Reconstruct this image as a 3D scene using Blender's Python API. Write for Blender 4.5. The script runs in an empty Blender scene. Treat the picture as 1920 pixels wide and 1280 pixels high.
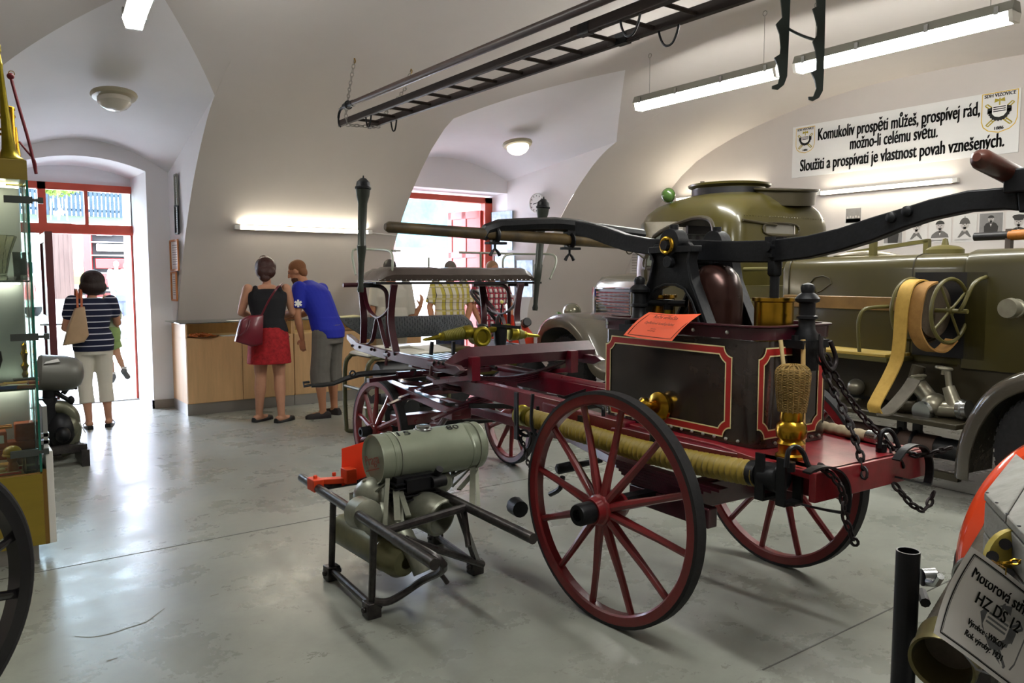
import bpy, bmesh, math, random
from mathutils import Vector, Matrix, Euler
V = Vector
R = math.radians
random.seed(7)
S = bpy.context.scene
COL = S.collection
# ------------------------------------------------------------------ camera
FPX, CAMH = 1460.0, 1.58
TILT, YAW = math.atan(120 / 1460.0), R(36.1)
FWD = V((math.sin(YAW) * math.cos(TILT), math.cos(YAW) * math.cos(TILT), -math.sin(TILT)))
RGT = V((math.cos(YAW), -math.sin(YAW), 0))
UPV = RGT.cross(FWD)
CC = V((0, 0, CAMH))
cam = bpy.data.cameras.new('camera')
cam.sensor_width = 36
cam.lens = 36 * FPX / 1920
cam.clip_start, cam.clip_end = .02, 300
co = bpy.data.objects.new('camera', cam)
COL.objects.link(co)
co.matrix_world = Matrix(((RGT.x, UPV.x, -FWD.x, 0), (RGT.y, UPV.y, -FWD.y, 0), (RGT.z, UPV.z, -FWD.z, CAMH), (0, 0, 0, 1)))
S.camera = co
# ------------------------------------------------------------------ world, sun, exposure
S.view_settings.view_transform = 'Standard'
S.view_settings.look = 'None'
S.view_settings.exposure = 1.3
S.view_settings.gamma = 1
S.view_settings.use_curve_mapping = False
S.cycles.use_denoising = True
S.cycles.max_bounces = 8
S.cycles.diffuse_bounces = 5
S.cycles.transparent_max_bounces = 12
S.cycles.caustics_reflective = False
S.cycles.caustics_refractive = False
S.cycles.sample_clamp_indirect = 6
W = bpy.data.worlds.new('world')
S.world = W
W.use_nodes = True
_n = W.node_tree.nodes
_l = W.node_tree.links
_bg = _n['Background']
_sky = _n.new('ShaderNodeTexSky')
_sky.sky_type = 'HOSEK_WILKIE'
_sky.sun_direction = V((.35, -.5, .8)).normalized()
_sky.turbidity = 3.0
_mx = _n.new('ShaderNodeMixRGB')
_mx.inputs[0].default_value = .55
_mx.inputs[2].default_value = (.74, .82, 1, 1)
_l.new(_sky.outputs[0], _mx.inputs[1])
_l.new(_mx.outputs[0], _bg.inputs[0])
_bg.inputs[1].default_value = 21.0
_sl = bpy.data.lights.new('sun', 'SUN')
_sl.energy = 8.0
_sl.angle = R(.6)
_sl.color = (1, .95, .88)
_so = bpy.data.objects.new('sun', _sl)
COL.objects.link(_so)
_so.rotation_euler = V((.35, -.5, .8)).to_track_quat('Z', 'Y').to_euler()
_so.location = (3, 20, 12)
# daylight through the two doorways: sampling portals only (they give off no light themselves)
for _p, _sx, _sy in (((1.42, 11.2, 1.4), 1.3, 2.7), ((6.3, 10.8, 1.4), 1.8, 2.8)):
    _al = bpy.data.lights.new('daylight_portal', 'AREA')
    _al.shape = 'RECTANGLE'
    _al.size, _al.size_y = _sx, _sy
    _al.cycles.is_portal = True
    _ao = bpy.data.objects.new('daylight_portal', _al)
    COL.objects.link(_ao)
    _ao.location = _p
    _ao.rotation_euler = (R(-90), 0, 0)
TUBE_E = 30.0


# ------------------------------------------------------------------ pixels of the photograph -> points of the place
def ray(u, v):
    return FWD + RGT * ((u - 960) / FPX) + UPV * ((640 - v) / FPX)


def fz(u, v, z=0.0):
    d = ray(u, v)
    return CC + d * ((z - CAMH) / d.z)


def py(u, v, y):
    d = ray(u, v)
    return CC + d * (y / d.y)


def px(u, v, x):
    d = ray(u, v)
    return CC + d * (x / d.x)


def pd(u, v, t):
    return CC + ray(u, v) * t


# ------------------------------------------------------------------ mesh builder
def frame_of(d, up=(0, 0, 1)):
    d = V(d).normalized()
    up = V(up)
    if abs(d.dot(up.normalized())) > .99:
        up = V((1, 0, 0))
    x = d.cross(up).normalized()
    return x, x.cross(d).normalized(), d


XF = None


class MB:
    def __init__(s):
        s.v, s.f, s.m, s.mi = [], [], [], 0

    def add(s, vs, fs):
        b = len(s.v)
        s.v += [V(p) for p in vs]
        for f in fs:
            s.f.append([i + b for i in f])
            s.m.append(s.mi)
        return s

    def mat(s, i):
        s.mi = i
        return s

    def hexa(s, p):  # 8 corners: 4 bottom, 4 top
        return s.add(p, [(3, 2, 1, 0), (4, 5, 6, 7), (0, 1, 5, 4), (1, 2, 6, 5), (2, 3, 7, 6), (3, 0, 4, 7)])

    def box(s, c, d, rot=None):
        c = V(c)
        m = rot if rot is not None else Matrix.Identity(3)
        q = []
        for z in (-.5, .5):
            for x, y in ((-.5, -.5), (.5, -.5), (.5, .5), (-.5, .5)):
                q.append(c + m @ V((x * d[0], y * d[1], z * d[2])))
        return s.hexa(q)

    def bx(s, a, b):  # opposite corners
        a, b = V(a), V(b)
        lo = V(map(min, a, b))
        hi = V(map(max, a, b))
        return s.box((lo + hi) / 2, hi - lo)

    def bar(s, p, q, w, h, up=(0, 0, 1)):  # rectangular bar; h is along up
        p, q = V(p), V(q)
        x, y, _ = frame_of(q - p, up)
        r = [(-w / 2, -h / 2), (w / 2, -h / 2), (w / 2, h / 2), (-w / 2, h / 2)]
        return s.hexa([p + x * a + y * b for a, b in r] + [q + x * a + y * b for a, b in r])

    def rings(s, rings, closed=False, caps=True):
        n = len(rings[0])
        b = len(s.v)
        for r in rings:
            s.v += [V(p) for p in r]
        k = len(rings)
        for i in range(k if closed else k - 1):
            for j in range(n):
                a, c = b + i * n, b + ((i + 1) % k) * n
                s.f.append([a + j, a + (j + 1) % n, c + (j + 1) % n, c + j])
                s.m.append(s.mi)
        if caps and not closed:
            s.f.append([b + j for j in range(n)][::-1])
            s.m.append(s.mi)
            s.f.append([b + (k - 1) * n + j for j in range(n)])
            s.m.append(s.mi)
        return s

    def tube(s, pts, r, n=8, closed=False, caps=True):
        pts = [V(p) for p in pts]
        k = len(pts)
        rr = r if isinstance(r, (list, tuple)) else [r] * k
        rg, prev = [], None
        for i, p in enumerate(pts):
            if closed:
                d = pts[(i + 1) % k] - pts[i - 1]
            else:
                d = pts[min(i + 1, k - 1)] - pts[max(i - 1, 0)]
            d.normalize()
            if prev is None:
                x, y, _ = frame_of(d)
            else:
                x = prev - d * prev.dot(d)
                x.normalize()
                y = d.cross(x) * -1
                y = x.cross(d)
            prev = x
            rg.append([p + (x * math.cos(t) + y * math.sin(t)) * rr[i] for t in [2 * math.pi * j / n for j in range(n)]])
        return s.rings(rg, closed, caps)

    def cyl(s, p, q, r, r2=None, n=16):
        return s.tube([p, q], [r, r if r2 is None else r2], n)

    def ribbon(s, pts, w, t, up=(0, 0, 1)):  # flat strap along pts; w lies along up x dir? width along 'up'
        pts = [V(p) for p in pts]
        rg = []
        up = V(up)
        for i, p in enumerate(pts):
            d = (pts[min(i + 1, len(pts) - 1)] - pts[max(i - 1, 0)]).normalized()
            y = (up - d * up.dot(d)).normalized()
            x = d.cross(y)
            rg.append([p + x * a * t / 2 + y * b * w / 2 for a, b in ((-1, -1), (1, -1), (1, 1), (-1, 1))])
        return s.rings(rg)

    def lathe(s, p, d, prof, n=24, caps=True):  # prof: (t along d, radius)
        p = V(p)
        x, y, z = frame_of(d)
        rg = [[p + z * t + (x * math.cos(a) + y * math.sin(a)) * max(r, 1e-4) for a in [2 * math.pi * j / n for j in range(n)]] for t, r in prof]
        return s.rings(rg, False, caps)

    def torus(s, c, d, R_, r, n=32, m=8):
        c = V(c)
        x, y, z = frame_of(d)
        return s.tube([c + (x * math.cos(a) + y * math.sin(a)) * R_ for a in [2 * math.pi * j / n for j in range(n)]], r, m, closed=True)

    def ell(s, c, r, rot=None, n=16, m=10):
        c = V(c)
        r = (r, r, r) if isinstance(r, (int, float)) else r
        q = rot if rot is not None else Matrix.Identity(3)
        rg = []
        for i in range(m + 1):
            t = math.pi * i / m
            k = max(math.sin(t), 1e-3)
            rg.append([c + q @ V((r[0] * k * math.cos(a), r[1] * k * math.sin(a), -r[2] * math.cos(t))) for a in [2 * math.pi * j / n for j in range(n)]])
        return s.rings(rg)

    def poly(s, pts, th):  # prism: planar outline pts (3D), extruded by vector th
        pts = [V(p) for p in pts]
        n = len(pts)
        th = V(th)
        s.add(pts + [p + th for p in pts], [list(range(n))[::-1], [n + i for i in range(n)]] + [[i, (i + 1) % n, n + (i + 1) % n, n + i] for i in range(n)])
        return s

    def grid(s, rows, flip=False):
        n = len(rows[0])
        b = len(s.v)
        for r in rows:
            s.v += [V(p) for p in r]
        for i in range(len(rows) - 1):
            for j in range(n - 1):
                f = [b + i * n + j, b + i * n + j + 1, b + (i + 1) * n + j + 1, b + (i + 1) * n + j]
                s.f.append(f[::-1] if flip else f)
                s.m.append(s.mi)
        return s

    def mesh(s, name, mats, org=(0, 0, 0), ang=35, weld=False, recalc=True):
        me = bpy.data.meshes.new(name)
        o = V(org)
        if XF is not None:
            s.v = [XF @ p for p in s.v]
        me.from_pydata([p - o for p in s.v], [], s.f)
        for m in (mats if isinstance(mats, (list, tuple)) else [mats]):
            me.materials.append(m)
        me.polygons.foreach_set('material_index', s.m)
        if recalc or weld:
            bm = bmesh.new()
            bm.from_mesh(me)
            if weld:
                bmesh.ops.remove_doubles(bm, verts=bm.verts, dist=1e-4)
            if recalc:
                bmesh.ops.recalc_face_normals(bm, faces=bm.faces)
            bm.to_mesh(me)
            bm.free()
        if ang:
            me.polygons.foreach_set('use_smooth', [True] * len(me.polygons))
            me.set_sharp_from_angle(angle=R(ang))
        return me

    def build(s, name, mats, parent=None, bevel=0, **k):
        org = V((0, 0, 0))
        p = parent
        while p is not None:
            org = org + p.location
            p = p.parent
        me = s.mesh(name, mats, org, **k)
        o = bpy.data.objects.new(name, me)
        COL.objects.link(o)
        if parent is not None:
            o.parent = parent
        if bevel:
            b = o.modifiers.new('bevel', 'BEVEL')
            b.width = bevel
            b.segments = 2
            b.limit_method = 'ANGLE'
            b.angle_limit = R(40)
        return o


def recenter(o):
    """a single-mesh thing keeps its origin at its own base"""
    me = o.data
    xs = [v.co for v in me.vertices]
    c = V(((min(p.x for p in xs) + max(p.x for p in xs)) / 2, (min(p.y for p in xs) + max(p.y for p in xs)) / 2, min(p.z for p in xs)))
    me.transform(Matrix.Translation(-c))
    o.location = o.location + c
    return o


def tag(o, label, cat, group=None):
    o['label'], o['category'] = label, cat
    if group:
        o['group'] = group
    return o


def thing(name, label, cat, loc=(0, 0, 0), group=None):
    o = bpy.data.objects.new(name, None)
    o.empty_display_size = .1
    COL.objects.link(o)
    o.location = loc
    return tag(o, label, cat, group)


def solo(mb, name, mats, label, cat, group=None, **k):
    return tag(recenter(mb.build(name, mats, **k)), label, cat, group)


def struct(mb, name, mats, parent=None, **k):
    o = mb.build(name, mats, parent, **k)
    if parent is None:
        o['kind'] = 'structure'
    return o


def copy_tree(o, parent=None):
    c = o.copy()
    COL.objects.link(c)
    if parent is not None:
        c.parent = parent
    for ch in list(o.children):
        copy_tree(ch, c)
    return c


def smooth(pts, n=6, closed=False):
    """Catmull-Rom through pts"""
    pts = [V(p) for p in pts]
    k = len(pts)
    out = []
    for i in range(k if closed else k - 1):
        if closed:
            a, b, c, d = pts[i - 1], pts[i], pts[(i + 1) % k], pts[(i + 2) % k]
        else:
            a, b, c, d = pts[max(i - 1, 0)], pts[i], pts[i + 1], pts[min(i + 2, k - 1)]
        for j in range(n):
            t = j / n
            out.append(.5 * ((2 * b) + (c - a) * t + (2 * a - 5 * b + 4 * c - d) * t * t + (3 * b - a - 3 * c + d) * t ** 3))
    if not closed:
        out.append(pts[-1])
    return out


# ------------------------------------------------------------------ materials
def lin(h):
    if isinstance(h, str):
        h = [int(h[i:i + 2], 16) / 255 for i in (0, 2, 4)]
        return tuple(c / 12.92 if c <= .04045 else ((c + .055) / 1.055) ** 2.4 for c in h) + (1,)
    return tuple(h) + (1,) if len(h) == 3 else tuple(h)


def mat(name, col, rough=.5, metal=0, var=0, scale=8, bump=0, bscale=40, col2=None, coat=0, emit=None, es=0, trans=0, ior=1.45, stretch=None, spec=None):
    m = bpy.data.materials.new(name)
    m.use_nodes = True
    nt = m.node_tree
    b = nt.nodes['Principled BSDF']
    c = lin(col)
    b.inputs['Base Color'].default_value = c
    b.inputs['Roughness'].default_value = rough
    b.inputs['Metallic'].default_value = metal
    b.inputs['Coat Weight'].default_value = coat
    b.inputs['Coat Roughness'].default_value = .12
    b.inputs['Transmission Weight'].default_value = trans
    b.inputs['IOR'].default_value = ior
    if spec is not None:
        b.inputs['Specular IOR Level'].default_value = spec
    if emit is not None:
        b.inputs['Emission Color'].default_value = lin(emit)
        b.inputs['Emission Strength'].default_value = es
    if var or bump:
        tc = nt.nodes.new('ShaderNodeTexCoord')
        mp = nt.nodes.new('ShaderNodeMapping')
        nt.links.new(tc.outputs['Object'], mp.inputs[0])
        if stretch:
            mp.inputs['Scale'].default_value = stretch
    if var:
        nz = nt.nodes.new('ShaderNodeTexNoise')
        nz.inputs['Scale'].default_value = scale
        nz.inputs['Detail'].default_value = 5
        nz.inputs['Roughness'].default_value = .65
        nt.links.new(mp.outputs[0], nz.inputs['Vector'])
        cr = nt.nodes.new('ShaderNodeValToRGB')
        c2 = lin(col2) if col2 is not None else tuple(x * (1 - var) for x in c[:3]) + (1,)
        cr.color_ramp.elements[0].position = .32
        cr.color_ramp.elements[1].position = .68
        cr.color_ramp.elements[0].color = c2
        cr.color_ramp.elements[1].color = c
        nt.links.new(nz.outputs['Fac'], cr.inputs[0])
        nt.links.new(cr.outputs[0], b.inputs['Base Color'])
        mr = nt.nodes.new('ShaderNodeMapRange')
        mr.inputs[3].default_value = min(1, rough * 1.25)
        mr.inputs[4].default_value = rough * .85
        nt.links.new(nz.outputs['Fac'], mr.inputs[0])
        nt.links.new(mr.outputs[0], b.inputs['Roughness'])
    if bump:
        nb = nt.nodes.new('ShaderNodeTexNoise')
        nb.inputs['Scale'].default_value = bscale
        nb.inputs['Detail'].default_value = 4
        nt.links.new(mp.outputs[0], nb.inputs['Vector'])
        bp = nt.nodes.new('ShaderNodeBump')
        bp.inputs['Strength'].default_value = bump
        bp.inputs['Distance'].default_value = .01
        nt.links.new(nb.outputs['Fac'], bp.inputs['Height'])
        nt.links.new(bp.outputs[0], b.inputs['Normal'])
    return m


def stripe_mat(name, c1, c2, axis, period, width, rough=.85, extra=()):
    """woven stripes / checks: bands of c2 on c1 across object axis; extra: more (axis, period, width, colour, offset)"""
    m = mat(name, c1, rough)
    nt = m.node_tree
    b = nt.nodes['Principled BSDF']
    tc = nt.nodes.new('ShaderNodeTexCoord')
    sp = nt.nodes.new('ShaderNodeSeparateXYZ')
    nt.links.new(tc.outputs['Object'], sp.inputs[0])
    cur = None
    for ax, per, wd, col, off in [(axis, period, width, c2, 0)] + list(extra):
        a = nt.nodes.new('ShaderNodeMath')
        a.operation = 'ADD'
        a.inputs[1].default_value = 10 * per + off
        nt.links.new(sp.outputs[ax], a.inputs[0])
        q = nt.nodes.new('ShaderNodeMath')
        q.operation = 'MODULO'
        q.inputs[1].default_value = per
        nt.links.new(a.outputs[0], q.inputs[0])
        l = nt.nodes.new('ShaderNodeMath')
        l.operation = 'LESS_THAN'
        l.inputs[1].default_value = wd
        nt.links.new(q.outputs[0], l.inputs[0])
        mx = nt.nodes.new('ShaderNodeMixRGB')
        nt.links.new(l.outputs[0], mx.inputs[0])
        if cur is None:
            mx.inputs[1].default_value = lin(c1)
        else:
            nt.links.new(cur, mx.inputs[1])
        mx.inputs[2].default_value = lin(col)
        cur = mx.outputs[0]
    nt.links.new(cur, b.inputs['Base Color'])
    return m


def glass(name, tint='EAF4F0', refl=.10):
    m = bpy.data.materials.new(name)
    m.use_nodes = True
    nt = m.node_tree
    for n in list(nt.nodes):
        if n.type != 'OUTPUT_MATERIAL':
            nt.nodes.remove(n)
    out = [n for n in nt.nodes][0]
    t = nt.nodes.new('ShaderNodeBsdfTransparent')
    t.inputs[0].default_value = lin(tint)
    g = nt.nodes.new('ShaderNodeBsdfGlossy')
    g.inputs['Roughness'].default_value = .02
    fr = nt.nodes.new('ShaderNodeFresnel')
    fr.inputs['IOR'].default_value = 1.5
    mx = nt.nodes.new('ShaderNodeMixShader')
    nt.links.new(fr.outputs[0], mx.inputs[0])
    nt.links.new(t.outputs[0], mx.inputs[1])
    nt.links.new(g.outputs[0], mx.inputs[2])
    nt.links.new(mx.outputs[0], out.inputs[0])
    return m


def text_mesh(txt, size, mats, origin, xdir, ydir, parent, name='lettering', sx=1.0, bold=0.0, align='LEFT', depth=.0015, fit=None):
    cu = bpy.data.curves.new('t', 'FONT')
    cu.body = txt
    cu.size = size
    cu.extrude = depth
    cu.align_x = align
    cu.resolution_u = 3
    t = bpy.data.objects.new('t', cu)
    COL.objects.link(t)
    bpy.context.view_layer.update()
    me = bpy.data.meshes.new_from_object(t.evaluated_get(bpy.context.evaluated_depsgraph_get()))
    bpy.data.objects.remove(t)
    if bold:
        bm = bmesh.new()
        bm.from_mesh(me)
        for k in (-1, 1):
            g = bmesh.ops.duplicate(bm, geom=bm.verts[:len(me.vertices)] + bm.edges[:len(me.edges)] + bm.faces[:len(me.polygons)])
            bmesh.ops.translate(bm, verts=[e for e in g['geom'] if isinstance(e, bmesh.types.BMVert)], vec=(k * bold, k * bold * .3, 0))
            bm.verts.ensure_lookup_table()
            bm.edges.ensure_lookup_table()
            bm.faces.ensure_lookup_table()
        bm.to_mesh(me)
        bm.free()
    if fit and len(me.vertices):
        xs = [q.co.x for q in me.vertices]
        sx = fit / max(1e-6, max(xs) - min(xs))
    x, y = V(xdir).normalized(), V(ydir).normalized()
    org = V(origin)
    if XF is not None:
        x, y, org = XF.to_3x3() @ x, XF.to_3x3() @ y, XF @ org
    z = x.cross(y)
    p = parent
    while p is not None:
        org = org - p.location
        p = p.parent
    me.transform(Matrix(((x.x, y.x, z.x, org.x), (x.y, y.y, z.y, org.y), (x.z, y.z, z.z, org.z), (0, 0, 0, 1))) @ Matrix.Diagonal((sx, 1, 1, 1)))
    me.materials.clear()
    me.materials.append(mats)
    o = bpy.data.objects.new(name, me)
    COL.objects.link(o)
    o.parent = parent
    return o


M = {}
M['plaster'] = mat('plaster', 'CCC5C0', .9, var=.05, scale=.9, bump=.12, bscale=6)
M['niche'] = mat('daylit_niche_plaster', 'EAE7E9', .9, var=.04, scale=1.2, bump=.1, bscale=6)  # whiter than the vault plaster: doorway daylight put into the colour
M['black'] = mat('black_paint', '17171A', .38, var=.3, scale=20)
M['iron'] = mat('black_iron', '1E1F22', .42, metal=.5, var=.35, scale=25, bump=.1, bscale=60)
M['chain'] = mat('chain_iron', '2A2526', .5, metal=.7)
M['steel'] = mat('bright_steel', 'B9BCBD', .25, metal=1)
M['chrome'] = mat('chrome', 'D8DADC', .08, metal=1)
M['brass'] = mat('brass', 'B98F2E', .24, metal=1, var=.25, scale=12)
M['olive_brass'] = mat('dull_brass', '8F8022', .34, metal=.85, var=.3, scale=14)
M['maroon'] = mat('maroon_paint', '6B1424', .28, var=.3, scale=14, bump=.06, bscale=50, coat=.35)
M['deckred'] = mat('worn_red_deck', '8A2028', .35, var=.45, scale=7, bump=.06, bscale=30, coat=.2)
M['darkmaroon'] = mat('dark_maroon_paint', '431521', .3, var=.3, scale=14, coat=.3)
M['wheelred'] = mat('red_wheel_paint', '74191D', .34, var=.3, scale=10, bump=.08, bscale=60, coat=.45)
M['rubber'] = mat('black_rubber', '1C1B1D', .75, var=.2, scale=30, bump=.1)
M['wood'] = mat('maple_veneer', 'DDB482', .42, var=.16, scale=3, stretch=(6, 6, .6))
M['alu'] = mat('brushed_aluminium', '9A9691', .35, metal=.6)
M['white'] = mat('white_plastic', 'E4E2DC', .45)
M['paper'] = mat('white_paper', 'E8E7E4', .8)
M['orangepaper'] = mat('orange_card', 'F0613A', .6)
M['redpaper'] = mat('vivid_orange_card', 'EE3A12', .6)
M['ink'] = mat('black_ink', '161616', .7)
M['greyink'] = mat('grey_ink', '7E8084', .8)
M['skin'] = mat('skin', 'C08C70', .55, var=.12, scale=9)
M['hair_dark'] = mat('dark_brown_hair', '24130F', .5, bump=.5, bscale=60)
M['glass'] = glass('clear_glass')
M['gglass'] = glass('green_edge_glass', 'EEF6F2')
M['tube'] = mat('lit_tube', 'FFFFFF', .5, emit=(1, .92, .74), es=TUBE_E * .75)
M['tubecool'] = mat('lit_diffuser', 'FFFFFF', .5, emit=(1, .99, .93), es=TUBE_E)
M['redframe'] = mat('orange_red_frame_paint', 'BE4A35', .45, var=.1, scale=6)
M['darkred'] = mat('dark_red_door_paint', '5E1F20', .35, var=.15, scale=6, coat=.3)
# ------------------------------------------------------------------ the vaulted hall
VT = [(-2.0, 0), (-2.0, 1.0), (-1.75, 1.8), (-1.2, 2.5), (-.4, 3.1), (.6, 3.5), (1.8, 3.78), (3.2, 3.94), (4.7, 3.99), (5.64, 3.96), (6.57, 3.84), (7.45, 3.64), (8.2, 3.36), (8.65, 3.04), (9.1, 2.6), (9.5, 2.05), (9.8, 1.5), (10.02, 1.0), (10.1, 0)]
VC = smooth([V((0, y, z)) for y, z in VT], 5)


def zv(y):
    for a, b in zip(VC, VC[1:]):
        if a.y <= y <= b.y and b.y > a.y:
            t = (y - a.y) / (b.y - a.y)
            return a.z + (b.z - a.z) * t
    return 0.0


XL, XR, YB, YF = -3.2, 9.5, 10.1, -2.0
# niches: x of left/right wall at the vault and at the back wall, y of the corner, apex (x, y), arch heights at the back
N1 = dict(xl=.49, xr=2.28, bl=.5, br=2.25, yc=8.15, ax=1.42, ay=6.6, zs=2.83, zc=3.14)
N2 = dict(xl=4.97, xr=7.62, bl=5.05, br=7.27, yc=8.0, ax=6.22, ay=6.40, zs=3.09, zc=3.36)


def lun(n, x):  # y of the lunette edge at x
    return n['ay'] + (n['yc'] - n['ay']) * ((n['ax'] - x) / (n['ax'] - n['xl']) if x < n['ax'] else (x - n['ax']) / (n['xr'] - n['ax']))


def vcol(x, y0, n=46):
    """points of the vault profile from y0 down to the camera side, evenly along the arc"""
    pts = [p for p in VC if p.y < y0 - 1e-4]
    pts = [V((x, p.y, p.z)) for p in pts] + [V((x, y0, zv(y0) if y0 < YB else 0))]
    L = [0]
    for a, b in zip(pts, pts[1:]):
        L.append(L[-1] + (b - a).length)
    out = []
    k = 0
    for i in range(n):
        t = L[-1] * i / (n - 1)
        while k < len(L) - 2 and L[k + 1] < t:
            k += 1
        f = (t - L[k]) / max(L[k + 1] - L[k], 1e-6)
        out.append(pts[k].lerp(pts[k + 1], min(max(f, 0), 1)))
    return out


mb = MB()


def solid(x0, x1):
    mb.grid([vcol(x0, YB), vcol(x1, YB)], True)


solid(XL, N1['xl'])
solid(N1['xr'], N2['xl'])
solid(N2['xr'], XR)
for n in (N1, N2):
    xs = [n['xl'] + (n['ax'] - n['xl']) * i / 8 for i in range(9)] + [n['ax'] + (n['xr'] - n['ax']) * i / 8 for i in range(1, 9)]
    mb.grid([vcol(x, lun(n, x)) for x in xs], True)
struct(mb, 'ceiling', M['plaster'], ang=25, recalc=False)

mb = MB()
for n in (N1, N2):
    xs = [n['xl'] + (n['ax'] - n['xl']) * i / 10 for i in range(11)] + [n['ax'] + (n['xr'] - n['ax']) * i / 10 for i in range(1, 11)]
    rows = []
    for x in xs:
        y0 = lun(n, x)
        a = V((x, y0, zv(y0)))
        f = (x - n['xl']) / (n['xr'] - n['xl'])
        bx_ = n['bl'] + (n['br'] - n['bl']) * f
        b = V((bx_, YB, n['zs'] + (n['zc'] - n['zs']) * (1 - (2 * f - 1) ** 2)))
        r = []
        for i in range(9):
            t = i / 8
            p = a.lerp(b, t)
            p.z -= .10 * math.sin(math.pi * t) * (1 - abs(2 * f - 1)) * .6
            r.append(p)
        rows.append(r)
    mb.grid(rows)
    for xv, xb in ((n['xl'], n['bl']), (n['xr'], n['br'])):
        prof = [p for p in VC if p.y > n['yc']]
        out = [V((xv, n['yc'], zv(n['yc'])))] + [V((xv, p.y, p.z)) for p in prof]
        k = len(out) - 1
        mb.grid([out, [V((xb, YB, n['zs'] * (1 - i / k) ** 1.0)) for i in range(k + 1)]])
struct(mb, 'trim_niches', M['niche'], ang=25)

# back wall inside the left niche, with the arched doorway and its reveal
OL, OR, OS, OC, YD = .72, 2.0, 2.83, 2.95, 11.03


def arch(xl, xr, zs, zc, n=14):
    return [(xl + (xr - xl) * i / n, zs + (zc - zs) * (1 - (2 * i / n - 1) ** 2)) for i in range(n + 1)]


mb = MB()
a1 = arch(OL, OR, OS, OC)
a2 = arch(N1['bl'], N1['br'], N1['zs'], N1['zc'])
mb.grid([[V((x, YB, z)) for x, z in a1], [V((X, YB, Z)) for X, Z in a2]])
mb.add([(N1['bl'], YB, 0), (OL, YB, 0), (OL, YB, OS), (N1['bl'], YB, N1['zs'])], [(0, 1, 2, 3)])
mb.add([(OR, YB, 0), (N1['br'], YB, 0), (N1['br'], YB, N1['zs']), (OR, YB, OS)], [(0, 1, 2, 3)])
rv = [(OL, 0)] + a1 + [(OR, 0)]
mb.grid([[V((x, YB, z)) for x, z in rv], [V((x, YD + .3, z)) for x, z in rv]])
# face over the door frame
a3 = arch(OL, OR, OS, OC)
mb.grid([[V((x, YD, 2.72)) for x, z in a3], [V((x, YD, z)) for x, z in a3]])
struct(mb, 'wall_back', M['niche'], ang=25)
mb = MB()
mb.bx((OR - .02, YB - .03, 0), (N1['br'] + .02, YB + .0, .1))
mb.bx((OR - .02, YB - .03, 0), (OR, YB + .3, .1))
struct(mb, 'baseboard_back', mat('grey_brown_tile', '8B8076', .5))

# lintel and side of the right niche
mb = MB()
YG = 10.62
mb.add([(N2['bl'], YB, 2.9), (N2['br'], YB, 2.9)] + [(x, YB, z) for x, z in arch(N2['bl'], N2['br'], N2['zs'], N2['zc'])][::-1], [list(range(17))])
mb.add([(N2['bl'], YB, 2.9), (N2['br'], YB, 2.9), (N2['br'], YG + .3, 2.9), (N2['bl'], YG + .3, 2.9)], [(0, 1, 2, 3)])
mb.add([(N2['br'], YB, 0), (N2['br'] - .02, YG + .3, 0), (N2['br'] - .02, YG + .3, 2.9), (N2['br'], YB, 2.9)], [(0, 1, 2, 3)])
mb.add([(N2['bl'], YB, 0), (N2['bl'], YG + .3, 0), (N2['bl'], YG + .3, 2.9), (N2['bl'], YB, 2.9)], [(0, 1, 2, 3)])
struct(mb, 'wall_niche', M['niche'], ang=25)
# outer masonry so that no daylight leaks in over the vault
mb = MB()
mb.bx((XL - .3, YD + .3, -.1), (OL, YD + .6, 5))
mb.bx((OR, YD + .3, -.1), (N2['bl'], YD + .6, 5))
mb.bx((N2['br'], YD + .3, -.1), (XR + .4, YD + .6, 5))
mb.bx((OL, YD + .3, 2.96), (OR, YD + .6, 5))
mb.bx((N2['bl'], YD + .3, 2.9), (N2['br'], YD + .6, 5))
mb.add([(XL - .3, YF - .3, 4.6), (XR + .4, YF - .3, 4.6), (XR + .4, YD + .6, 4.6), (XL - .3, YD + .6, 4.6)], [(0, 1, 2, 3)])
mb.bx((N2['br'], YG - .3 + .3, -.1), (N2['br'] + .3, YD + .6, 4.6))
mb.bx((N2['bl'] - .3, YG, -.1), (N2['bl'], YD + .6, 4.6))
struct(mb, 'wall_outer', mat('outer_render', 'CFC6B4', .9))
mb = MB()
mb.bx((XR, YF - .2, 0), (XR + .3, YB + 1, 4.4))
struct(mb, 'wall_right', M['plaster'])
mb = MB()
mb.bx((XL - .3, YF - .3, 0), (XL, YD, 4.4))
struct(mb, 'wall_left', M['plaster'])
mb = MB()
mb.bx((XL, YF - .3, 0), (XR, YF - .02, 4.4))
struct(mb, 'wall_front', M['plaster'])

# polished concrete floor: mottled, slightly glossy, one saw joint along the hall
m = mat('polished_concrete', 'A6AAA3', .3)
nt = m.node_tree
b = nt.nodes['Principled BSDF']
tc = nt.nodes.new('ShaderNodeTexCoord')


def noise(sc, det=6, ro=.6, vec=None):
    z = nt.nodes.new('ShaderNodeTexNoise')
    z.inputs['Scale'].default_value = sc
    z.inputs['Detail'].default_value = det
    z.inputs['Roughness'].default_value = ro
    nt.links.new(vec or tc.outputs['Object'], z.inputs['Vector'])
    return z.outputs['Fac']


def ramp(src, p0, c0, p1, c1):
    r = nt.nodes.new('ShaderNodeValToRGB')
    r.color_ramp.elements[0].position, r.color_ramp.elements[1].position = p0, p1
    r.color_ramp.elements[0].color, r.color_ramp.elements[1].color = lin(c0), lin(c1)
    nt.links.new(src, r.inputs[0])
    return r.outputs[0]


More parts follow.
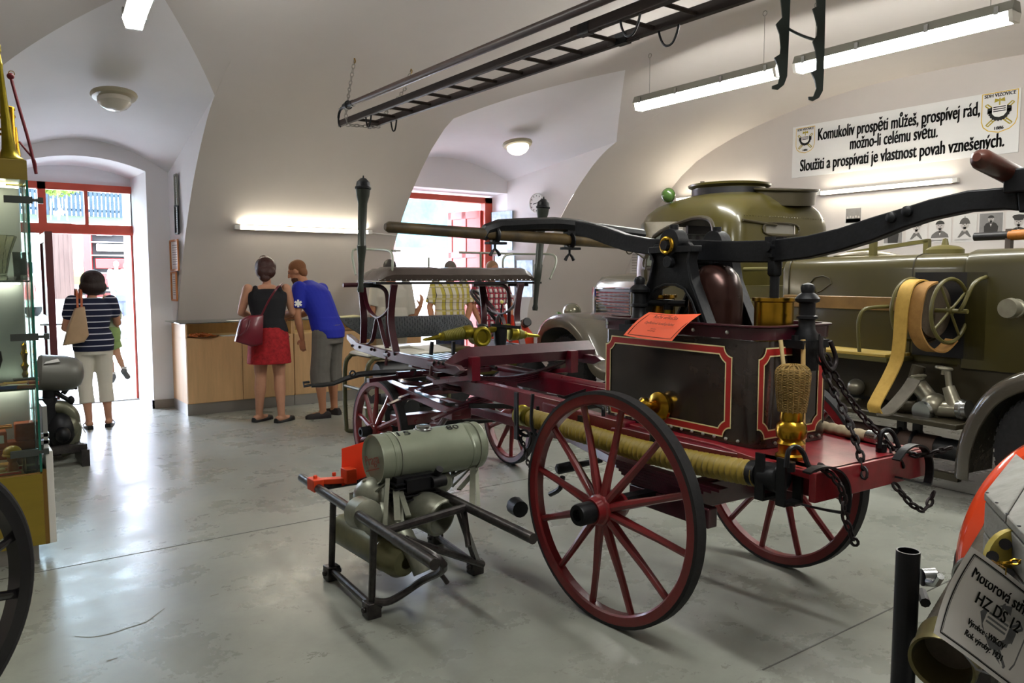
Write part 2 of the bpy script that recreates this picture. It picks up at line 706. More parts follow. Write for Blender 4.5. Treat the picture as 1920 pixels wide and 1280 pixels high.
def mixn(f, a, bb, mode='MIX', fac=None):
    x = nt.nodes.new('ShaderNodeMixRGB')
    x.blend_type = mode
    if f is None:
        x.inputs[0].default_value = fac
    else:
        nt.links.new(f, x.inputs[0])
    nt.links.new(a, x.inputs[1])
    if isinstance(bb, str):
        x.inputs[2].default_value = lin(bb)
    else:
        nt.links.new(bb, x.inputs[2])
    return x.outputs[0]


def num(src, a0, a1, b0, b1):
    r = nt.nodes.new('ShaderNodeMapRange')
    for i, v in enumerate((a0, a1, b0, b1)):
        r.inputs[i + 1].default_value = v
    nt.links.new(src, r.inputs[0])
    return r.outputs[0]


base = ramp(noise(.9, 6, .6), .3, '7E8178', .7, '999C93')
base = mixn(num(noise(4.5, 8, .72), .45, .75, 0, .38), base, '6E7068')
mp = nt.nodes.new('ShaderNodeMapping')
mp.inputs['Scale'].default_value = (1, 4, 1)
mp.inputs['Rotation'].default_value = (0, 0, .4)
nt.links.new(tc.outputs['Object'], mp.inputs[0])
base = mixn(num(noise(7, 3, .6, mp.outputs[0]), .62, .78, 0, .35), base, '5E5F59')
nt.links.new(base, b.inputs['Base Color'])
nt.links.new(num(noise(2.2, 7, .7), .3, .7, .20, .40), b.inputs['Roughness'])
bp = nt.nodes.new('ShaderNodeBump')
bp.inputs['Strength'].default_value = .06
bp.inputs['Distance'].default_value = .01
nt.links.new(noise(5, 6), bp.inputs['Height'])
nt.links.new(bp.outputs[0], b.inputs['Normal'])
M['floor'] = m
mb = MB()
mb.bx((XL, YF, -.1), (XR, YD + .3, 0))
fl = struct(mb, 'floor', M['floor'])
mb = MB()
mb.bx((XL, 4.79, -.01), (XR, 4.797, .0012))
mb.bx((6.0, 1.3, -.01), (6.007, 10, .0012))
mb.bx((2.6, 1.845, -.01), (XR, 1.852, .0012))
struct(mb, 'trim_joint', mat('joint_filler', '54544F', .8))
# scuffs left in the floor by dragged wheels
mb = MB()
sc = [fz(u, v, .0008) for u, v in ((140, 1192), (170, 1194), (205, 1188), (245, 1175), (275, 1165), (295, 1150), (309, 1140))]
sc = smooth(sc, 4)
mb.grid([[p + V((0, .004, 0)) for p in sc], [p - V((0, .004, 0)) for p in sc]])
for u, v, w in ((500, 1100, .05), (395, 1118, .04), (200, 1240, .04), (120, 1030, .04)):
    p = fz(u, v, .0008)
    mb.add([p, p + V((w, .006, 0)), p + V((w * 1.1, .014, 0)), p + V((0, .01, 0))], [(0, 1, 2, 3)])
sc = mb.build('trim_scuffs', mat('scuff', '6B6A5C', .7))
sc['kind'] = 'structure'
# ------------------------------------------------------------------ lamps
M['lampgrey'] = mat('lamp_housing_grey', '8E8E86', .5)


def hung_lamp(x, y0, y1, z, label, ztop=None, dx0=0, dx1=0):
    t = thing('fluorescent_lamp', label, 'lamp', (x, (y0 + y1) / 2, z), 'hanging fluorescent lamps')
    a, b = V((x + dx0, y0, z)), V((x + dx1, y1, z))
    d = (b - a).normalized()
    s = V((d.y, -d.x, 0))

    def prof(pts, p, q):
        return [[e + s * X + V((0, 0, Z)) for X, Z in pts] for e in (p, q)]
    MB().rings(prof([(-.045, .10), (.045, .10), (.07, .04), (.075, .025), (-.075, .025), (-.07, .04)], a, b)).build('housing', M['lampgrey'], t)
    MB().rings(prof([(-.07, .024), (.07, .024), (.05, -.04), (-.05, -.04)], a + d * .03, b - d * .03)).build('diffuser', M['tubecool'], t)
    for e, k in ((a, 1), (b, -1)):
        MB().rings(prof([(-.078, .03), (.078, .03), (.054, -.046), (-.054, -.046)], e, e + d * k * .03)).build('end_cap', M['white'], t)
    for f in (.06, .34, .66, .94):
        p = a.lerp(b, f)
        for k in (-1, 1):
            MB().box(p + s * k * .072 + V((0, 0, .045)), (.014, .03, .06)).build('clip', M['steel'], t)
    for f in (.1, .9):
        p = a.lerp(b, f)
        top = zv(p.y)
        w = MB().cyl(p + V((0, 0, .1)), p + V((0, 0, top - z - .06)), .0025, n=5).build('wire', M['lampgrey'], t)
        MB().torus(V((p.x, p.y, top - .035)), s, .022, .003, 12, 5).build('hook', M['lampgrey'], w)
    return t


hung_lamp(6.11, 4.33, 6.1, 3.40, 'hanging fluorescent lamp between the round ceiling lamp and the notched ladder hooks')
hung_lamp(6.27, 2.5, 4.27, 3.44, 'hanging fluorescent lamp right of the notched ladder hooks, above the banner')
hung_lamp(1.12, 4.75, 6.27, 3.40, 'hanging fluorescent lamp cut off by the top edge, above the entrance niche', dx0=-.06, dx1=.08)
# two unseen lamps added behind the camera to light the front of the hall
hung_lamp(6.3, .45, 2.2, 3.10, 'added unseen fluorescent lamp behind the viewer, above the fire truck')
hung_lamp(2.3, .3, 2.07, 3.10, 'added unseen fluorescent lamp behind the viewer, above the hall centre')


def wall_tube(a, b, out, label, cap=1):
    a, b, out = V(a), V(b), V(out)
    t = thing('wall_tube_lamp', label, 'lamp', a, 'tube lamps on the walls')
    d = (b - a).normalized()
    MB().bar(a + out * .03, b + out * .03, .05, .05, V((0, 0, 1))).build('batten', M['white'], t)
    MB().cyl(a + out * .075 + d * .05, b + out * .075 - d * .05, .014, n=10).build('tube', M['tube'], t)
    for e, k in ((a, 1), (b, -1)):
        MB().box(e + out * .06 + d * k * .02, (.06, .06, .05)).build('end_cap', M['white'], t)
    return t


wall_tube((2.81, 9.43, 2.17), (4.55, 9.43, 2.17), (0, -1, 0), 'lit tube lamp on the wall above the couple at the counter')
MB().cyl((4.55, 9.42, 2.165), (4.95, 9.42, 2.14), .008, n=6).build('cable', M['white'], bpy.data.objects['wall_tube_lamp'])
wall_tube((XR - .01, 6.04, 2.69), (XR - .01, 4.29, 2.69), (-1, 0, 0), 'lit tube lamp under the lettered banner above the portraits')
wall_tube((XR - .01, 8.55, 2.80), (XR - .01, 6.9, 2.80), (-1, 0, 0), 'lit tube lamp mostly hidden behind the truck cab roof')


def dome(p, nrm, glassm, label):
    t = thing('ceiling_lamp', label, 'lamp', p, 'round ceiling lamps')
    MB().lathe(p, nrm, [(0, .20), (.015, .205), (.04, .19), (.05, .15)], 32).build('ring', mat('lamp_ring', 'B0A892', .4), t)
    MB().lathe(p, nrm, [(.04, .15), (.09, .145), (.13, .11), (.155, .06), (.163, .0)], 32).build('lamp_shade', glassm, t)


dome((1.40, 8.33, 3.315), (0.0, -.16, -1), mat('unlit_glass_shade', 'CFC9BD', .15), 'unlit round ceiling lamp in the niche over the entrance door')
dome((6.36, 8.6, 3.39), (0.0, -.2, -1), mat('lit_glass_shade', 'FFF6E0', .3, emit=(1, .9, .66), es=1.6), 'lit round ceiling lamp in the niche over the open back doorway')

# ------------------------------------------------------------------ entrance door
d1 = thing('door_1', 'orange-red framed entrance with a glazed transom and dark red open leaf', 'door', (1.4, 11.0, 0))
d1['kind'] = 'structure'
mb = MB()
y0, y1 = YD - .04, YD + .05
mb.bx((2.0, y0, 0), (2.085, y1, 2.73))
mb.bx((.70, y0, 2.645), (2.085, y1, 2.73))
mb.bx((.70, y0 - .01, 2.115), (2.085, y1, 2.235))
mb.bx((.70, y0 - .025, 2.125), (2.0, y0, 2.15))
mb.bx((.97, y0, 2.115), (1.055, y1, 2.73))
mb.bx((1.465, y0, 2.235), (1.505, y1, 2.645))
mb.bx((.97, y0, 0), (1.04, y1, 2.12))
mb.bx((1.975, y0 + .02, 0), (2.0, y1, 2.115))
mb.build('frame', M['redframe'], d1)
for a, b in ((1.055, 1.465), (1.505, 2.0), (.72, .97)):
    MB().bx((a, YD, 2.235), (b, YD + .006, 2.645)).build('pane', M['glass'], d1)
MB().bx((.72, YD, 0), (.97, YD + .006, 2.115)).build('pane', M['glass'], d1)
# leaf swung inwards, seen almost edge on
h, e = V((1.0, 10.98, 0)), V((.975, 10.08, 0))
dd = (e - h).normalized()
nn = V((dd.y, -dd.x, 0))
lf = MB()
for z0, z1 in ((.03, .25), (1.02, 1.14), (1.98, 2.09)):
    lf.bar(h + V((0, 0, (z0 + z1) / 2)), e + V((0, 0, (z0 + z1) / 2)), .075, z1 - z0)
for f in (.06, .94):
    p = h.lerp(e, f)
    lf.bar(p + V((0, 0, .03)), p + V((0, 0, 2.09)), .075, .12, dd)
lf.bar(h + dd * .1 + V((0, 0, .6)), e - dd * .1 + V((0, 0, .6)), .025, .8)
lf.bar(h + dd * .1 + V((0, 0, 1.55)), e - dd * .1 + V((0, 0, 1.55)), .025, .9)
lfo = lf.build('door_leaf', M['darkred'], d1, bevel=.004)
hb = MB().cyl(e - dd * .07 - nn * .1 + V((0, 0, 1.05)), e - dd * .07 + nn * .12 + V((0, 0, 1.05)), .011, n=8)
for k in (-1, 1):
    hb.bar(e - dd * .07 + nn * k * .1 + V((0, 0, 1.05)), e - dd * .2 + nn * k * .1 + V((0, 0, 1.05)), .016, .016)
hb.build('handle', M['steel'], lfo)
mb = MB()
mb.bx((.72, YD - .06, 0), (2.0, YD + .3, .012))
struct(mb, 'trim_threshold', mat('threshold_strip', '77756F', .5))

# ------------------------------------------------------------------ back doorway
d2 = thing('door_2', 'wide red doorway standing open behind the visitors', 'door', (6.2, 10.55, 0))
d2['kind'] = 'structure'
mb = MB()
mb.bx((7.12, 10.5, 0), (7.26, 10.62, 2.86))
mb.bx((5.06, 10.5, 2.77), (7.26, 10.62, 2.86))
mb.bx((5.05, 10.5, 0), (5.13, 10.62, 2.8))
mb.build('frame', M['redframe'], d2)
M['redleaf'] = mat('pale_red_door_paint', 'C4564C', .4, var=.1, scale=5)
for (hx, hy), (ex, ey), zt in (((7.1, 10.6), (6.93, 11.3), 2.66), ((5.12, 10.6), (5.85, 11.2), 2.72)):
    h, e = V((hx, hy, 0)), V((ex, ey, 0))
    dd = (e - h).normalized()
    lf = MB()
    for z0, z1 in ((.03, .22), (1.0, 1.12), (1.9, 2.0), (zt - .12, zt)):
        lf.bar(h + V((0, 0, (z0 + z1) / 2)), e + V((0, 0, (z0 + z1) / 2)), .045, z1 - z0)
    for f in (.05, .5, .95):
        p = h.lerp(e, f)
        lf.bar(p + V((0, 0, .03)), p + V((0, 0, zt)), .045, .1, dd)
    lf.bar(h + dd * .05 + V((0, 0, 1.35)), e - dd * .05 + V((0, 0, 1.35)), .02, 2.6)
    lf.build('door_leaf', M['redleaf'], d2, bevel=.004)
# ------------------------------------------------------------------ the yard outside
M['asph'] = mat('sunlit_concrete_yard', 'B9B7B2', .8, var=.12, scale=1.5)
mb = MB()


def gz(y):
    return -.02 + .022 * max(0, y - 11.3)


ys = [YD + .3, 14, 18, 24, 30, 36, 44]
mb.grid([[V((-30, y, gz(y))), V((60, y, gz(y)))] for y in ys])
struct(mb, 'ground', M['asph'])
# far retaining wall, bank with grass above it
mb = MB()
mb.grid([[V((-30, 44, .6)), V((80, 44, .6))], [V((-30, 44, 3.9)), V((80, 44, 3.9))]])
struct(mb, 'wall_yard', mat('white_rendered_wall', 'EDEBE6', .9))
struct(MB().grid([[V((-30, 44, 3.9)), V((80, 44, 3.9))], [V((-30, 54, 4.85)), V((80, 54, 4.85))]]), 'road', M['asph'])
struct(MB().grid([[V((-30, 54, 4.85)), V((80, 54, 4.85))], [V((-30, 60, 5.7)), V((80, 60, 5.7))], [V((-30, 75, 6.2)), V((80, 75, 6.2))]]), 'hill', mat('sunlit_grass_bank', '2C361E', .9, var=.4, scale=3))
mb = MB()
for i in range(130):
    x = -6 + i * .26
    mb.bx((x, 60, 5.6), (x + .2, 60.06, 7.65 + (i % 7) * .01))
mb.bx((-6, 60.06, 6.0), (28, 60.12, 6.2))
mb.bx((-6, 60.06, 7.1), (28, 60.12, 7.3))
solo(mb, 'plank_fence', mat('blue_grey_planks', '2C3646', .8, var=.2, scale=3), 'blue-grey plank fence up the bank seen through the transom', 'fence')
t = thing('tree', 'pale young tree tied to stakes before the plank fence', 'tree', (6.0, 56, 5.1))
p0 = V((6.0, 56, 5.1))
MB().tube([p0, p0 + V((.1, 0, .9)), p0 + V((0, 0, 2.2))], [.09, .07, .03], 8).build('trunk', mat('pale_bark', '6E6454', .9), t)
for k in (-1, 1):
    MB().cyl(p0 + V((k * .45, -.3, 0)), p0 + V((k * .38, -.3, 1.3)), .05, n=8).build('stake', mat('stake_wood', '8A8070', .8), t)
mb = MB()
for i in range(420):
    a, b, r = random.uniform(0, 6.28), random.uniform(-1, 1), random.uniform(.3, 1) ** .5
    c = p0 + V((math.cos(a) * 1.5 * r * math.sqrt(1 - b * b), math.sin(a) * 1.2 * r, 2.3 + b * .75 * r))
    mb.box(c, (.26, .14, .01), Euler((random.uniform(0, 6), random.uniform(0, 6), random.uniform(0, 6))).to_matrix())
mb.build('foliage', mat('yellow_green_leaves', '6E7E2E', .7, var=.3, scale=2), t, ang=0)
t = thing('tree', 'dark leafy tree rising behind the plank fence', 'tree', (6.2, 64, 5.9))
p0 = V((6.2, 64, 5.9))
MB().cyl(p0, p0 + V((0, 0, 3)), .2, .1, 8).build('trunk', mat('dark_bark', '5A4C3E', .9), t)
mb = MB()
for i in range(500):
    a, b, r = random.uniform(0, 6.28), random.uniform(-1, 1), random.uniform(.3, 1) ** .5
    c = p0 + V((math.cos(a) * 3.2 * r, math.sin(a) * 1.5 * r, 3.0 + b * 1.5 * r))
    mb.box(c, (.5, .3, .02), Euler((random.uniform(0, 6), random.uniform(0, 6), random.uniform(0, 6))).to_matrix())
mb.build('foliage', mat('deep_green_leaves', '26381E', .7, var=.3, scale=2), t, ang=0)

M['vanred'] = mat('red_vehicle_paint', '9A1210', .3, coat=.5)
M['vanglass'] = mat('dark_window_glass', '14181C', .08)
M['paleblue'] = mat('silver_stripe', 'D8DCE4', .4)
M['yellow'] = mat('yellow_vehicle_paint', 'A88A10', .4)


def wheel_simple(mb, c, ax, r, w):
    mb.lathe(V(c) - V(ax) * w / 2, ax, [(0, r * .55), (0, r * .96), (w * .15, r), (w * .85, r), (w, r * .96), (w, r * .55)], 20)


def G(u, v, d):
    return pd(u, v, d)


# red van at the left, seen from its front corner
def van(name, base, yaw, L, Wd, H, body, label, nose=.9):
    t = thing(name, label, 'van', base)
    m = Matrix.Rotation(yaw, 3, 'Z')

    def q(x, y, z):
        return V(base) + m @ V((x, y, z))
    mb = MB()
    prof = [(0, .35), (0, 1.0), (nose * .25, 1.15), (nose, 1.3), (nose + .7, H - .1), (nose + 1.1, H), (L, H), (L, .35)]
    rows = [[q(k * w, y, z) for y, z in prof] for k, w in ((-1, Wd / 2), (1, Wd / 2))]
    mb.rings(rows)
    mb.build('body', body, t, bevel=.06)
    MB().add([q(-Wd * .43, nose + .02, 1.36), q(Wd * .43, nose + .02, 1.36), q(Wd * .40, nose + .62, H - .17), q(-Wd * .40, nose + .62, H - .17)], [(0, 1, 2, 3)]).build('windscreen', M['vanglass'], t)
    for k in (-1, 1):
        MB().bx((0, 0, 0), (0, 0, 0))
        MB().add([q(k * (Wd / 2 + .01), nose + .35, 1.4), q(k * (Wd / 2 + .01), nose + 1.5, 1.4), q(k * (Wd / 2 + .01), nose + 1.5, H - .3), q(k * (Wd / 2 + .01), nose + .8, H - .3)], [(0, 1, 2, 3)]).build('side_window', M['vanglass'], t)
        MB().box(q(k * (Wd / 2 + .17), nose + .45, 1.55), (.24, .12, .36), m).build('mirror', M['black'], t)
        MB().box(q(k * (Wd / 2 + .012), L / 2 + .3, .95), (.02, L * .9, .22), m).build('stripe', M['paleblue'], t)
        MB().box(q(k * Wd * .34, -.01, .92), (.34, .06, .2), m).build('headlight', M['white'], t)
        for yy in (nose * .9, L - .9):
            w = MB()
            wheel_simple(w, q(k * (Wd / 2 - .1), yy, .35), m @ V((1, 0, 0)), .35, .22)
            w.build('wheel', M['rubber'], t)
    MB().box(q(0, -.03, .45), (Wd * .98, .16, .22), m).build('bumper', M['lampgrey'], t)
    return t


b = G(93, 577, 27)
b.z = gz(b.y) + .12
van('fire_van', (b.x - 1.1, b.y - 3.5, gz(b.y - 3.5)), R(28), 5.0, 2.0, 2.55, M['vanred'], 'red fire van at the left of the yard, partly behind the dark door leaf')
# rescue vehicle with its rear open towards the door
b = V((8.0, 26.4, gz(26.4)))
b = G(222, 590, 27)
b.x += .15
b.z = gz(b.y)
t = thing('rescue_vehicle', 'red rescue vehicle with its loaded rear compartment open', 'fire engine', b)
m = Matrix.Rotation(R(-12), 3, 'Z')


def q(x, y, z):
    return b + m @ V((x, y, z))


mb = MB()
W2, H2, Ln = 1.15, 2.95, 5.5
mb.box(q(0, .2 + Ln / 2 + .5, .5 + (H2 - .5) / 2), (2 * W2, Ln, H2 - .5), m)
for k in (-1, 1):
    mb.box(q(k * (W2 - .13), .35, .5 + (H2 - .5) / 2), (.26, .7, H2 - .5), m)
mb.box(q(0, .35, H2 - .1), (2 * W2, .7, .2), m)
mb.build('body', M['vanred'], t, bevel=.03)
MB().box(q(0, .68, 1.7), (1.8, .02, 2.1), m).build('compartment_back', M['black'], t)
for z in (.75, 1.35, 1.95, 2.4):
    sh = MB().box(q(0, .4, z), (1.8, .5, .04), m).build('shelf', M['alu'], t)
for x, z, w, h_, c in ((-.1, 2.1, 1.3, .25, 'white'), (0, 1.55, 1.6, .34, 'vanred'), (-.3, 1.0, .9, .5, 'vanred'), (.5, 1.0, .5, .4, 'steel'), (-.5, 2.6, .5, .2, 'steel'), (.4, 2.6, .6, .25, 'white')):
    MB().box(q(x, .35, z + .12), (w, .35, h_), m).build('stowed_box', M[c], t, bevel=.02)
for k in (-1, 1):
    w = MB()
    wheel_simple(w, q(k * .95, 1.6, .45), m @ V((1, 0, 0)), .45, .28)
    w.build('wheel', M['rubber'], t)
    MB().box(q(k * (W2 - .13), -.01, .85), (.2, .03, .4), m).build('tail_light', M['paleblue'], t)
MB().box(q(0, -.02, .42), (2.2, .14, .2), m).build('bumper', M['lampgrey'], t)
# yellow vehicle and dark timber wall between them
b3 = G(160, 545, 38)
b3.z = gz(b3.y)
van('ambulance', (b3.x, b3.y, b3.z), R(-25), 5.5, 2.1, 2.7, M['yellow'], 'yellow ambulance parked beyond the timber screen')
b4 = G(122, 543, 34)
b4.z = gz(b4.y)
mb = MB()
for i in range(6):
    mb.box(b4 + V((-.62 + i * .18, 0, 1.7)), (.175, .06, 3.3))
solo(mb, 'timber_screen', mat('weathered_brown_boards', '3E322C', .85, var=.3, scale=2, stretch=(4, 4, .4)), 'brown board screen standing between the red van and yellow ambulance', 'screen')
# teal building beyond the second doorway
mb = MB()
mb.bx((8, 33, 2.6), (34, 33.5, 8))
solo(mb, 'awning_wall', mat('teal_facade', '12424A', .8, var=.35, scale=.5, col2='3E6A70'), 'pale teal facade high behind the open back doorway', 'building')
mb = MB()
mb.bx((6, 31, .2), (40, 31.2, 2.9))
struct(mb, 'wall_street', mat('white_garden_wall', 'F2F1EE', .9))
# ------------------------------------------------------------------ the hand-pump wagon (local frame: x right, y forward, z up)
WH = R(3)
WO = V((3.03, 2.55, 0))
XFW = Matrix.Translation(WO) @ Matrix.Rotation(-WH, 4, 'Z')
IW = XFW.inverted()


def wl(u, v, lx):  # photo pixel -> wagon point on the lengthwise plane x = lx
    a, b = IW @ CC, IW.to_3x3() @ ray(u, v)
    return a + b * ((lx - a.x) / b.x)


def wf(u, v, ly):  # ... on the crosswise plane y = ly
    a, b = IW @ CC, IW.to_3x3() @ ray(u, v)
    return a + b * ((ly - a.y) / b.y)


def wz(u, v, z):
    return IW @ fz(u, v, z)


WG = thing('fire_wagon', 'maroon four-wheeled hand-pump fire wagon with a black tank and long rocker beam', 'fire wagon', WO)


def chain_mb(mb, pts, link=.034, wire=.0045):
    """links threaded along a polyline"""
    pts = [V(p) for p in pts]
    L = [0]
    for a, b in zip(pts, pts[1:]):
        L.append(L[-1] + (b - a).length)
    n = max(2, int(L[-1] / (link * .74)))
    k = 0
    for i in range(n):
        t = L[-1] * (i + .5) / n
        while k < len(L) - 2 and L[k + 1] < t:
            k += 1
        p = pts[k].lerp(pts[k + 1], (t - L[k]) / max(1e-6, L[k + 1] - L[k]))
        x, y, d = frame_of(pts[k + 1] - pts[k])
        w = x if i % 2 else y
        w = (x + y).normalized() if i % 2 else (x - y).normalized()
        ring = [p + d * (link / 2) * math.cos(a) + w * (link * .27) * math.sin(a) for a in [2 * math.pi * j / 9 for j in range(9)]]
        mb.tube(ring, wire, 5, closed=True)
    return mb


def wagon_wheel(c, hd, Rr, nsp, parent, pw=.055, hub=(.075, .11, .05)):
    """c: hub centre, hd: heading of the wheel plane, outward side is local -x rotated"""
    side = -1 if (IW @ V(c)).x < 0 else 1
    global XF
    XF = None
    d = V((math.sin(hd), math.cos(hd), 0))
    ax = V((math.cos(hd), -math.sin(hd), 0)) * side  # outward
    c = V(c)
    up = V((0, 0, 1))
    mb = MB()
    # rim
    rg = []
    for j in range(64):
        a = 2 * math.pi * j / 64
        e = d * math.cos(a) + up * math.sin(a)
        ri, ro = Rr - .062, Rr - .014
        rg.append([c + e * r + ax * w for r, w in ((ri, -.02), (ri + .008, -.028), (ro, -.028), (ro, .028), (ri + .008, .028), (ri, .02))])
    mb.rings(rg, closed=True)
    for j in range(nsp):
        a = 2 * math.pi * (j + .35) / nsp
        e = d * math.cos(a) + up * math.sin(a)
        mb.tube([c + ax * .03 + e * hub[0] * .8, c + ax * .024 + e * (hub[0] + .08), c + ax * .008 + e * (Rr * .6), c + e * (Rr - .055)], [.023, .021, .017, .016], 8)
    w = mb.build('wheel', M['wheelred'], parent)
    rg = []
    for j in range(64):
        a = 2 * math.pi * j / 64
        e = d * math.cos(a) + up * math.sin(a)
        rg.append([c + e * r + ax * k for r, k in ((Rr - .015, -.03), (Rr, -.028), (Rr, .028), (Rr - .015, .03))])
    MB().rings(rg, closed=True).build('tyre', M['rubber'], w)
    h0, h1, h2 = hub
    MB().lathe(c, ax, [(-.09, h0 * .7), (-.06, h0 * .85), (-.04, h0), (.03, h0), (.045, h0 * .92), (.06, h0 * .9), (.066, h0 * .8), (h1 * .8, h0 * .74), (h1 * .8, h0 * .6)], 24).build('hub', M['wheelred'], w)
    kn = MB()
    q = c + ax * h1 * .78
    x, y, z = frame_of(ax)
    rg = []
    for t, r in ((0, h2 * .98), (.012, h2), (.075, h2), (.085, h2 * .9), (.085, h2 * .55), (.06, h2 * .5)):
        rg.append([q + ax * t + (x * math.cos(2 * math.pi * j / 48) + y * math.sin(2 * math.pi * j / 48)) * (r - (.003 if j % 2 and .01 < t < .08 else 0)) for j in range(48)])
    kn.rings(rg)
    kn.build('hub_cap', M['iron'], w)
    XF = XFW
    return w


RW = .535
wagon_wheel((2.395, 2.55, RW), R(-2), RW, 12, WG, hub=(.078, .13, .05))
wagon_wheel((3.665, 2.55, RW), R(3), RW, 12, WG, hub=(.078, .13, .05))
wagon_wheel((2.69, 5.44, .40), R(-2), .40, 10, WG, hub=(.065, .1, .04))
wagon_wheel((3.84, 5.31, .40), R(5), .40, 10, WG, hub=(.065, .1, .04))

XF = XFW
# axles
mb = MB()
mb.bar((-.58, 0, RW), (.58, 0, RW), .06, .06)
mb.build('axle', M['iron'], WG)
mb = MB()
mb.bar((IW @ V((2.75, 5.43, .4))), (IW @ V((3.78, 5.32, .4))), .055, .055)
mb.build('axle', M['iron'], WG)
# crosswise rear spring block hung under the deck
for x in (-.30, .30):
    mb = MB()
    for k in range(7):
        mb.bar((x, .30 - k * .02, .655 - k * .014), (x, -.42 + k * .045, .655 - k * .014), .06, .013)
    mb.build('leaf_spring', M['darkmaroon'], WG)
MB().bx((-.33, -.36, .47), (-.27, .16, .56)).bx((.27, -.36, .47), (.33, .16, .56)).bx((-.33, -.2, .5), (.33, -.1, .62)).build('axle_beam', M['darkmaroon'], WG, bevel=.006)
# long side beams; they flare into the rear deck
for k in (-1, 1):
    mb = MB()
    o = [(.30, .82), (.2, .835), (-.2, .835), (-.45, .84), (-.60, .85), (-.9, .85), (-.9, .74), (-.2, .735), (.30, .73)]
    mb.poly([(k * .335, y, z) for y, z in o], (-k * .07, 0, 0))
    mb.bar((k * .29, .2, .80), (k * .26, .95, .80), .075, .12)
    mb.bar((k * .26, .78, .835), (k * .25, 2.25, .845), .07, .105)
    mb.build('side_beam', M['maroon'], WG, bevel=.006)
mb = MB()
mb.poly([(-.30, .52, .85), (-.30, -.38, .85), (-.36, -.62, .85), (-.38, -.92, .85), (.38, -.92, .85), (.36, -.62, .85), (.30, -.38, .85), (.30, .52, .85)], (0, 0, -.03))
mb.bx((-.38, -.93, .735), (.38, -.90, .85))
mb.build('deck', M['deckred'], WG, bevel=.004)
# left beam rises to a round upper rail on the far side
MB().tube([(.27, .35, .87), (.26, 1.1, .885), (.24, 2.1, .90), (.23, 2.5, .90)], .032, 12).build('rail', M['maroon'], WG)

# ---- tank
TA = dict(x=.25, y0=-.56, y1=.47, z0=.852, z1=1.36)


def rrect(x, y0, y1, r, n=6):
    o = []
    for cx, cy, a0 in ((x - r, y1 - r * .6, 0), (-x + r, y1 - r * .6, 90), (-x + r, y0 + r, 180), (x - r, y0 + r, 270)):
        rr = r * .6 if cy > 0 else r
        ccx = (x - rr) if cx > 0 else (-x + rr)
        for i in range(n + 1):
            a = R(a0 + 90 * i / n)
            o.append((ccx + rr * math.cos(a), cy + rr * math.sin(a)))
    return o


M['tank'] = mat('old_black_tank_brown_sheen', '1C1817', .22, var=.55, scale=4, bump=.10, bscale=12, coat=.7, col2='3A302B')  # brown tone paints warm reflections into the black
mb = MB()
rr = rrect(TA['x'], TA['y0'], TA['y1'], .09)
mb.rings([[V((x, y, z)) for x, y in rr] for z in (TA['z0'], 1.31)])
tk = mb.build('tank', M['tank'], WG)
mb = MB()
rg = []
for (ox, z) in ((.006, 1.315), (.008, 1.365), (.022, 1.37), (.022, 1.376), (-.012, 1.376), (-.012, 1.33)):
    rg.append([V((x, y, z)) for x, y in rrect(TA['x'] + ox, TA['y0'] - ox, TA['y1'] + ox, .09 + max(ox, 0))])
mb.rings(rg, caps=False)
mb.build('tank_rim', M['darkmaroon'], tk)
mb = MB()
for i in range(14):
    y = .42 - i * .067
    mb.ell((-.255, y, .872), .008, n=8, m=5)
    if i % 3 == 0:
        mb.ell((-.261, y, 1.342), .009, n=8, m=5)
for i in range(7):
    mb.ell((-.15 + i * .05, -.565, .872), .008, n=8, m=5)
mb.build('rivet', M['lampgrey'], tk)  # pale grey puts the highlights of the rivet heads into the colour


def cpath(w, h, r, d, n=6):
    """outline of a w x h panel with hollow corners of radius r, inset by d"""
    o = []
    rho = r + d
    a0 = math.asin(d / rho)
    for sx, sy in ((1, 1), (-1, 1), (-1, -1), (1, -1)):
        seq = [a0 + (math.pi / 2 - 2 * a0) * i / n for i in range(n + 1)]
        if sx * sy > 0:
            seq = seq[::-1]
        for a in seq:
            o.append((sx * (w / 2 - rho * math.cos(a)), sy * (h / 2 - rho * math.sin(a))))
    return o


M['stripered'] = mat('red_trim_line', 'A8231F', .4, var=.15, scale=12)
M['cream'] = mat('cream_trim_line', 'D9CF9C', .5)
for org, ux, w, h in (((-.2515, .0155, 1.078), V((0, -1, 0)), .85, .405), ((-.05, -.5615, 1.09), V((1, 0, 0)), .44, .39)):
    org = V(org)
    nrm = ux.cross(V((0, 0, 1)))
    mb = MB()
    for mi, (d0, d1) in enumerate(((0, .006), (.006, .034), (.034, .040))):
        mb.mat(1 if mi == 1 else 0)
        a, b_ = cpath(w, h, .045, d0 + 1e-5), cpath(w, h, .045, d1)
        n = len(a)
        rows = [[org + ux * x + V((0, 0, z)) + nrm * .002 for x, z in q] for q in (a, b_)]
        for r_ in rows:
            r_.append(r_[0])
        mb.grid(rows)
    mb.build('trim_line', [M['cream'], M['stripered']], tk)
# brass outlet on the side
mb = MB()
mb.lathe((-.25, .0, .965), (-1, 0, 0), [(0, .058), (.02, .062), (.03, .07), (.045, .07), (.055, .05), (.06, .03)], 24)
mb.cyl((-.3, .03, .965), (-.36, .03, .965), .022)
mb.lathe((-.33, .035, .962), (-1, .35, 0), [(0, .02), (.005, .045), (.03, .047), (.045, .03), (.06, .02)], 20)
mb.build('outlet_cap', M['brass'], tk)

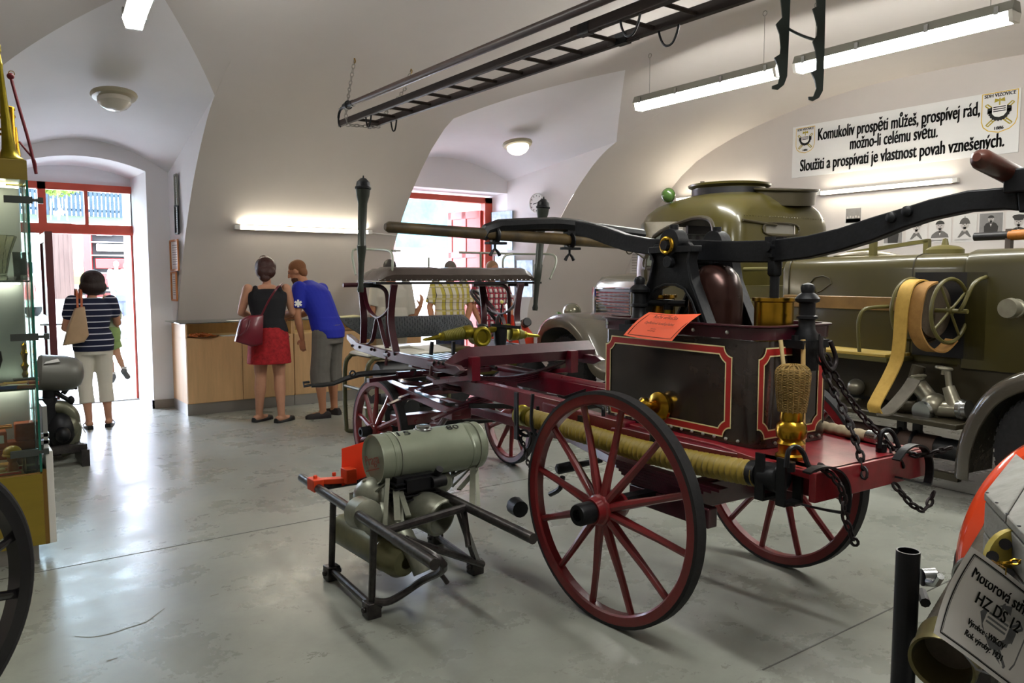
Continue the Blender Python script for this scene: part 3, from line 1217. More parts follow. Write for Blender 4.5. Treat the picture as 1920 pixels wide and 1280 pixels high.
# ---- pump in the tank: cylinders, rods, A-frames, air vessel, valve posts
for y in (-.42, .315):
    cy = MB().lathe((0, y, 1.2), (0, 0, 1), [(0, .085), (.27, .085), (.275, .095), (.29, .095), (.29, .078), (.2, .078)], 28).build('pump_cylinder', M['brass'], WG)
    mb = MB()
    mb.cyl((0, y, 1.25), (0, y, 1.60), .021)
    mb.lathe((0, y, 1.585), (0, 0, 1), [(0, .026), (.01, .034), (.08, .034), (.09, .03), (.13, .028)], 6)
    mb.bx((-.05, y - .02, 1.67), (-.025, y + .02, 1.76)).bx((.025, y - .02, 1.67), (.05, y + .02, 1.76))
    mb.cyl((-.065, y, 1.715), (.065, y, 1.715), .022)
    mb.build('piston_rod', M['iron'], WG)
for k in (-1, 1):
    lx = k * .15
    mb = MB()
    out = [(-.31, 1.22), (-.245, 1.36), (-.14, 1.56), (-.115, 1.66), (-.13, 1.72), (-.10, 1.745), (.12, 1.745), (.15, 1.72), (.12, 1.66), (.145, 1.56), (.26, 1.36), (.325, 1.22),
           (.27, 1.22), (.21, 1.36), (.155, 1.47), (.105, 1.525), (.04, 1.545), (-.03, 1.545), (-.09, 1.525), (-.14, 1.47), (-.195, 1.36), (-.255, 1.22)]
    mb.poly([(lx - .014, y + .055, z) for y, z in out], (.028, 0, 0))
    fl = [(-.31, 1.22), (-.245, 1.36), (-.14, 1.56), (-.115, 1.66), (-.13, 1.72)]
    mb.ribbon([(lx, y + .055, z) for y, z in fl], .06, .014, (1, 0, 0))
    mb.ribbon([(lx, y + .055, z) for y, z in ((.325, 1.22), (.26, 1.36), (.145, 1.56), (.12, 1.66), (.15, 1.72))], .06, .014, (1, 0, 0))
    mb.ribbon([(lx, y + .055, z) for y, z in out[11:]], .05, .012, (1, 0, 0))
    mb.bx((lx - .035, -.09, 1.70), (lx + .035, .20, 1.73))
    mb.cyl((lx - .035, .06, 1.75), (lx + .035, .06, 1.75), .065, n=24)
    mb.cyl((lx - .045, .06, 1.655), (lx + .045, .06, 1.655), .028)
    mb.cyl((lx, .06, 1.78), (lx, .06, 1.835), .022)
    mb.build('pump_frame', M['iron'], WG, bevel=.002)
    rb = MB()
    rb.torus((k * .188, .07, 1.735), (1, 0, 0), .035, .011, 28, 8)
    rb.build('bearing_ring', M['brass'], WG)
mb = MB()
mb.cyl((-.21, .07, 1.735), (.21, .07, 1.735), .024, n=8)
mb.cyl((-.18, .06, 1.655), (.18, .06, 1.655), .016)
mb.build('pivot_pin', M['iron'], WG)
M['vessel'] = mat('dark_brown_copper', '3A2420', .25, metal=.6, var=.3, scale=5)
MB().lathe((.02, -.06, 1.2), (0, 0, 1), [(0, .13), (.25, .13), (.33, .125), (.39, .105), (.43, .07), (.445, .03), (.45, .0)], 32).build('air_vessel', M['vessel'], WG)
for x, y in ((-.2, .245), (-.01, -.60)):
    z0 = 1.33 if y > 0 else 1.30
    mb = MB().lathe((x, y, z0), (0, 0, 1), [(0, .05), (.04, .048), (.06, .036), (.10, .034), (.105, .044), (.115, .044), (.12, .034), (.17, .034), (.178, .05), (.19, .052), (.205, .04), (.215, .026), (.235, .03), (.25, .024), (.258, .0)], 24)
    mb.bx((x - .09, y - .05, z0 - .02), (x + .09, y + .05, z0 + .015))
    for k in (-1, 1):
        mb.cyl((x + k * .075, y, z0), (x + k * .075, y, z0 + .035), .016, n=6)
    if y < 0:
        mb.bx((x - .05, y - .03, z0 - .12), (x + .05, y + .03, z0))
    mb.build('valve_post', M['iron'], WG)
# hand valve behind the orange card
mb = MB().lathe((-.12, .12, 1.34), (0, 0, 1), [(0, .055), (.03, .05), (.04, .025), (.09, .022)], 20)
mb.build('valve_body', M['olive_brass'], WG)
MB().cyl((-.17, .26, 1.455), (-.10, .02, 1.452), .017, n=10).lathe((-.12, .12, 1.42), (0, 0, 1), [(0, .026), (.05, .026)], 14).build('valve_handle', M['iron'], WG)

# ---- rocker beam with its crosswise grab poles
rk = []
prof = [((1915, 357), (1915, 396)), ((1890, 352), (1890, 393)), ((1820, 358), (1820, 397)), ((1750, 374), (1750, 412)), ((1700, 390), (1700, 428)), ((1640, 408), (1640, 452)), ((1580, 428), (1580, 470)), ((1520, 442), (1520, 484)), ((1450, 450), (1450, 492)),
        ((1390, 452), (1390, 492)), ((1330, 450), (1330, 490)), ((1270, 448), (1270, 484)), ((1225, 448), (1225, 478)), ((1180, 440), (1180, 471)), ((1140, 426), (1140, 458)), ((1110, 418), (1110, 446)), ((1085, 414), (1085, 442))]
top = [wl(*a, 0) for a, b in prof]
bot = [wl(*b, 0) for a, b in prof]
mb = MB()
mb.rings([[t + V((-.03, 0, 0)), t + V((.03, 0, 0)), b + V((.03, 0, 0)), b + V((-.03, 0, 0))] for t, b in zip(top, bot)])
ext = [(top[0] + bot[0]) / 2, (top[0] + bot[0]) / 2 + V((0, -.22, .03))]
mb.bar(ext[0], ext[1], .06, .085)
beam = mb.build('rocker_beam', M['iron'], WG, bevel=.006)
mb = MB()
for u, v in ((1672, 408), (1702, 396)):
    p = wl(u, v, -.03)
    mb.lathe(p, (-1, 0, 0), [(0, .022), (.012, .02), (.02, .008)], 14)
p = wl(1710, 400, -.03)
mb.build('bolt', M['iron'], beam)
# front crosswise yoke, its clamps and pole
y_ = 1.10
cr = [wf(u, v, y_) for u, v in ((905, 446), (912, 432), (935, 424), (990, 421), (1040, 420), (1085, 424), (1115, 430))]
mb = MB()
mb.tube(cr + [V((.25, y_, cr[-1].z)), V((.6, y_, cr[-1].z - .02))], [.03, .038, .04, .04, .042, .042, .04, .04, .035], 8)
mb.build('cross_yoke', M['iron'], beam)
mb = MB()
pl0 = wf(722, 425, y_)
pl1 = wf(1190, 458, y_)
pe = pl1 + (pl1 - pl0).normalized() * .55
pole = MB().tube([pl0, pl0 + (pl0 - pl1).normalized() * -.02, (pl0 + pl1) / 2, pl1, pe], [.018, .03, .034, .036, .03], 14)
pole.build('grab_pole', mat('worn_ash_pole', '6E5A34', .45, var=.5, scale=5, col2='3B3226'), WG)
for u, v in ((928, 441), (1068, 452)):
    p = wf(u, v, y_)
    mb = MB()
    mb.torus(p, (1, 0, 0), .042, .014, 16, 8)
    mb.box(p + V((0, 0, .03)), (.06, .05, .07))
    mb.box(p + V((0, -.01, -.045)), (.12, .05, .014))
    mb.cyl(p + V((0, 0, -.03)), p + V((0, 0, -.08)), .007)
    for k in (-1, 1):
        mb.tube([p + V((0, 0, -.075)), p + V((k * .02, 0, -.095)), p + V((k * .032, 0, -.115))], [.006, .009, .011], 8)
    mb.build('pole_clamp', M['iron'], WG)
# near crosswise pole
p0 = wf(1835, 296, -1.38)
p1 = wf(1935, 347, -1.38)
dv = (p1 - p0).normalized()
MB().tube([p0 - dv * .012, p0, p0 + dv * .02, p1, p1 + dv * .9], [.014, .028, .035, .037, .036], 16).build('grab_pole', mat('dark_varnished_pole', '4A2318', .35, var=.4, scale=6, coat=.3), WG)
b0 = wl(1905, 352, 0)
MB().bx((-.05, b0.y - .08, b0.z - .02), (.06, b0.y + .02, b0.z + .06)).build('pole_clamp', M['iron'], beam, bevel=.006)

# ---- seat over the front
M['leather'] = mat('brown_leather', '50453F', .38, var=.25, scale=6, bump=.25, bscale=12, coat=.2)


def cushion(x0, x1, y0, y1, z0, z1):
    mb = MB()
    rows = []
    for i in range(25):
        x = x0 + (x1 - x0) * i / 24
        e = min(1, min(i, 24 - i) / 2.0)
        tuck = 1 - .10 * math.exp(-((x - (x0 + (x1 - x0) * .40)) / .04) ** 2) - .10 * math.exp(-((x - (x0 + (x1 - x0) * .7)) / .04) ** 2)
        h = (z1 - z0) * (e ** .5) * tuck * .98 + .004
        rows.append([V((x, y0, z0)), V((x, y0 - .012 * e, z0 + h * .45)), V((x, y0 + .02, z0 + h * .9)), V((x, y0 + .07, z0 + h)), V((x, y1 - .07, z0 + h)), V((x, y1 - .02, z0 + h * .9)), V((x, y1, z0 + h * .4)), V((x, y1, z0))])
    mb.rings(rows)
    return mb


st = cushion(-.67, .69, 2.42, 2.72, 1.553, 1.655).build('seat', M['leather'], WG)
cushion(-.60, .70, 2.76, 3.02, 1.553, 1.645).build('seat', M['leather'], WG)
mb = MB()
for i in range(34):
    mb.ell((-.67 + i * .0415, 2.412, 1.562), .006, n=6, m=4)
for i in range(6):
    mb.ell((-.58 + i * .03, 2.752, 1.562), .006, n=6, m=4)
mb.build('stud', M['steel'], st)
MB().bx((-.69, 2.43, 1.53), (.74, 2.71, 1.546)).bx((-.6, 2.77, 1.53), (.7, 3.01, 1.546)).build('seat_board', M['black'], WG)
M['railgrey'] = mat('grey_green_rail_paint', '8B8F80', .4)
mb = MB()
hr = [wf(735, 523, 2.44), wf(736, 498, 2.44), wf(736, 482, 2.5), wf(731, 471, 2.58), wf(716, 468, 2.75), wf(694, 467, 2.95), wf(670, 467, 3.02), wf(662, 470, 3.02), wf(661, 485, 3.0), wf(667, 515, 2.95)]
mb.tube(smooth(hr, 5), .009, 8)
mb.tube(smooth([wf(735, 470, 2.62), wf(745, 470, 2.8), wf(750, 470, 2.9)], 3), .009, 8)
mb.build('handrail', M['railgrey'], WG)
mb = MB()
hr = [wf(1031, 523, 2.44), wf(1040, 502, 2.46), wf(1043, 488, 2.5), wf(1039, 479, 2.55), wf(1026, 476, 2.66), wf(990, 476, 2.85), wf(940, 475, 3.0), wf(861, 473, 3.02)]
mb.tube(smooth(hr, 5), .009, 8)
mb.tube(smooth([wf(943, 504, 2.8), wf(943, 488, 2.8), wf(948, 479, 2.85), wf(960, 476, 2.95)], 4), .009, 8)
for u in (804, 901):
    mb.cyl(wf(u, 504, 3.0), wf(u, 474 if u > 850 else 482, 3.0), .009, n=8)
mb.build('handrail', M['railgrey'], WG)
# seat irons: on either side two curved legs with crossed hoops
for lx, s_ in ((-.60, 1), (.47, 1)):
    mb = MB()
    for pts in ([(2.93, 1.53), (2.90, 1.40), (2.88, 1.25), (2.90, 1.08)], [(2.32, 1.53), (2.36, 1.42), (2.38, 1.25), (2.30, 1.06)]):
        mb.ribbon(smooth([(lx, y, z) for y, z in pts], 5), .05, .014, (1, 0, 0))
    mb.ribbon(smooth([(lx + .02, 2.93, 1.53), (lx + .02, 2.85, 1.36), (lx + .02, 2.66, 1.285), (lx + .02, 2.45, 1.36), (lx + .02, 2.35, 1.52)], 6), .03, .01, (1, 0, 0))
    mb.ribbon(smooth([(lx + .02, 2.86, 1.075), (lx + .02, 2.76, 1.12), (lx + .02, 2.66, 1.285), (lx + .02, 2.56, 1.14), (lx + .02, 2.5, 1.07)], 6), .03, .01, (1, 0, 0))
    mb.tube(smooth([(lx - .26, 2.62, 1.525), (lx - .05, 2.62, 1.525), (lx + .05, 2.62, 1.50), (lx + .08, 2.62, 1.42), (lx + .08, 2.62, 1.2), (lx + .08, 2.6, 1.07)], 5), .016, 8)
    mb.torus((lx - .0, 2.36, 1.512), (1, 0, 0), .016, .008, 12, 6)
    mb.build('seat_leg', M['darkmaroon'], WG)
# foot platform, its side rails, toe board and the plank behind
M['sheet'] = mat('ribbed_steel_sheet', '8F959B', .32, metal=.7)
mb = MB()
for i in range(18):
    mb.bx((-.56 + i * .06, 1.72, 1.04), (-.525 + i * .06, 2.12, 1.052))
mb.bx((-.56, 1.72, 1.025), (.5, 2.12, 1.042))
mb.build('foot_platform', M['sheet'], WG)
for lx in (-.59, .50):
    mb = MB()
    mb.poly([(lx - .02, y, z) for y, z in ((3.22, 1.13), (3.0, 1.075), (2.6, 1.06), (1.42, 1.045), (1.36, 1.02), (1.45, .985), (2.6, .995), (3.05, 1.015), (3.22, 1.09))], (.04, 0, 0))
    sr = mb.build('side_rail', M['darkmaroon'], WG, bevel=.004)
    mb = MB()
    for y in (3.1, 2.95, 2.72, 2.66, 2.45, 2.3, 1.7, 1.64, 1.58):
        mb.ell((lx - .02, y, 1.045), .012, n=8, m=5)
    mb.build('bolt', M['iron'], sr)
M['tread'] = mat('tread_plate', '42474A', .35, metal=.6)
mb = MB()
rows = []
sh = [(-.66, 0.0), (-.62, 1), (.60, 1), (.64, 0)]
for t in range(9):
    f = t / 8
    z = 1.09 + .155 * f
    y = 3.14 + .33 * f ** 1.4
    x0 = -.47 - .10 * min(1, f * 1.6)
    x1 = .52 + .08 * min(1, f * 1.6)
    rows.append([V((x0 + (x1 - x0) * i / 30, y, z)) for i in range(31)])
mb.grid(rows)
mb.grid([[p + V((0, .008, -.004)) for p in r] for r in rows], True)
tb = mb.build('toe_board', M['tread'], WG)
mb = MB()
for t in range(1, 16):
    for i in range(46):
        f = t / 16
        x0, x1 = -.47 - .10 * min(1, f * 1.6), .52 + .08 * min(1, f * 1.6)
        x = x0 + .03 + (x1 - x0 - .06) * (i + .5 * (t % 2)) / 46
        z, y = 1.09 + .155 * f, 3.14 + .33 * f ** 1.4
        s_ = 1 if (i + t) % 2 else -1
        a = V((x - .007, y - .002, z - s_ * .0035))
        b_ = V((x + .007, y - .002, z + s_ * .0035))
        mb.add([a, b_, b_ + V((0, -.003, .003)), a + V((0, -.003, .003))], [(0, 1, 2, 3)])
mb.build('tread_rib', mat('worn_tread_edge', '7E858A', .3, metal=.8), tb)
mb = MB()
rows = []
for i in range(21):
    x = -.66 + 1.24 * i / 20
    e = min(1, i / 4)
    z1 = 1.02 + .115 * (e * e * (3 - 2 * e))
    rows.append([V((x, 1.56, 1.015)), V((x, 1.545, z1 * .5 + .51)), V((x, 1.62, z1)), V((x, 1.63, z1 - .004)), V((x, 1.57, 1.012))])
mb.rings(rows)
mb.build('plank', M['darkmaroon'], WG)
for x in (-.42, .36):
    MB().bx((x - .03, 1.50, .93), (x + .03, 1.56, 1.08)).bar((x, 1.53, .95), (x, 2.05, .86), .05, .03).build('bracket', M['maroon'], WG)
# crosswise elliptic spring under the platform
for y in (1.75, 2.45):
    mb = MB()
    for k in range(4):
        w = .58 - k * .09
        mb.ribbon([(-.02 + w * t, y, .90 - k * .014 + .13 * (t * w / .58) ** 2) for t in [j / 10 - 1 for j in range(21)]], .05, .011, (0, 1, 0))
        mb.ribbon([(-.02 + w * t, y, .755 + k * .014 - .09 * (t * w / .58) ** 2) for t in [j / 10 - 1 for j in range(21)]], .05, .011, (0, 1, 0))
    for k in (-1, 1):
        mb.cyl((-.02 + k * .58, y - .04, 1.03), (-.02 + k * .58, y + .04, 1.03), .02)
        mb.tube([(-.02 + k * .58, y, 1.03), (-.02 + k * .595, y, .95)], .012, 8)
    mb.bx((-.07, y - .035, .76), (.03, y + .035, .87))
    mb.build('leaf_spring', M['darkmaroon'], WG)
# fore-carriage timbers, turntable ring, reach pole, stays
mb = MB()
mb.bar(wl(712, 712, -.40), wl(856, 772, -.40), .07, .055)
mb.bar((.34, 3.2, .74), (.34, 1.9, .70), .07, .055)
mb.bx((-.40, 1.86, .62), (-.25, 1.98, .72))
mb.bx((-.45, 2.70, .66), (.45, 2.84, .74))
mb.bx((-.42, 2.72, .44), (.48, 2.82, .52))
mb.bar((0, 3.1, .60), (0, .35, .60), .06, .06)
mb.bar((.05, 1.4, .62), (-.28, .2, .62), .05, .05)
mb.build('fore_carriage', M['maroon'], WG, bevel=.004)
mb = MB()
mb.torus((0, 2.75, .775), (0, 0, 1), .33, .018, 40, 8)
mb.tube(smooth([(-.38, 1.95, .66), (-.36, 2.1, .55), (-.30, 2.35, .50), (-.1, 2.6, .48)], 5), .022, 8)
mb.tube(smooth([(.42, 1.95, .66), (.36, 2.1, .55), (.30, 2.35, .50), (.1, 2.6, .48)], 5), .022, 8)
mb.tube(smooth([(-.35, 2.3, .86), (-.33, 2.0, .82), (-.15, 1.9, .80), (.1, 1.95, .80)], 5), .02, 8)
mb.bar((-.50, 1.9, .93), (.2, 2.35, .88), .03, .03)
mb.bar((-.3, 2.2, .79), (.5, 2.2, .80), .05, .035)
mb.bar((-.45, 2.62, .86), (.5, 2.62, .86), .045, .03)
mb.build('turntable', M['darkmaroon'], WG)
mb = MB()
mb.bar((-.30, 1.20, .76), (.34, 1.20, .765), .02, .06)
mb.bar((-.42, 1.9, .72), (-.05, 1.2, .775), .03, .03)
mb.bar((.1, 1.35, .78), (.42, 1.0, .97), .02, .02)
mb.tube([wl(892, 668, -.2), wl(930, 690, -.2)], .012, 8)
mb.build('stay_bar', M['black'], WG)
mb = MB()
dr = [wf(u, v, 2.78) for u, v in ((775, 697), (720, 698), (700, 699), (672, 702), (650, 709), (625, 719), (605, 722), (584, 723))]
mb.tube(dr, [.022, .022, .022, .022, .019, .016, .015, .013], 8)
hk = [wf(u, v, 2.78) for u, v in ((586, 721), (570, 724), (569, 717), (580, 716))]
mb.tube(hk, .010, 8)
mb.torus(wf(661, 700, 2.76), (0, 1, 0), .02, .007, 14, 6)
mb.cyl(wf(772, 700, 2.85), wf(775, 697, 2.6), .026)
mb.build('tow_bar', M['black'], WG)
mb = MB()
mb.bar(wf(690, 713, 2.65), wf(790, 700, 2.65), .05, .03)
mb.build('stay_bar', M['darkmaroon'], WG)

# ---- hose cradles, tow loops, chains
for y, z0 in ((.94, .79), (.78, .80)):
    mb = MB()
    mb.tube(smooth([(-.47, y + .02, z0 + .14), (-.48, y + .02, z0 - .02), (-.46, y, z0 - .09), (-.41, y, z0 - .115), (-.36, y, z0 - .09), (-.34, y, z0 + .0), (-.34, y, z0 + .05)], 5), .010, 6)
    if y > .9:
        mb.bar((-.48, .95, .66), (-.48, .95, .93), .035, .010, (1, 0, 0))
    mb.build('hose_cradle', M['iron'], WG)
for y in (-.735, -.835):
    mb = MB()
    mb.bar((-.455, y, .715), (-.455, y, .90), .012, .04, (0, 1, 0))
    mb.bar((-.355, y, .715), (-.355, y, .85), .012, .04, (0, 1, 0))
    mb.bar((-.46, y, .72), (-.35, y, .72), .04, .012)
    mb.build('hose_cradle', M['iron'], WG)
for x in (-.33, .27):
    mb = MB()
    lp = ((1512, 886), (1530, 877), (1552, 875), (1572, 884), (1585, 903), (1589, 930), (1586, 956), (1582, 961), (1545, 955), (1510, 947)) if x < 0 else ((1680, 862), (1695, 843), (1712, 834), (1730, 838), (1741, 858), (1743, 882), (1740, 902), (1735, 907), (1710, 901), (1685, 895))
    mb.ribbon(smooth([wf(u, v, -.96) for u, v in lp], 4), .034, .008, (0, 1, 0))
    mb.build('tow_loop', M['iron'], WG)
    mb = MB()
    mb.cyl((x - .10, -.85, .85), (x - .10, -.85, .885), .022)
    mb.tube(smooth([(x - .13, -.86, .87), (x - .12, -.86, .93), (x - .09, -.87, .945), (x - .06, -.88, .92), (x - .05, -.9, .87), (x - .03, -.92, .86)], 4), .010, 8)
    mb.build('staple', M['iron'], WG)
a = V((.03, -.635, 1.31))
mb = MB()
chain_mb(mb, smooth([a + V((-.02, -.02, -.06)), (.01, -.70, 1.15), (.0, -.80, 1.0), (-.06, -.9, .88), (-.10, -.95, .80)], 6), .05, .006)
mb.build('chain', M['chain'], WG)
mb = MB()
chain_mb(mb, smooth([a + V((.02, -.02, -.06)), (.07, -.70, 1.15), (.13, -.78, 1.0), (.18, -.87, .89), (.20, -.93, .80)], 6), .05, .006)
mb.build('chain', M['chain'], WG)
mb = MB()
chain_mb(mb, smooth([(-.36, -.93, .88), (-.30, -.98, .80), (-.30, -1.0, .70), (-.28, -1.02, .62), (-.25, -1.02, .58)], 5), .045, .006)
mb.build('chain', M['chain'], WG)
mb = MB()
chain_mb(mb, smooth([(.20, -.9, .86), (.28, -.95, .84), (.36, -1.0, .86), (.40, -1.02, .87)], 5), .04, .006)
mb.build('chain', M['chain'], WG)
mb = MB()
chain_mb(mb, smooth([(.12, -.94, .74), (.16, -1.0, .66), (.22, -1.02, .64), (.28, -1.02, .70)], 5), .04, .006)
mb.build('chain', M['chain'], WG)
MB().tube(smooth([a + V((-.03, -.03, .02)), a + V((-.05, -.05, -.06)), a + V((.0, -.06, -.12)), a + V((.05, -.05, -.08)), a + V((.02, -.04, 0))], 5), .010, 8).build('chain_hook', M['chain'], WG)
mb = MB()
c0 = wl(975, 805, -.46)
ring = smooth([wl(u, v, -.46) for u, v in ((972, 812), (985, 806), (996, 822), (990, 840), (982, 838), (975, 826))], 4, True)
mb.tube(ring, .007, 8, closed=True)
mb.build('snap_ring', M['chain'], WG)
mb = MB()
chain_mb(mb, smooth([wl(u, v, -.46) for u, v in ((974, 812), (984, 842), (990, 868), (1000, 893), (1014, 915))], 5), .035, .0045)
mb.build('chain', M['chain'], WG)
mb = MB()
mb.lathe(wl(1043, 880, -.2), (.9, -.2, .1), [(0, .02), (.01, .032), (.12, .032), (.13, .02), (.3, .016)], 14)
mb.tube(smooth([wl(1055, 893, -.2), wl(1050, 915, -.2), wl(1032, 926, -.2)], 4), .016, 8)
mb.build('brake_lever', M['iron'], WG)
mb = MB()
mb.lathe(wl(972, 952, -.62), (.2, 1, 0), [(-.03, .02), (-.03, .045), (.05, .05), (.06, .03), (.09, .03)], 12)
mb.build('brake_shoe', M['iron'], WG)
mb = MB()
mb.tube(smooth([(-.30, .55, .84), (-.30, .55, .90), (-.30, .53, .915), (-.30, .42, .905), (-.30, .40, .89), (-.30, .40, .84)], 3), .011, 8)
mb.bx((-.33, .50, .78), (-.26, .58, .84))
mb.build('step_iron', M['iron'], WG)
MB().cyl((-.345, -.02, .86), (-.345, -.02, .70), .016).build('stay_bar', M['iron'], WG)
XF = None

# ---- things carried on the wagon
XF = XFW


def ribbed(pts, r, pitch, amp):
    P = smooth(pts, 110)
    out, rr, L, last = [], [], 0, None
    for p in P:
        if last is not None:
            L += (p - last).length
        last = p
        out.append(p)
        rr.append(r + amp * math.sin(2 * math.pi * L / pitch))
    return MB().tube(out, rr, 16)


M['hose'] = mat('yellow_suction_rubber', '8F7A2C', .5, var=.35, scale=5, bump=.08, bscale=40)
hs = thing('suction_hose', 'yellow ribbed suction hose slung along the near side of the wagon behind the big wheel', 'hose', XFW @ V((-.41, .1, .77)))
HP = [(-.41, .93, .785), (-.41, .5, .778), (-.41, 0, .768), (-.41, -.4, .782), (-.41, -.70, .80)]
ribbed(HP, .046, .031, .0072).build('hose', M['hose'], hs)
MB().lathe((-.41, .90, .785), (0, 1, 0), [(0, .054), (.03, .058), (.05, .056), (.09, .056), (.095, .062), (.11, .062), (.11, .045)], 20).build('coupling', M['olive_brass'], hs)
MB().lathe((-.41, -.66, .80), (0, -1, .05), [(0, .052), (.04, .052), (.042, .045), (.06, .045), (.065, .055), (.14, .058), (.15, .05), (.16, .03)], 20).build('coupling', M['iron'], hs)
hs = thing('suction_hose', 'pale cloth-bound hose with a steel end lying on the far side of the red deck', 'hose', XFW @ V((.33, -.5, .87)))
ribbed([(.36, -.2, .875), (.33, -.5, .875), (.30, -.72, .875)], .026, .05, .002).build('hose', mat('pale_canvas_hose', 'B7A88B', .8, var=.2, scale=10), hs)
MB().lathe((.30, -.71, .875), (-.1, -1, 0), [(0, .032), (.05, .032), (.055, .026), (.08, .034), (.10, .034), (.11, .015)], 16).build('coupling', M['steel'], hs)

# wicker strainer over a brass foot valve
bs = thing('suction_strainer', 'wicker suction strainer on a brass foot valve at the rear end of the black tank', 'strainer', XFW @ V((-.24, -.715, .852)))
sx, sy = -.245, -.715
MB().lathe((sx, sy, .852), (0, 0, 1), [(0, .06), (.012, .06), (.02, .05), (.05, .05), (.06, .056), (.075, .045), (.085, .058), (.11, .062), (.135, .058), (.15, .045), (.16, .048), (.20, .044)], 28).build('foot_valve', M['brass'], bs)
M['wicker'] = mat('wicker', '8C7038', .7, var=.4, scale=30)
prof = [(1.04, .052), (1.07, .056), (1.12, .062), (1.17, .066), (1.20, .066), (1.215, .060), (1.228, .045)]


def br(z):
    for (a, ra), (b_, rb) in zip(prof, prof[1:]):
        if a <= z <= b_:
            return ra + (rb - ra) * (z - a) / (b_ - a)
    return .045


mb = MB()
for i in range(34):
    z = 1.045 + i * .0051
    mb.tube([V((sx, sy, z)) + V((math.cos(a), math.sin(a), 0)) * (br(z) + .0022 * (1 if (j + i) % 2 else -1)) for j, a in enumerate([2 * math.pi * q / 36 for q in range(36)])], .0024, 4, closed=True)
for j in range(18):
    a = 2 * math.pi * j / 18
    e = V((math.cos(a), math.sin(a), 0))
    mb.tube([V((sx, sy, z)) + e * (br(z) + .001) for z in (1.04, 1.1, 1.17, 1.2, 1.215, 1.226)] + [V((sx, sy, 1.232)) + e * .02], .003, 5)
mb.torus((sx, sy, 1.228), (0, 0, 1), .03, .003, 20, 5)
mb.lathe((sx, sy, 1.04), (0, 0, 1), [(0, .045), (.1, .055), (.17, .055), (.185, .03)], 20)
mb.build('basket', M['wicker'], bs)
t = thing('wooden_rod', 'slim pale wooden rod standing beside the wicker strainer', 'rod', XFW @ V((-.075, -.66, .85)))
MB().cyl((-.09, -.66, .852), (-.085, -.64, 1.32), .0095, n=10).build('shaft', mat('bare_wood', 'B89A63', .6), t)
MB().cyl((-.18, -.63, 1.15), (-.18, -.60, 1.32), .009, n=10).build('peg', mat('pale_wood', 'BDA878', .6), t)

# orange information card
t = thing('information_card', 'orange information card propped on the rim of the black wagon tank', 'card', XFW @ V((-.2, .2, 1.38)))
ca, cb, cd_, cc_ = wl(1169, 628, -.325), wl(1260, 639, -.325), wl(1217, 585, -.262), wl(1315, 588, -.262)
rows = []
for i in range(7):
    f = i / 6
    a, b_ = ca.lerp(cd_, f), cb.lerp(cc_, f)
    rows.append([a.lerp(b_, j / 6) + V((0, 0, .012 * math.sin(math.pi * f) - .006 * math.sin(math.pi * j / 6))) for j in range(7)])
MB().grid(rows).build('sheet', M['orangepaper'], t)
xd, yd = (cb - ca).normalized(), (cd_ - ca).normalized()
nn = xd.cross(yd).normalized()
yy = nn.cross(xd)
lf = (cd_ - ca)
wd = (cb - ca).length
for txt, fy, sz in (('Ruční stříkačka', .74, .030), ('čtyřkolová koněspřežná', .50, .024), ('výrobce', .30, .014), ('rok výroby', .22, .014)):
    o = ca.lerp(cd_, fy) + (cb - ca) * .5 + nn * .016
    text_mesh(txt, sz, M['ink'] if sz > .02 else mat('faded_ink', '8A3A28', .8), o, xd, yd, t, 'lettering', sx=.82, align='CENTER', depth=.0003)
mb = MB()
for fa, fb in (((.06, .06), (.94, .06)), ((.94, .06), (.94, .94)), ((.94, .94), (.06, .94)), ((.06, .94), (.06, .06))):
    def cp(f):
        return ca.lerp(cd_, f[1]) + (cb - ca) * f[0] + nn * (.012 * math.sin(math.pi * f[1]) - .002)
    mb.tube([cp((fa[0] + (fb[0] - fa[0]) * i / 6, fa[1] + (fb[1] - fa[1]) * i / 6)) for i in range(7)], .0012, 4)
mb.build('border', M['ink'], t)

# branch pipes on the platform
def branch(p0, p1, label, back):
    p0, p1 = V(p0), V(p1)
    d = p1 - p0
    L = d.length
    t = thing('branch_pipe', label, 'nozzle', XFW @ ((p0 + p1) / 2))
    MB().lathe(p0, d, [(0, .006), (.02, .012), (.06, .013), (.09, .016), (.12, .018), (.13, .028), (.15, .028)], 16).build('tip', M['olive_brass'], t)
    k = int((L - .15) / .012)
    pr = [(.15, .024)]
    for i in range(k):
        pr += [(.152 + i * .012, .031 + .012 * i / k), (.158 + i * .012, .034 + .012 * i / k)]
    MB().lathe(p0, d, pr + [(L, .04)], 18).build('barrel', mat('cord_wound_grip', '77701F', .55, metal=.3, var=.3, scale=30), t)
    MB().lathe(p1, d, [(0, .045), (.02, .05), (.03, .048), (.06, .048), (.065, .03)], 20).build('coupling', M['olive_brass'], t)
    return t


branch(wf(793, 637, 1.95), wf(868, 624, 1.95), 'dull brass branch pipe pointing left over the wagon footplate', 0)
branch(wf(1012, 630, 1.95), wf(968, 626, 1.95), 'short brass branch pipe pointing right over the wagon plank', 0)
t = thing('hose_valve', 'brass three-way valve with a black body between the two branch pipes', 'valve', XFW @ wf(920, 640, 1.95))
c = wf(904, 631, 1.90)
mb = MB()
mb.torus(c, (0, 1, 0), .055, .018, 28, 10)
mb.lathe(c, (0, 1, 0), [(0, .04), (.02, .06), (.1, .06)], 24)
mb.cyl(c + V((0, .05, .03)), wf(955, 612, 1.95), .022)
mb.build('ring', M['olive_brass'], t)
c = wf(938, 628, 1.95)
MB().lathe(c - V((0, 0, .09)), (0, 0, 1), [(0, .035), (.05, .045), (.12, .05), (.15, .045)], 18).ell(wf(905, 612, 1.95), (.04, .04, .02)).build('body', M['iron'], t)
MB().bar(wf(920, 609, 1.9), wf(975, 614, 1.9), .02, .02).build('lever', M['iron'], t)
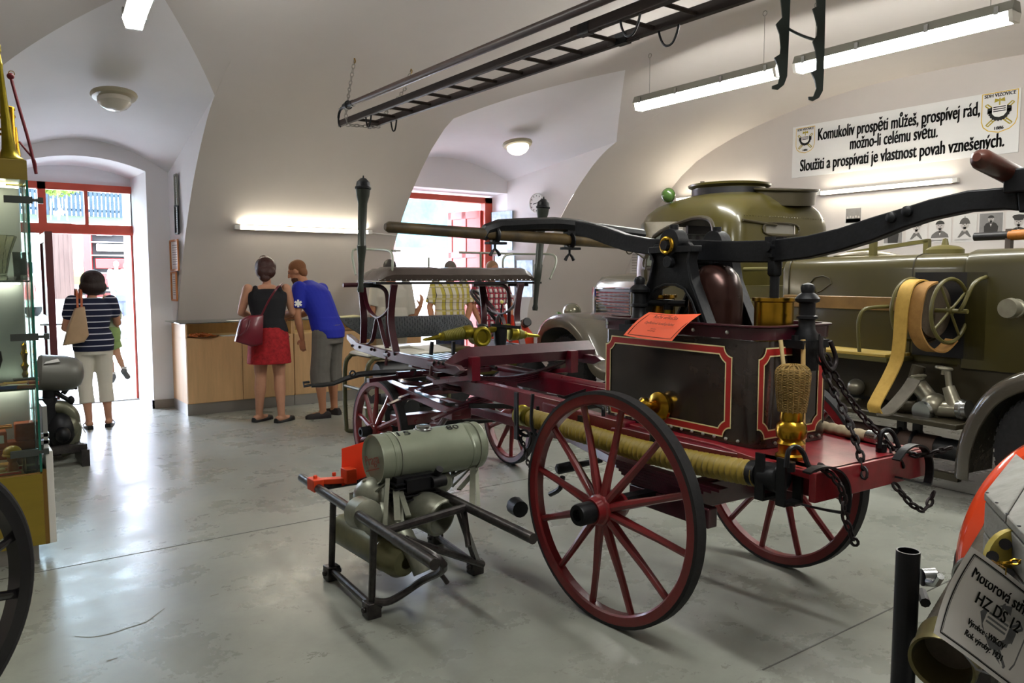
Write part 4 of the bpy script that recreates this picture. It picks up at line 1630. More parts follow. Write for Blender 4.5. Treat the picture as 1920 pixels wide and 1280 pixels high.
MB().bar(wf(810, 640, 1.98), wf(808, 665, 1.98), .02, .02).bar(wf(850, 640, 1.98), wf(850, 668, 1.98), .02, .02).bar(wf(940, 640, 1.98), wf(940, 660, 1.98), .02, .02).build('support', M['iron'], t)
# pitch torches in their sockets
M['torch'] = mat('dark_green_torch', '2C322A', .4, var=.3, scale=10)
for pts, lab in ((((681, 340), (680, 470), (676, 548)), 'dark torch pole with a round cap standing left of the wagon seat'), (((1019, 378), (1012, 500), (1003, 582)), 'dark torch pole with a round cap standing right of the wagon seat')):
    a, b_, c = [wf(u, v, 2.40) for u, v in pts]
    t = thing('torch_pole', lab, 'torch', XFW @ c, 'torch poles on the wagon seat')
    d = (a - c)
    L = d.length
    MB().lathe(c, d, [(0, .012), (.0, .020), (.02, .024), (.05, .018), (.2, .022), (.28, .030), (L * .42, .033), (L * .43, .028), (L - .15, .032), (L - .1, .045), (L - .05, .05)], 18).build('shaft', M['torch'], t)
    MB().lathe(a - d.normalized() * .055, d, [(0, .052), (.005, .056), (.015, .056), (.02, .05), (.05, .045), (.075, .02), (.08, .006), (.095, .004)], 18).build('cap', M['iron'], t)
mb = MB()
mb.bar((-.80, 2.42, 1.525), (-.62, 2.55, 1.525), .025, .03)
mb.build('torch_socket', M['iron'], WG)
mb = MB()
mb.bar((.60, 2.42, 1.525), (.5, 2.55, 1.525), .025, .03)
mb.build('torch_socket', M['iron'], WG)
XF = None
# ------------------------------------------------------------------ the olive fire truck (local: x right, y forward, z up; x = -.3 is its near side)
XFT = Matrix.Translation((6.3, 5.0, 0)) @ Matrix.Rotation(-R(6), 4, 'Z')
IT = XFT.inverted()


def tl(u, v, lx):
    a, b = IT @ CC, IT.to_3x3() @ ray(u, v)
    return a + b * ((lx - a.x) / b.x)


def tf(u, v, ly):
    a, b = IT @ CC, IT.to_3x3() @ ray(u, v)
    return a + b * ((ly - a.y) / b.y)


XF = XFT
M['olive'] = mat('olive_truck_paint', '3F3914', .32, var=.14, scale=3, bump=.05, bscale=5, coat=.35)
M['olivedark'] = mat('brown_olive_paint', '352F1F', .4, var=.2, scale=4, bump=.08, bscale=9, coat=.2)  # darker, browner paint for frames, seams, boards and lower panels
M['fender'] = mat('grey_olive_gloss_paint', '59544A', .22, var=.12, scale=3, coat=.6)
M['dent'] = mat('dented_grey_fender_paint', '48433A', .16, var=.1, scale=4, bump=.9, bscale=9, coat=.6)
M['hoodgrey'] = mat('silvery_olive_hood', '7E7B68', .22, metal=.5, coat=.4)
M['rail'] = mat('olive_rail', '554F28', .4)
TK = thing('fire_truck', 'olive green vintage fire truck with a rounded cab and side hose reel', 'truck', XFT @ V((.75, 0, 0)))

mb = MB()
for x in (.45, 1.05):
    mb.bx((x - .05, -3.6, .48), (x + .05, 3.1, .62))
for y in (-3.2, -1.5, 0, 1.6, 3.0):
    mb.bx((.45, y - .04, .5), (1.05, y + .04, .6))
mb.bx((-.1, 2.5, .38), (1.6, 2.6, .46)).bx((-.1, -3.2, .40), (1.6, -3.1, .5))
mb.build('chassis', M['black'], TK)
for x, y, s in ((-.14, 2.52, -1), (1.64, 2.52, 1), (-.16, -3.15, -1), (1.66, -3.15, 1)):
    c = V((x, y, .43))
    ax = V((s, 0, 0))
    mb = MB().lathe(c, ax, [(-.11, .27), (-.11, .36), (-.09, .41), (-.05, .428), (.05, .428), (.09, .41), (.11, .36), (.11, .27)], 40)
    for j in range(44):
        a = 2 * math.pi * j / 44
        e = V((0, math.cos(a), math.sin(a)))
        for k in (-1, 1):
            mb.bar(c + ax * k * .06 + e * .425, c + ax * k * .10 + e * .405, .03, .014, e)
    w = mb.build('wheel', M['rubber'], TK)
    MB().lathe(c, ax, [(-.02, .27), (.09, .27), (.10, .255), (.06, .24), (.03, .20), (.03, .14), (.06, .12), (.11, .09), (.13, .07), (.135, 0)], 32).build('rim', M['fender'], w)
    mb = MB()
    for j in range(6):
        a = 2 * math.pi * j / 6
        e = V((0, math.cos(a), math.sin(a)))
        mb.cyl(c + e * .1 + ax * .06, c + e * .1 + ax * .10, .018, n=6)
    mb.build('wheel_nut', M['iron'], w)

# cab shell from stacked rounded sections, openings left out
CX0, CX1, CY0, CY1 = .15, 1.75, .10, 1.74


def csec(ins, z, rad, dome=0):
    x0, x1, y0, y1 = CX0 + ins, CX1 - ins, CY0 + ins, CY1 - ins * 1.3
    r = min(rad, (x1 - x0) / 2.05, (y1 - y0) / 2.05)
    o = []

    def arc(cx, cy, a0):
        return [(cx + r * math.cos(R(a0 + 90 * i / 6)), cy + r * math.sin(R(a0 + 90 * i / 6))) for i in range(7)]
    fx = lambda f: x0 + r + (x1 - x0 - 2 * r) * f
    fy = lambda f: y0 + r + (y1 - y0 - 2 * r) * f
    # start at the rear left corner going up the left side (x0), front, right side, rear
    o += arc(x0 + r, y0 + r, 270)[::-1][0:0]
    o += [(x0, fy(f)) for f in (0, .08, .5, .93)]
    o += [(p[0], p[1]) for p in arc(x0 + r, y1 - r, 90)[::-1][1:]]
    o += [(fx(f), y1) for f in (.1, .5, .9)]
    o += arc(x1 - r, y1 - r, 0)[::-1]
    o += [(x1, fy(f)) for f in (.96, .5, .1)]
    o += arc(x1 - r, y0 + r, 270)[::-1]
    o += [(fx(f), y0) for f in (.88, .62, .24, .1)]
    o += arc(x0 + r, y0 + r, 180)[::-1][:-1]
    return [V((x, y, z)) for x, y in o]


secs = [csec(0, .72, .2), csec(0, 1.1, .2), csec(0, 1.5, .2), csec(.0, 1.70, .2), csec(.015, 2.04, .2), csec(.022, 2.14, .2), csec(.03, 2.20, .21), csec(.06, 2.30, .25), csec(.11, 2.38, .3), csec(.19, 2.445, .38), csec(.30, 2.49, .45), csec(.45, 2.52, .5), csec(.62, 2.53, .5)]
n = len(secs[0])
mb = MB()
skip = set()
for k in range(3, 6):
    for j in (1, 2):
        skip.add((k, j))
    for j in range(20, 22):
        skip.add((k, j))
    for j in (9, 10, 11, 12):
        if k < 6:
            skip.add((k, j))
skip.add((4, 31))
b0 = 0
for s_ in secs:
    mb.v += s_
for k in range(len(secs) - 1):
    for j in range(n):
        if (k, j) in skip:
            continue
        mb.f.append([k * n + j, k * n + (j + 1) % n, (k + 1) * n + (j + 1) % n, (k + 1) * n + j])
        mb.m.append(0)
mb.f.append([(len(secs) - 1) * n + j for j in range(n)])
mb.m.append(0)
cab = mb.build('cab', M['olive'], TK, ang=40)
# find the openings for their frames
yA, yB = secs[3][1].y, secs[3][3].y


def frame_rib(pts, w, t, up, name, m, par):
    MB().tube(smooth(pts, 4, True), w, 8, closed=True).build(name, m, par)


fr = [(yA - .01, 1.72), (yA - .03, 1.95), (yA + .01, 2.14), (yA + .16, 2.21), (yA + .45, 2.19), (yB - .14, 2.05), (yB - .02, 1.84), (yB + .02, 1.73), (yB - .1, 1.685), (yA + .2, 1.685)]
fr3 = [V((.150 + .02 * max(0, (z - 1.7) / .34), y, z)) for y, z in fr]
frame_rib(fr3, .026, 0, 0, 'window_frame', M['olivedark'], cab)
mb = MB()
cv = smooth([fr3[4], fr3[5], fr3[6], fr3[7]], 5)
mb.add([V((.16, yB + .03, 2.22))] + cv, [[0] + list(range(1, len(cv) + 1))])
mb.build('window_corner', M['olive'], cab, ang=0)
p32a, p32b = secs[4][32], secs[4][31]
mb = MB()
mb.bx((p32a.x, CY0 + .03, p32a.z), (p32b.x, CY0 + .04, secs[5][32].z)).build('rear_window', mat('dull_rear_glass', '77746C', .15), cab)
fz_ = [(p32a.x, 2.045), (p32a.x + .02, 2.15), (p32b.x, 2.15), (p32b.x, 2.035)]
frame_rib([V((x, CY0 + .008, z)) for x, z in ((p32a.x, 2.03), (p32a.x, 2.14), (p32b.x, 2.14), (p32b.x, 2.03))], .010, 0, 0, 'window_frame', M['olivedark'], cab)
q0, q1 = tf(1393, 412, CY0 + .01), tf(1456, 422, CY0 + .01)
MB().tube([q0, q1], .014, 8).build('slot', M['olivedark'], cab)
mb = MB()
for f in range(30):
    x = .34 + f * .042
    mb.ell((x, CY0 + .03, 2.215), .006, n=6, m=4)
mb.build('rivet', M['olive'], cab)
MB().bx((.3, CY1 - .02, 1.72), (1.6, CY1 - .012, 2.12)).build('windscreen', M['glass'], cab)
mb = MB()
for z in (1.64, 1.60):
    mb.tube([(.148, .3, z), (.148, 1.3, z)], .007, 6)
mb.bx((.146, .35, .8), (.152, .36, 1.66)).bx((.146, 1.33, .8), (.152, 1.34, 1.66))
mb.build('door_seam', M['olivedark'], cab)
MB().bx((.8, 1.45, 2.10), (1.25, 1.49, 2.2)).build('sun_visor', M['black'], cab)
mb = MB()
mb.torus((.55, 1.05, 1.66), (0, -.7, .6), .2, .014, 28, 8)
mb.cyl((.55, 1.05, 1.66), (.55, 1.3, 1.4), .02)
mb.build('steering_wheel', M['black'], TK)
MB().bx((.25, .2, 1.0), (1.65, .75, 1.25)).bx((.25, .2, 1.2), (1.65, .32, 1.62)).build('cab_seat', M['leather'], TK, bevel=.03)
MB().bx((.2, .12, .72), (1.7, 1.68, .76)).bx((.2, 1.55, .76), (1.7, 1.67, 1.55)).build('cab_floor', M['black'], TK)
# roof hatches, searchlight, blue beacon
h1 = tl(1367, 357, .92)
h1.z = 2.53
mb = MB().lathe(h1, (0, 0, 1), [(-.04, .40), (.05, .41), (.075, .455), (.095, .46), (.10, .45), (.10, .0)], 40)
mb.build('roof_hatch', M['olive'], TK)
MB().lathe(h1 + V((0, 0, -.05)), (0, 0, 1), [(0, .415), (.09, .42)], 40, caps=False).build('hatch_seal', M['black'], TK)
MB().bar(tl(1315, 372, .55), tl(1317, 340, .55), .05, .02).build('hatch_catch', M['olivedark'], TK)
h2 = tl(1470, 378, 1.2)
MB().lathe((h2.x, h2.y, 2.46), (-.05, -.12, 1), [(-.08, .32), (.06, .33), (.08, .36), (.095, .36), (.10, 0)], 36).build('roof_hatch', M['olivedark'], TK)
MB().lathe(h1 + V((.18, .25, .09)), (0, 0, 1), [(0, .06), (.04, .06), (.07, .045), (.085, 0)], 18).build('beacon', mat('blue_beacon', '2B2BC0', .15), TK)
sl_ = tl(1253, 366, .3)
mb = MB().ell(sl_, (.078, .085, .085)).cyl(sl_ + V((.02, -.02, -.06)), sl_ + V((.05, -.06, -.17)), .016)
mb.build('searchlight', mat('green_lamp_shell', '3E5A28', .25, coat=.5), TK)

# hood and grille
mb = MB()
rows = []
for y, w, zt in ((1.70, .56, 1.63), (2.0, .53, 1.63), (2.6, .49, 1.625), (2.78, .47, 1.61), (2.88, .45, 1.56), (2.93, .43, 1.48)):
    cxm = .90
    rows.append([V((cxm - w, y, .95)), V((cxm - w, y, zt - .22)), V((cxm - w * .96, y, zt - .10)), V((cxm - w * .82, y, zt - .03)), V((cxm - w * .5, y, zt)), V((cxm, y, zt + .012)), V((cxm + w * .5, y, zt)), V((cxm + w * .82, y, zt - .03)), V((cxm + w * .96, y, zt - .1)), V((cxm + w, y, zt - .22)), V((cxm + w, y, .95))])
mb.rings(rows)
hood = mb.build('hood', M['hoodgrey'], TK)
mb = MB()
for i in range(8):
    z = 1.12 + i * .038
    mb.bar((.325, 1.95, z), (.392, 2.72, z), .02, .022)
mb.build('louvre', M['chrome'], hood)
mb = MB()
mb.tube([(.33, 1.92, 1.08), (.33, 1.92, 1.44)], .018, 8).tube([(.33, 1.75, 1.45), (.40, 2.75, 1.44)], .012, 8)
mb.tube([(.40, 2.74, 1.05), (.40, 2.74, 1.43)], .03, 8)
mb.build('chrome_trim', M['chrome'], hood)
MB().poly([(.335, 1.95, 1.08), (.40, 2.72, 1.08), (.40, 2.72, 1.43), (.335, 1.95, 1.43)], (.03, 0, 0)).build('grille_back', M['black'], hood)
MB().bx((.5, 2.92, .8), (1.3, 2.97, 1.45)).build('grille', M['chrome'], TK)
for x in (.2, 1.6):
    MB().ell((x, 3.02, 1.12), (.12, .14, .12)).build('headlight', M['hoodgrey'], TK)
MB().bx((-.2, 3.12, .5), (2.0, 3.2, .66)).build('bumper', M['fender'], TK, bevel=.02)


def fender(x0, x1, path, wid, name, m, lip=.05):
    """rounded mudguard; path of (y, z) seen from the side, x0 the outer edge"""
    s = 1 if x1 > x0 else -1
    rows = []
    P = smooth([V((0, y, z)) for y, z in path], 6)
    for i, p in enumerate(P):
        d = (P[min(i + 1, len(P) - 1)] - P[max(i - 1, 0)]).normalized()
        nn = V((0, d.z, -d.y))
        if nn.z < 0 and abs(nn.z) > .3:
            nn = -nn
        out = nn if nn.dot(p - V((0, P[len(P) // 2].y, .3))) > 0 else -nn
        w = wid
        prof = [(0, -w), (-.0, -w * .55), (s * w * .14, -w * .2), (s * w * .42, -.01), (s * w * .9, .0), (abs(x1 - x0) * s * .6, 0), (x1 - x0, -.01)]
        rows.append([V((x0 + a, p.y, p.z)) + out * b for a, b in prof])
    mb = MB().grid(rows)
    rows2 = [[q + V((s * .012, 0, -.008)) for q in r] for r in rows]
    mb.grid(rows2, True)
    return mb.build(name, m, TK, ang=50)


for s, x0, x1 in ((-1, -.34, .40), (1, 1.84, 1.1)):
    fender(x0, x1, [(3.12, .62), (3.10, .84), (2.95, 1.02), (2.68, 1.12), (2.36, 1.12), (2.05, .98), (1.86, .78), (1.72, .60), (1.55, .56)], .17, 'fender', M['fender'])
for s, x0, x1 in ((-1, -.32, .2), (1, 1.82, 1.3)):
    fender(x0, x1, [(-2.48, .17), (-2.49, .38), (-2.56, .62), (-2.70, .84), (-2.93, .98), (-3.2, 1.03), (-3.5, .95), (-3.72, .78), (-3.84, .5)], .13, 'fender', M['dent'])
# running boards
for x0, x1 in ((-.3, .2), (1.3, 1.8)):
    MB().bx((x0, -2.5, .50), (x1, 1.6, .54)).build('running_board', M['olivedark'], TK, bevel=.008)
MB().bx((-.25, -2.5, .12), (-.2, -1.2, .17)).build('lower_rail', M['olivedark'], TK)
mb = MB()
mb.cyl((-.08, -1.0, .31), (-.08, -2.25, .31), .085, n=20)
mb.build('hose_tube', mat('rusty_brown_tube', '56423A', .6, var=.3, scale=8), TK)
mb = MB()
for y in (-1.95, -2.08):
    mb.torus((-.08, y, .31), (0, 1, 0), .095, .014, 24, 6)
    mb.bx((-.1, y - .03, .39), (-.06, y + .03, .52))
mb.cyl((-.08, -2.22, .31), (-.08, -2.45, .31), .08, n=20)
mb.build('tube_strap', M['black'], TK)
# main body with a rounded top edge
X0, X1 = .15, 1.75


def body(y0, y1, x0, x1, zt, name, m):
    o = [(x0, .90), (x0, zt - .12), (x0 + .015, zt - .06), (x0 + .05, zt - .02), (x0 + .12, zt), (x1 - .12, zt), (x1 - .05, zt - .02), (x1 - .015, zt - .06), (x1, zt - .12), (x1, .90)]
    rows = []
    for y, e in ((y0, .02), (y0 + .0001, .006), (y0 + .02, 0), (y1 - .02, 0), (y1 - .0001, .006), (y1, .02)):
        rows.append([V((x + (e if x < (x0 + x1) / 2 else -e), y, z - (e if z > zt - .1 else 0))) for x, z in o])
    return MB().rings(rows).build(name, m, TK, ang=40)


tank = body(-2.25, -.55, X0, X1, 1.765, 'water_tank', M['olive'])
body(-3.75, -2.27, X0 - .03, X1 + .03, 1.79, 'rear_cabinet', M['olive'])
mb = MB()
for y in (-1.84, -.62):
    o = [(X0 - .003, .92), (X0 - .003, 1.64), (X0 + .012, 1.71), (X0 + .05, 1.748), (X0 + .12, 1.768), (X1 - .1, 1.768)]
    mb.tube([V((x, y, z)) for x, z in o], .006, 6)
mb.build('seam', M['olivedark'], tank)
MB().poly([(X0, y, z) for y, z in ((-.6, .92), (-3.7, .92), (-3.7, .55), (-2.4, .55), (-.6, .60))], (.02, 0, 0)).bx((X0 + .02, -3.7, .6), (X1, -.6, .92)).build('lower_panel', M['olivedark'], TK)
mb = MB()
for z in (1.66, 1.34):
    mb.cyl((.22, .0, z), (.22, -.5, z), .022, n=10)
mb.bx((.26, -.5, .6), (1.65, .08, 1.5))
mb.build('step_rail', M['rail'], TK)
a = [tl(u, v, X0 - .006) for u, v in ((1519, 530), (1528, 520), (1543, 517), (1555, 522), (1559, 531), (1540, 545), (1529, 550))]
MB().tube(a + [a[0]], .006, 6, closed=False).build('grab_plate', M['olivedark'], tank)
# tank top fittings
c = tl(1772, 462, .9)
MB().lathe((c.x, c.y, 1.76), (0, 0, 1), [(0, .15), (.06, .15), (.075, .13), (.09, .1), (.10, .03), (.15, .02), (.16, .0)], 28).build('filler_cap', M['rail'], TK)
for x in (.55, 1.35):
    mb = MB()
    mb.bar((x, -.62, 1.79), (x, -.62, 1.86), .04, .03, (0, 1, 0))
    mb.bar((x, -1.2, 1.76), (x, -1.2, 1.93), .05, .05, (0, 1, 0))
    mb.bar((x, -.35, 1.83), (x, -1.22, 1.925), .05, .035)
    mb.build('ladder_rest', M['rail'], TK)
mb = MB()
mb.lathe((1.0, -.82, 1.76), (0, 0, 1), [(0, .30), (.03, .3), (.06, .2), (.075, .05), (.08, 0)], 28)
mb.build('hatch_lid', M['olive'], TK)
# bench along the side
M['slat'] = mat('yellow_varnished_slats', 'B59B4A', .35, var=.2, scale=6, coat=.4)
M['backslat'] = mat('brown_varnished_board', '8A6A3C', .3, var=.3, scale=5, coat=.5)
mb = MB()
for i in range(6):
    mb.bx((-.19 + i * .055, -1.86, .955), (-.14 + i * .055, -.70, .98))
bn = mb.build('bench_seat', M['slat'], TK, bevel=.004)
mb = MB()
mb.bx((-.2, -1.88, .92), (.14, -.68, .953))
mb.tube(smooth([(-.17, -1.62, .96), (-.17, -1.60, 1.15), (-.165, -1.60, 1.25), (-.12, -1.61, 1.32), (-.03, -1.64, 1.34), (.15, -1.68, 1.345)], 5), .015, 8)
mb.build('bench_frame', M['rail'], TK)
MB().bx((.10, -1.95, 1.31), (.135, -.6, 1.42)).build('bench_back', M['backslat'], TK, bevel=.006)
# hose reel
RC = V((-.08, -2.13, 1.335))
for y in (-1.98, -2.29):
    c = V((RC.x, y, RC.z))
    mb = MB().torus(c, (0, 1, 0), .235, .014, 40, 8)
    for j in range(4):
        a = R(35 + 90 * j)
        mb.cyl(c, c + V((math.cos(a), 0, math.sin(a))) * .235, .010, n=8)
    mb.lathe(c, (0, 1, 0), [(-.02, .03), (.02, .03)], 14)
    mb.build('reel_hoop', M['rail'], TK)
mb = MB()
mb.cyl((RC.x, -1.9, RC.z), (RC.x, -2.42, RC.z), .016)
mb.tube(smooth([(RC.x, -2.36, RC.z), (RC.x - .02, -2.40, RC.z + .05), (RC.x + .06, -2.42, RC.z + .2), (.12, -2.43, RC.z + .25)], 5), .014, 8)
mb.tube(smooth([(RC.x, -1.92, RC.z), (RC.x, -1.90, RC.z), (.15, -1.9, RC.z)], 3), .014, 8)
mb.build('reel_axle', M['rail'], TK)
mb = MB()
mb.bx((.12, -2.44, .97), (.148, -1.88, 1.62))
mb.build('reel_plate', M['black'], TK)
XF = None
XF = XFT
t = thing('canvas_hose', 'flat yellow canvas hose wound on the truck reel, its end hanging down', 'hose', XFT @ RC)
M['canvas'] = mat('yellow_canvas_hose', 'BE9A48', .75, var=.2, scale=14, bump=.1, bscale=90)
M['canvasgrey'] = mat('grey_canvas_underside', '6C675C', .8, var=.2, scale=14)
mb = MB()
for i in range(9):
    r = .06 + i * .018
    mb.torus(RC + V((0, 0, -.005 * i)), (0, 1, 0), r, .011, 32, 6)
mb.lathe(RC, (0, 1, 0), [(-.05, .05), (-.05, .205), (.07, .205), (.07, .05)], 32)
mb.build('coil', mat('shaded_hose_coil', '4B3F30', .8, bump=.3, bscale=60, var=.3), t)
yh = -2.055
pth = smooth([(RC.x + .06, yh, RC.z + .20), (RC.x - .06, yh, RC.z + .225), (RC.x - .17, yh, RC.z + .17), (RC.x - .22, yh, RC.z + .02), (RC.x - .23, yh, RC.z - .2), (RC.x - .24, yh + .01, RC.z - .36), (RC.x - .30, yh + .03, RC.z - .50), (RC.x - .40, yh + .05, RC.z - .66), (RC.x - .43, yh + .055, RC.z - .72), (RC.x - .40, yh + .055, RC.z - .765)], 6)
MB().ribbon(pth, .105, .012, (0, 1, 0)).build('hose_end', M['canvas'], t)
pth = smooth([(RC.x - .40, yh + .055, RC.z - .77), (RC.x - .34, yh + .0, RC.z - .75), (RC.x - .20, yh - .04, RC.z - .62), (RC.x - .12, yh - .06, RC.z - .52)], 6)
MB().ribbon(pth, .105, .012, (0, 1, 0)).build('hose_underside', M['canvasgrey'], t)
pth = smooth([(RC.x - .02, yh - .10, RC.z + .21), (RC.x - .15, yh - .10, RC.z + .16), (RC.x - .205, yh - .10, RC.z), (RC.x - .20, yh - .10, RC.z - .15), (RC.x - .14, yh - .14, RC.z - .27), (RC.x - .02, yh - .18, RC.z - .30), (RC.x + .1, yh - .2, RC.z - .22)], 6)
MB().ribbon(pth, .10, .014, (0, 1, 0)).build('hose_loop', mat('brown_canvas_hose', '9A7138', .75, var=.3, scale=12), t)
# delivery valves on the running board
M['castalu'] = mat('cast_aluminium', 'A8A492', .3, metal=.7, var=.2, scale=12)


def tp(u, v, lx=-.08):
    return tl(u, v, lx)


mb = MB()
mb.cyl(tp(1722, 722), tp(1755, 762), .062, n=18)
mb.cyl(tp(1712, 712), tp(1722, 722), .066, n=18)
mb.cyl(tp(1735, 765), tp(1800, 768), .062, n=18)
mb.ell(tp(1752, 758), (.10, .09, .09))
mb.cyl(tp(1778, 725), tp(1792, 765), .042, .055, n=16)
mb.cyl(tp(1776, 690), tp(1780, 728), .022, n=12)
mb.cyl(tp(1732, 772, -.16), tp(1752, 762), .065, .055, n=18)
mb.bx(tp(1755, 790) + V((-.03, -.03, -.02)), tp(1760, 780) + V((.03, .03, .05)))
vb = mb.build('delivery_valve', M['castalu'], TK)
for p, q in ((tp(1726, 772, -.2), tp(1736, 770, -.14)), (tp(1800, 768), tp(1812, 768))):
    mb = MB()
    d = (q - p).normalized()
    mb.lathe(p, d, [(0, .05), (0, .075), (.03, .08), (.04, .07), (.07, .07), (.07, .05)], 24)
    mb.build('coupling', M['steel'], vb)
for u, v in ((1721, 706), (1770, 690)):
    c = tp(u, v)
    mb = MB().torus(c, (.1, .3 if u < 1740 else -.1, 1), .05, .012, 20, 8)
    mb.cyl(c + V((-.05, 0, 0)), c + V((.05, 0, 0)), .008).cyl(c + V((0, -.05, 0)), c + V((0, .05, 0)), .008)
    mb.lathe(c, (.1, .3 if u < 1740 else -.1, 1), [(-.05, .012), (.012, .015)], 10)
    mb.build('handwheel', M['castalu'], vb)
mb = MB()
mb.lathe(tp(1682, 762, -.15), (.3, -1, .1), [(0, .04), (.01, .052), (.06, .056), (.07, .05), (.14, .05)], 18)
mb.lathe(tp(1705, 745, -.02), (.1, -.2, 1), [(-.05, .05), (.05, .06), (.10, .062), (.16, .05), (.26, .05)], 18)
mb.build('blank_cap', mat('dark_bronze_cap', '4A4436', .4, metal=.5), TK)
mb = MB()
mb.cyl(tl(1520, 742, .1), tl(1612, 752, .1), .028, n=12)
mb.lathe(tl(1575, 745, 0), (0, -.3, 1), [(-.06, .03), (0, .05), (.06, .045)], 14)
mb.ell(tl(1605, 725, .1), .07)
mb.build('pump_pipe', M['castalu'], TK)
# side coupling on the rear cabinet, branch pipe strapped on top
p = tl(1888, 578, X0 - .22)
MB().lathe(p, (1, -.02, 0), [(0, .04), (0, .066), (.05, .072), (.055, .058), (.09, .058), (.095, .066), (.12, .066), (.125, .04), (.22, .04)], 24).build('side_coupling', M['castalu'], TK)
XF = None
XF = XFT
t = thing('branch_pipe', 'black branch pipe with an amber grip strapped on top of the truck rear', 'nozzle', XFT @ tl(1870, 438, .7))
a, b_, c = tl(1828, 444, .7), tl(1893, 441, .7), tl(1945, 438, .7)
MB().tube([a, b_], .034, 14).build('tip', M['black'], t)
MB().tube([b_, c], .04, 14).build('grip', mat('amber_wound_grip', 'A8692A', .4, var=.3, scale=20), t)
MB().bar(b_ + V((0, 0, -.14)), b_ + V((0, 0, .05)), .05, .04, (0, 1, 0)).build('strap', M['leather'], t)
# rear-view mirror arm and signal arm at the cab
mb = MB()
mb.torus(tl(1181, 468, .02), (0, 1, .2), .05, .008, 20, 6)
mb.tube([tl(1188, 470, .02), tl(1208, 484, .1)], .012, 8)
mb.tube([tl(1212, 485, .08), tl(1205, 560, .08), tl(1203, 600, .1)], .010, 8)
mb.box(tl(1208, 516, .08), (.05, .05, .13))
mb.build('mirror_arm', M['olivedark'], TK)
XF = None
# ------------------------------------------------------------------ hung from the vault
M['darkwood'] = mat('dark_brown_ladder_wood', '332723', .6, var=.35, scale=6, stretch=(8, .7, 8))
M['polewood'] = mat('dark_varnished_pike_wood', '40302A', .45, var=.35, scale=5, coat=.1)
t = thing('ladder', 'long dark wooden ladder hung on chains under the vault', 'ladder', (3.4, 5, 3.08))
LZ = 3.08
A0, A1 = fz(637, 232, LZ), fz(1420, -66, LZ)
B0, B1 = fz(692, 236, LZ), fz(1430, -15, LZ)
y1 = 2.3


def lad(p, q, y):
    return p + (q - p) * ((y - p.y) / (q.y - p.y))


for p, q in ((A0, A1), (B0, B1)):
    MB().bar(lad(p, q, p.y), lad(p, q, 3.55), .035, .058).bar(lad(p, q, 3.8) + V((0, 0, .01)), lad(p, q, 1.6) + V((0, 0, .01)), .045, .066).build('rail', M['darkwood'], t, bevel=.004)
n = 0
y = 6.98
while y > 1.7:
    MB().cyl(lad(A0, A1, y), lad(B0, B1, y), .014, n=8).build('rung', M['darkwood'], t)
    y -= .325
for p, q, yy in ((A0, A1, 6.65), (B0, B1, 6.7), (A0, A1, 3.3), (B0, B1, 3.3)):
    c = lad(p, q, yy)
    w = .06 if yy > 5 else .085
    MB().tube(smooth([c + V((0, w, .02)), c + V((0, w * .85, -.05)), c + V((0, w * .45, -.11)), c + V((0, 0, -.125)), c + V((0, -w * .45, -.11)), c + V((0, -w * .85, -.05)), c + V((0, -w, .02))], 4), .0075, 6).build('hook', M['iron'], t)
for p, q in ((A0, A1), (B0, B1)):
    MB().box(lad(p, q, 3.68) + V((0, 0, .004)), (.05, .1, .07)).build('joint_plate', M['iron'], t)
t = thing('pike_pole', 'dark fire pike pole with an iron spike and hook, hung beside the ladder', 'pole', (2.95, 5, 3.1))
p0, p1 = fz(655, 196, 3.12), fz(1140, -4, 3.12)
d = (p1 - p0).normalized()
MB().tube([p0, p0 + d * 1, p1, p1 + d * 1.5], [.024, .029, .029, .029], 14).build('shaft', M['polewood'], t)
mb = MB()
mb.cyl(p0 - d * .1, p0 + d * .08, .028, n=12)
mb.tube([p0 - d * .08, p0 - d * .24], [.012, .001], 8)
e = p0 - d * .08
mb.tube(smooth([e + V((0, 0, 0)), e - d * .10 + V((0, 0, -.01)), e - d * .15 + V((0, 0, -.06)), e - d * .15 + V((0, 0, -.13)), e - d * .11 + V((0, 0, -.17))], 5), [.014] * 6 + [.012] * 6 + [.009] * 5 + [.007] * 3 + [.003], 8)
mb.torus(p0 - d * .02, d, .035, .006, 16, 6)
mb.build('hook', M['iron'], t)
for pts, lab in (([(3.35, 7.2, 3.69), (3.30, 7.2, 3.45), lad(A0, A1, 7.05) + V((-.04, 0, .05)), lad(A0, A1, 7.05) + V((-.02, 0, -.05)), lad(B0, B1, 7.0) + V((0, 0, -.045)), lad(B0, B1, 7.0) + V((.03, 0, .04))], 'thin chain from the vault around the near end of ladder and pike pole'),
                 ([(3.98, 7.21, 3.69), (3.9, 7.18, 3.5), lad(B0, B1, 7.0) + V((.03, 0, .04))], 'short thin chain from the vault to the far rail of the ladder')):
    mb = MB()
    chain_mb(mb, pts, .055, .0045)
    t2 = solo(mb, 'chain', M['alu'], lab, 'chain', 'ladder chains')
    q = V(pts[0])
    t2b = MB().cyl(q, q + V((0, 0, .05)), .008, n=8)
    t2b.torus(q + V((0, 0, -.01)), (1, 0, 0), .018, .005, 12, 5)
    ob = t2b.mesh('eye_bolt', M['brass'], t2.location)
    ob = bpy.data.objects.new('eye_bolt', ob)
    COL.objects.link(ob)
    ob.parent = t2

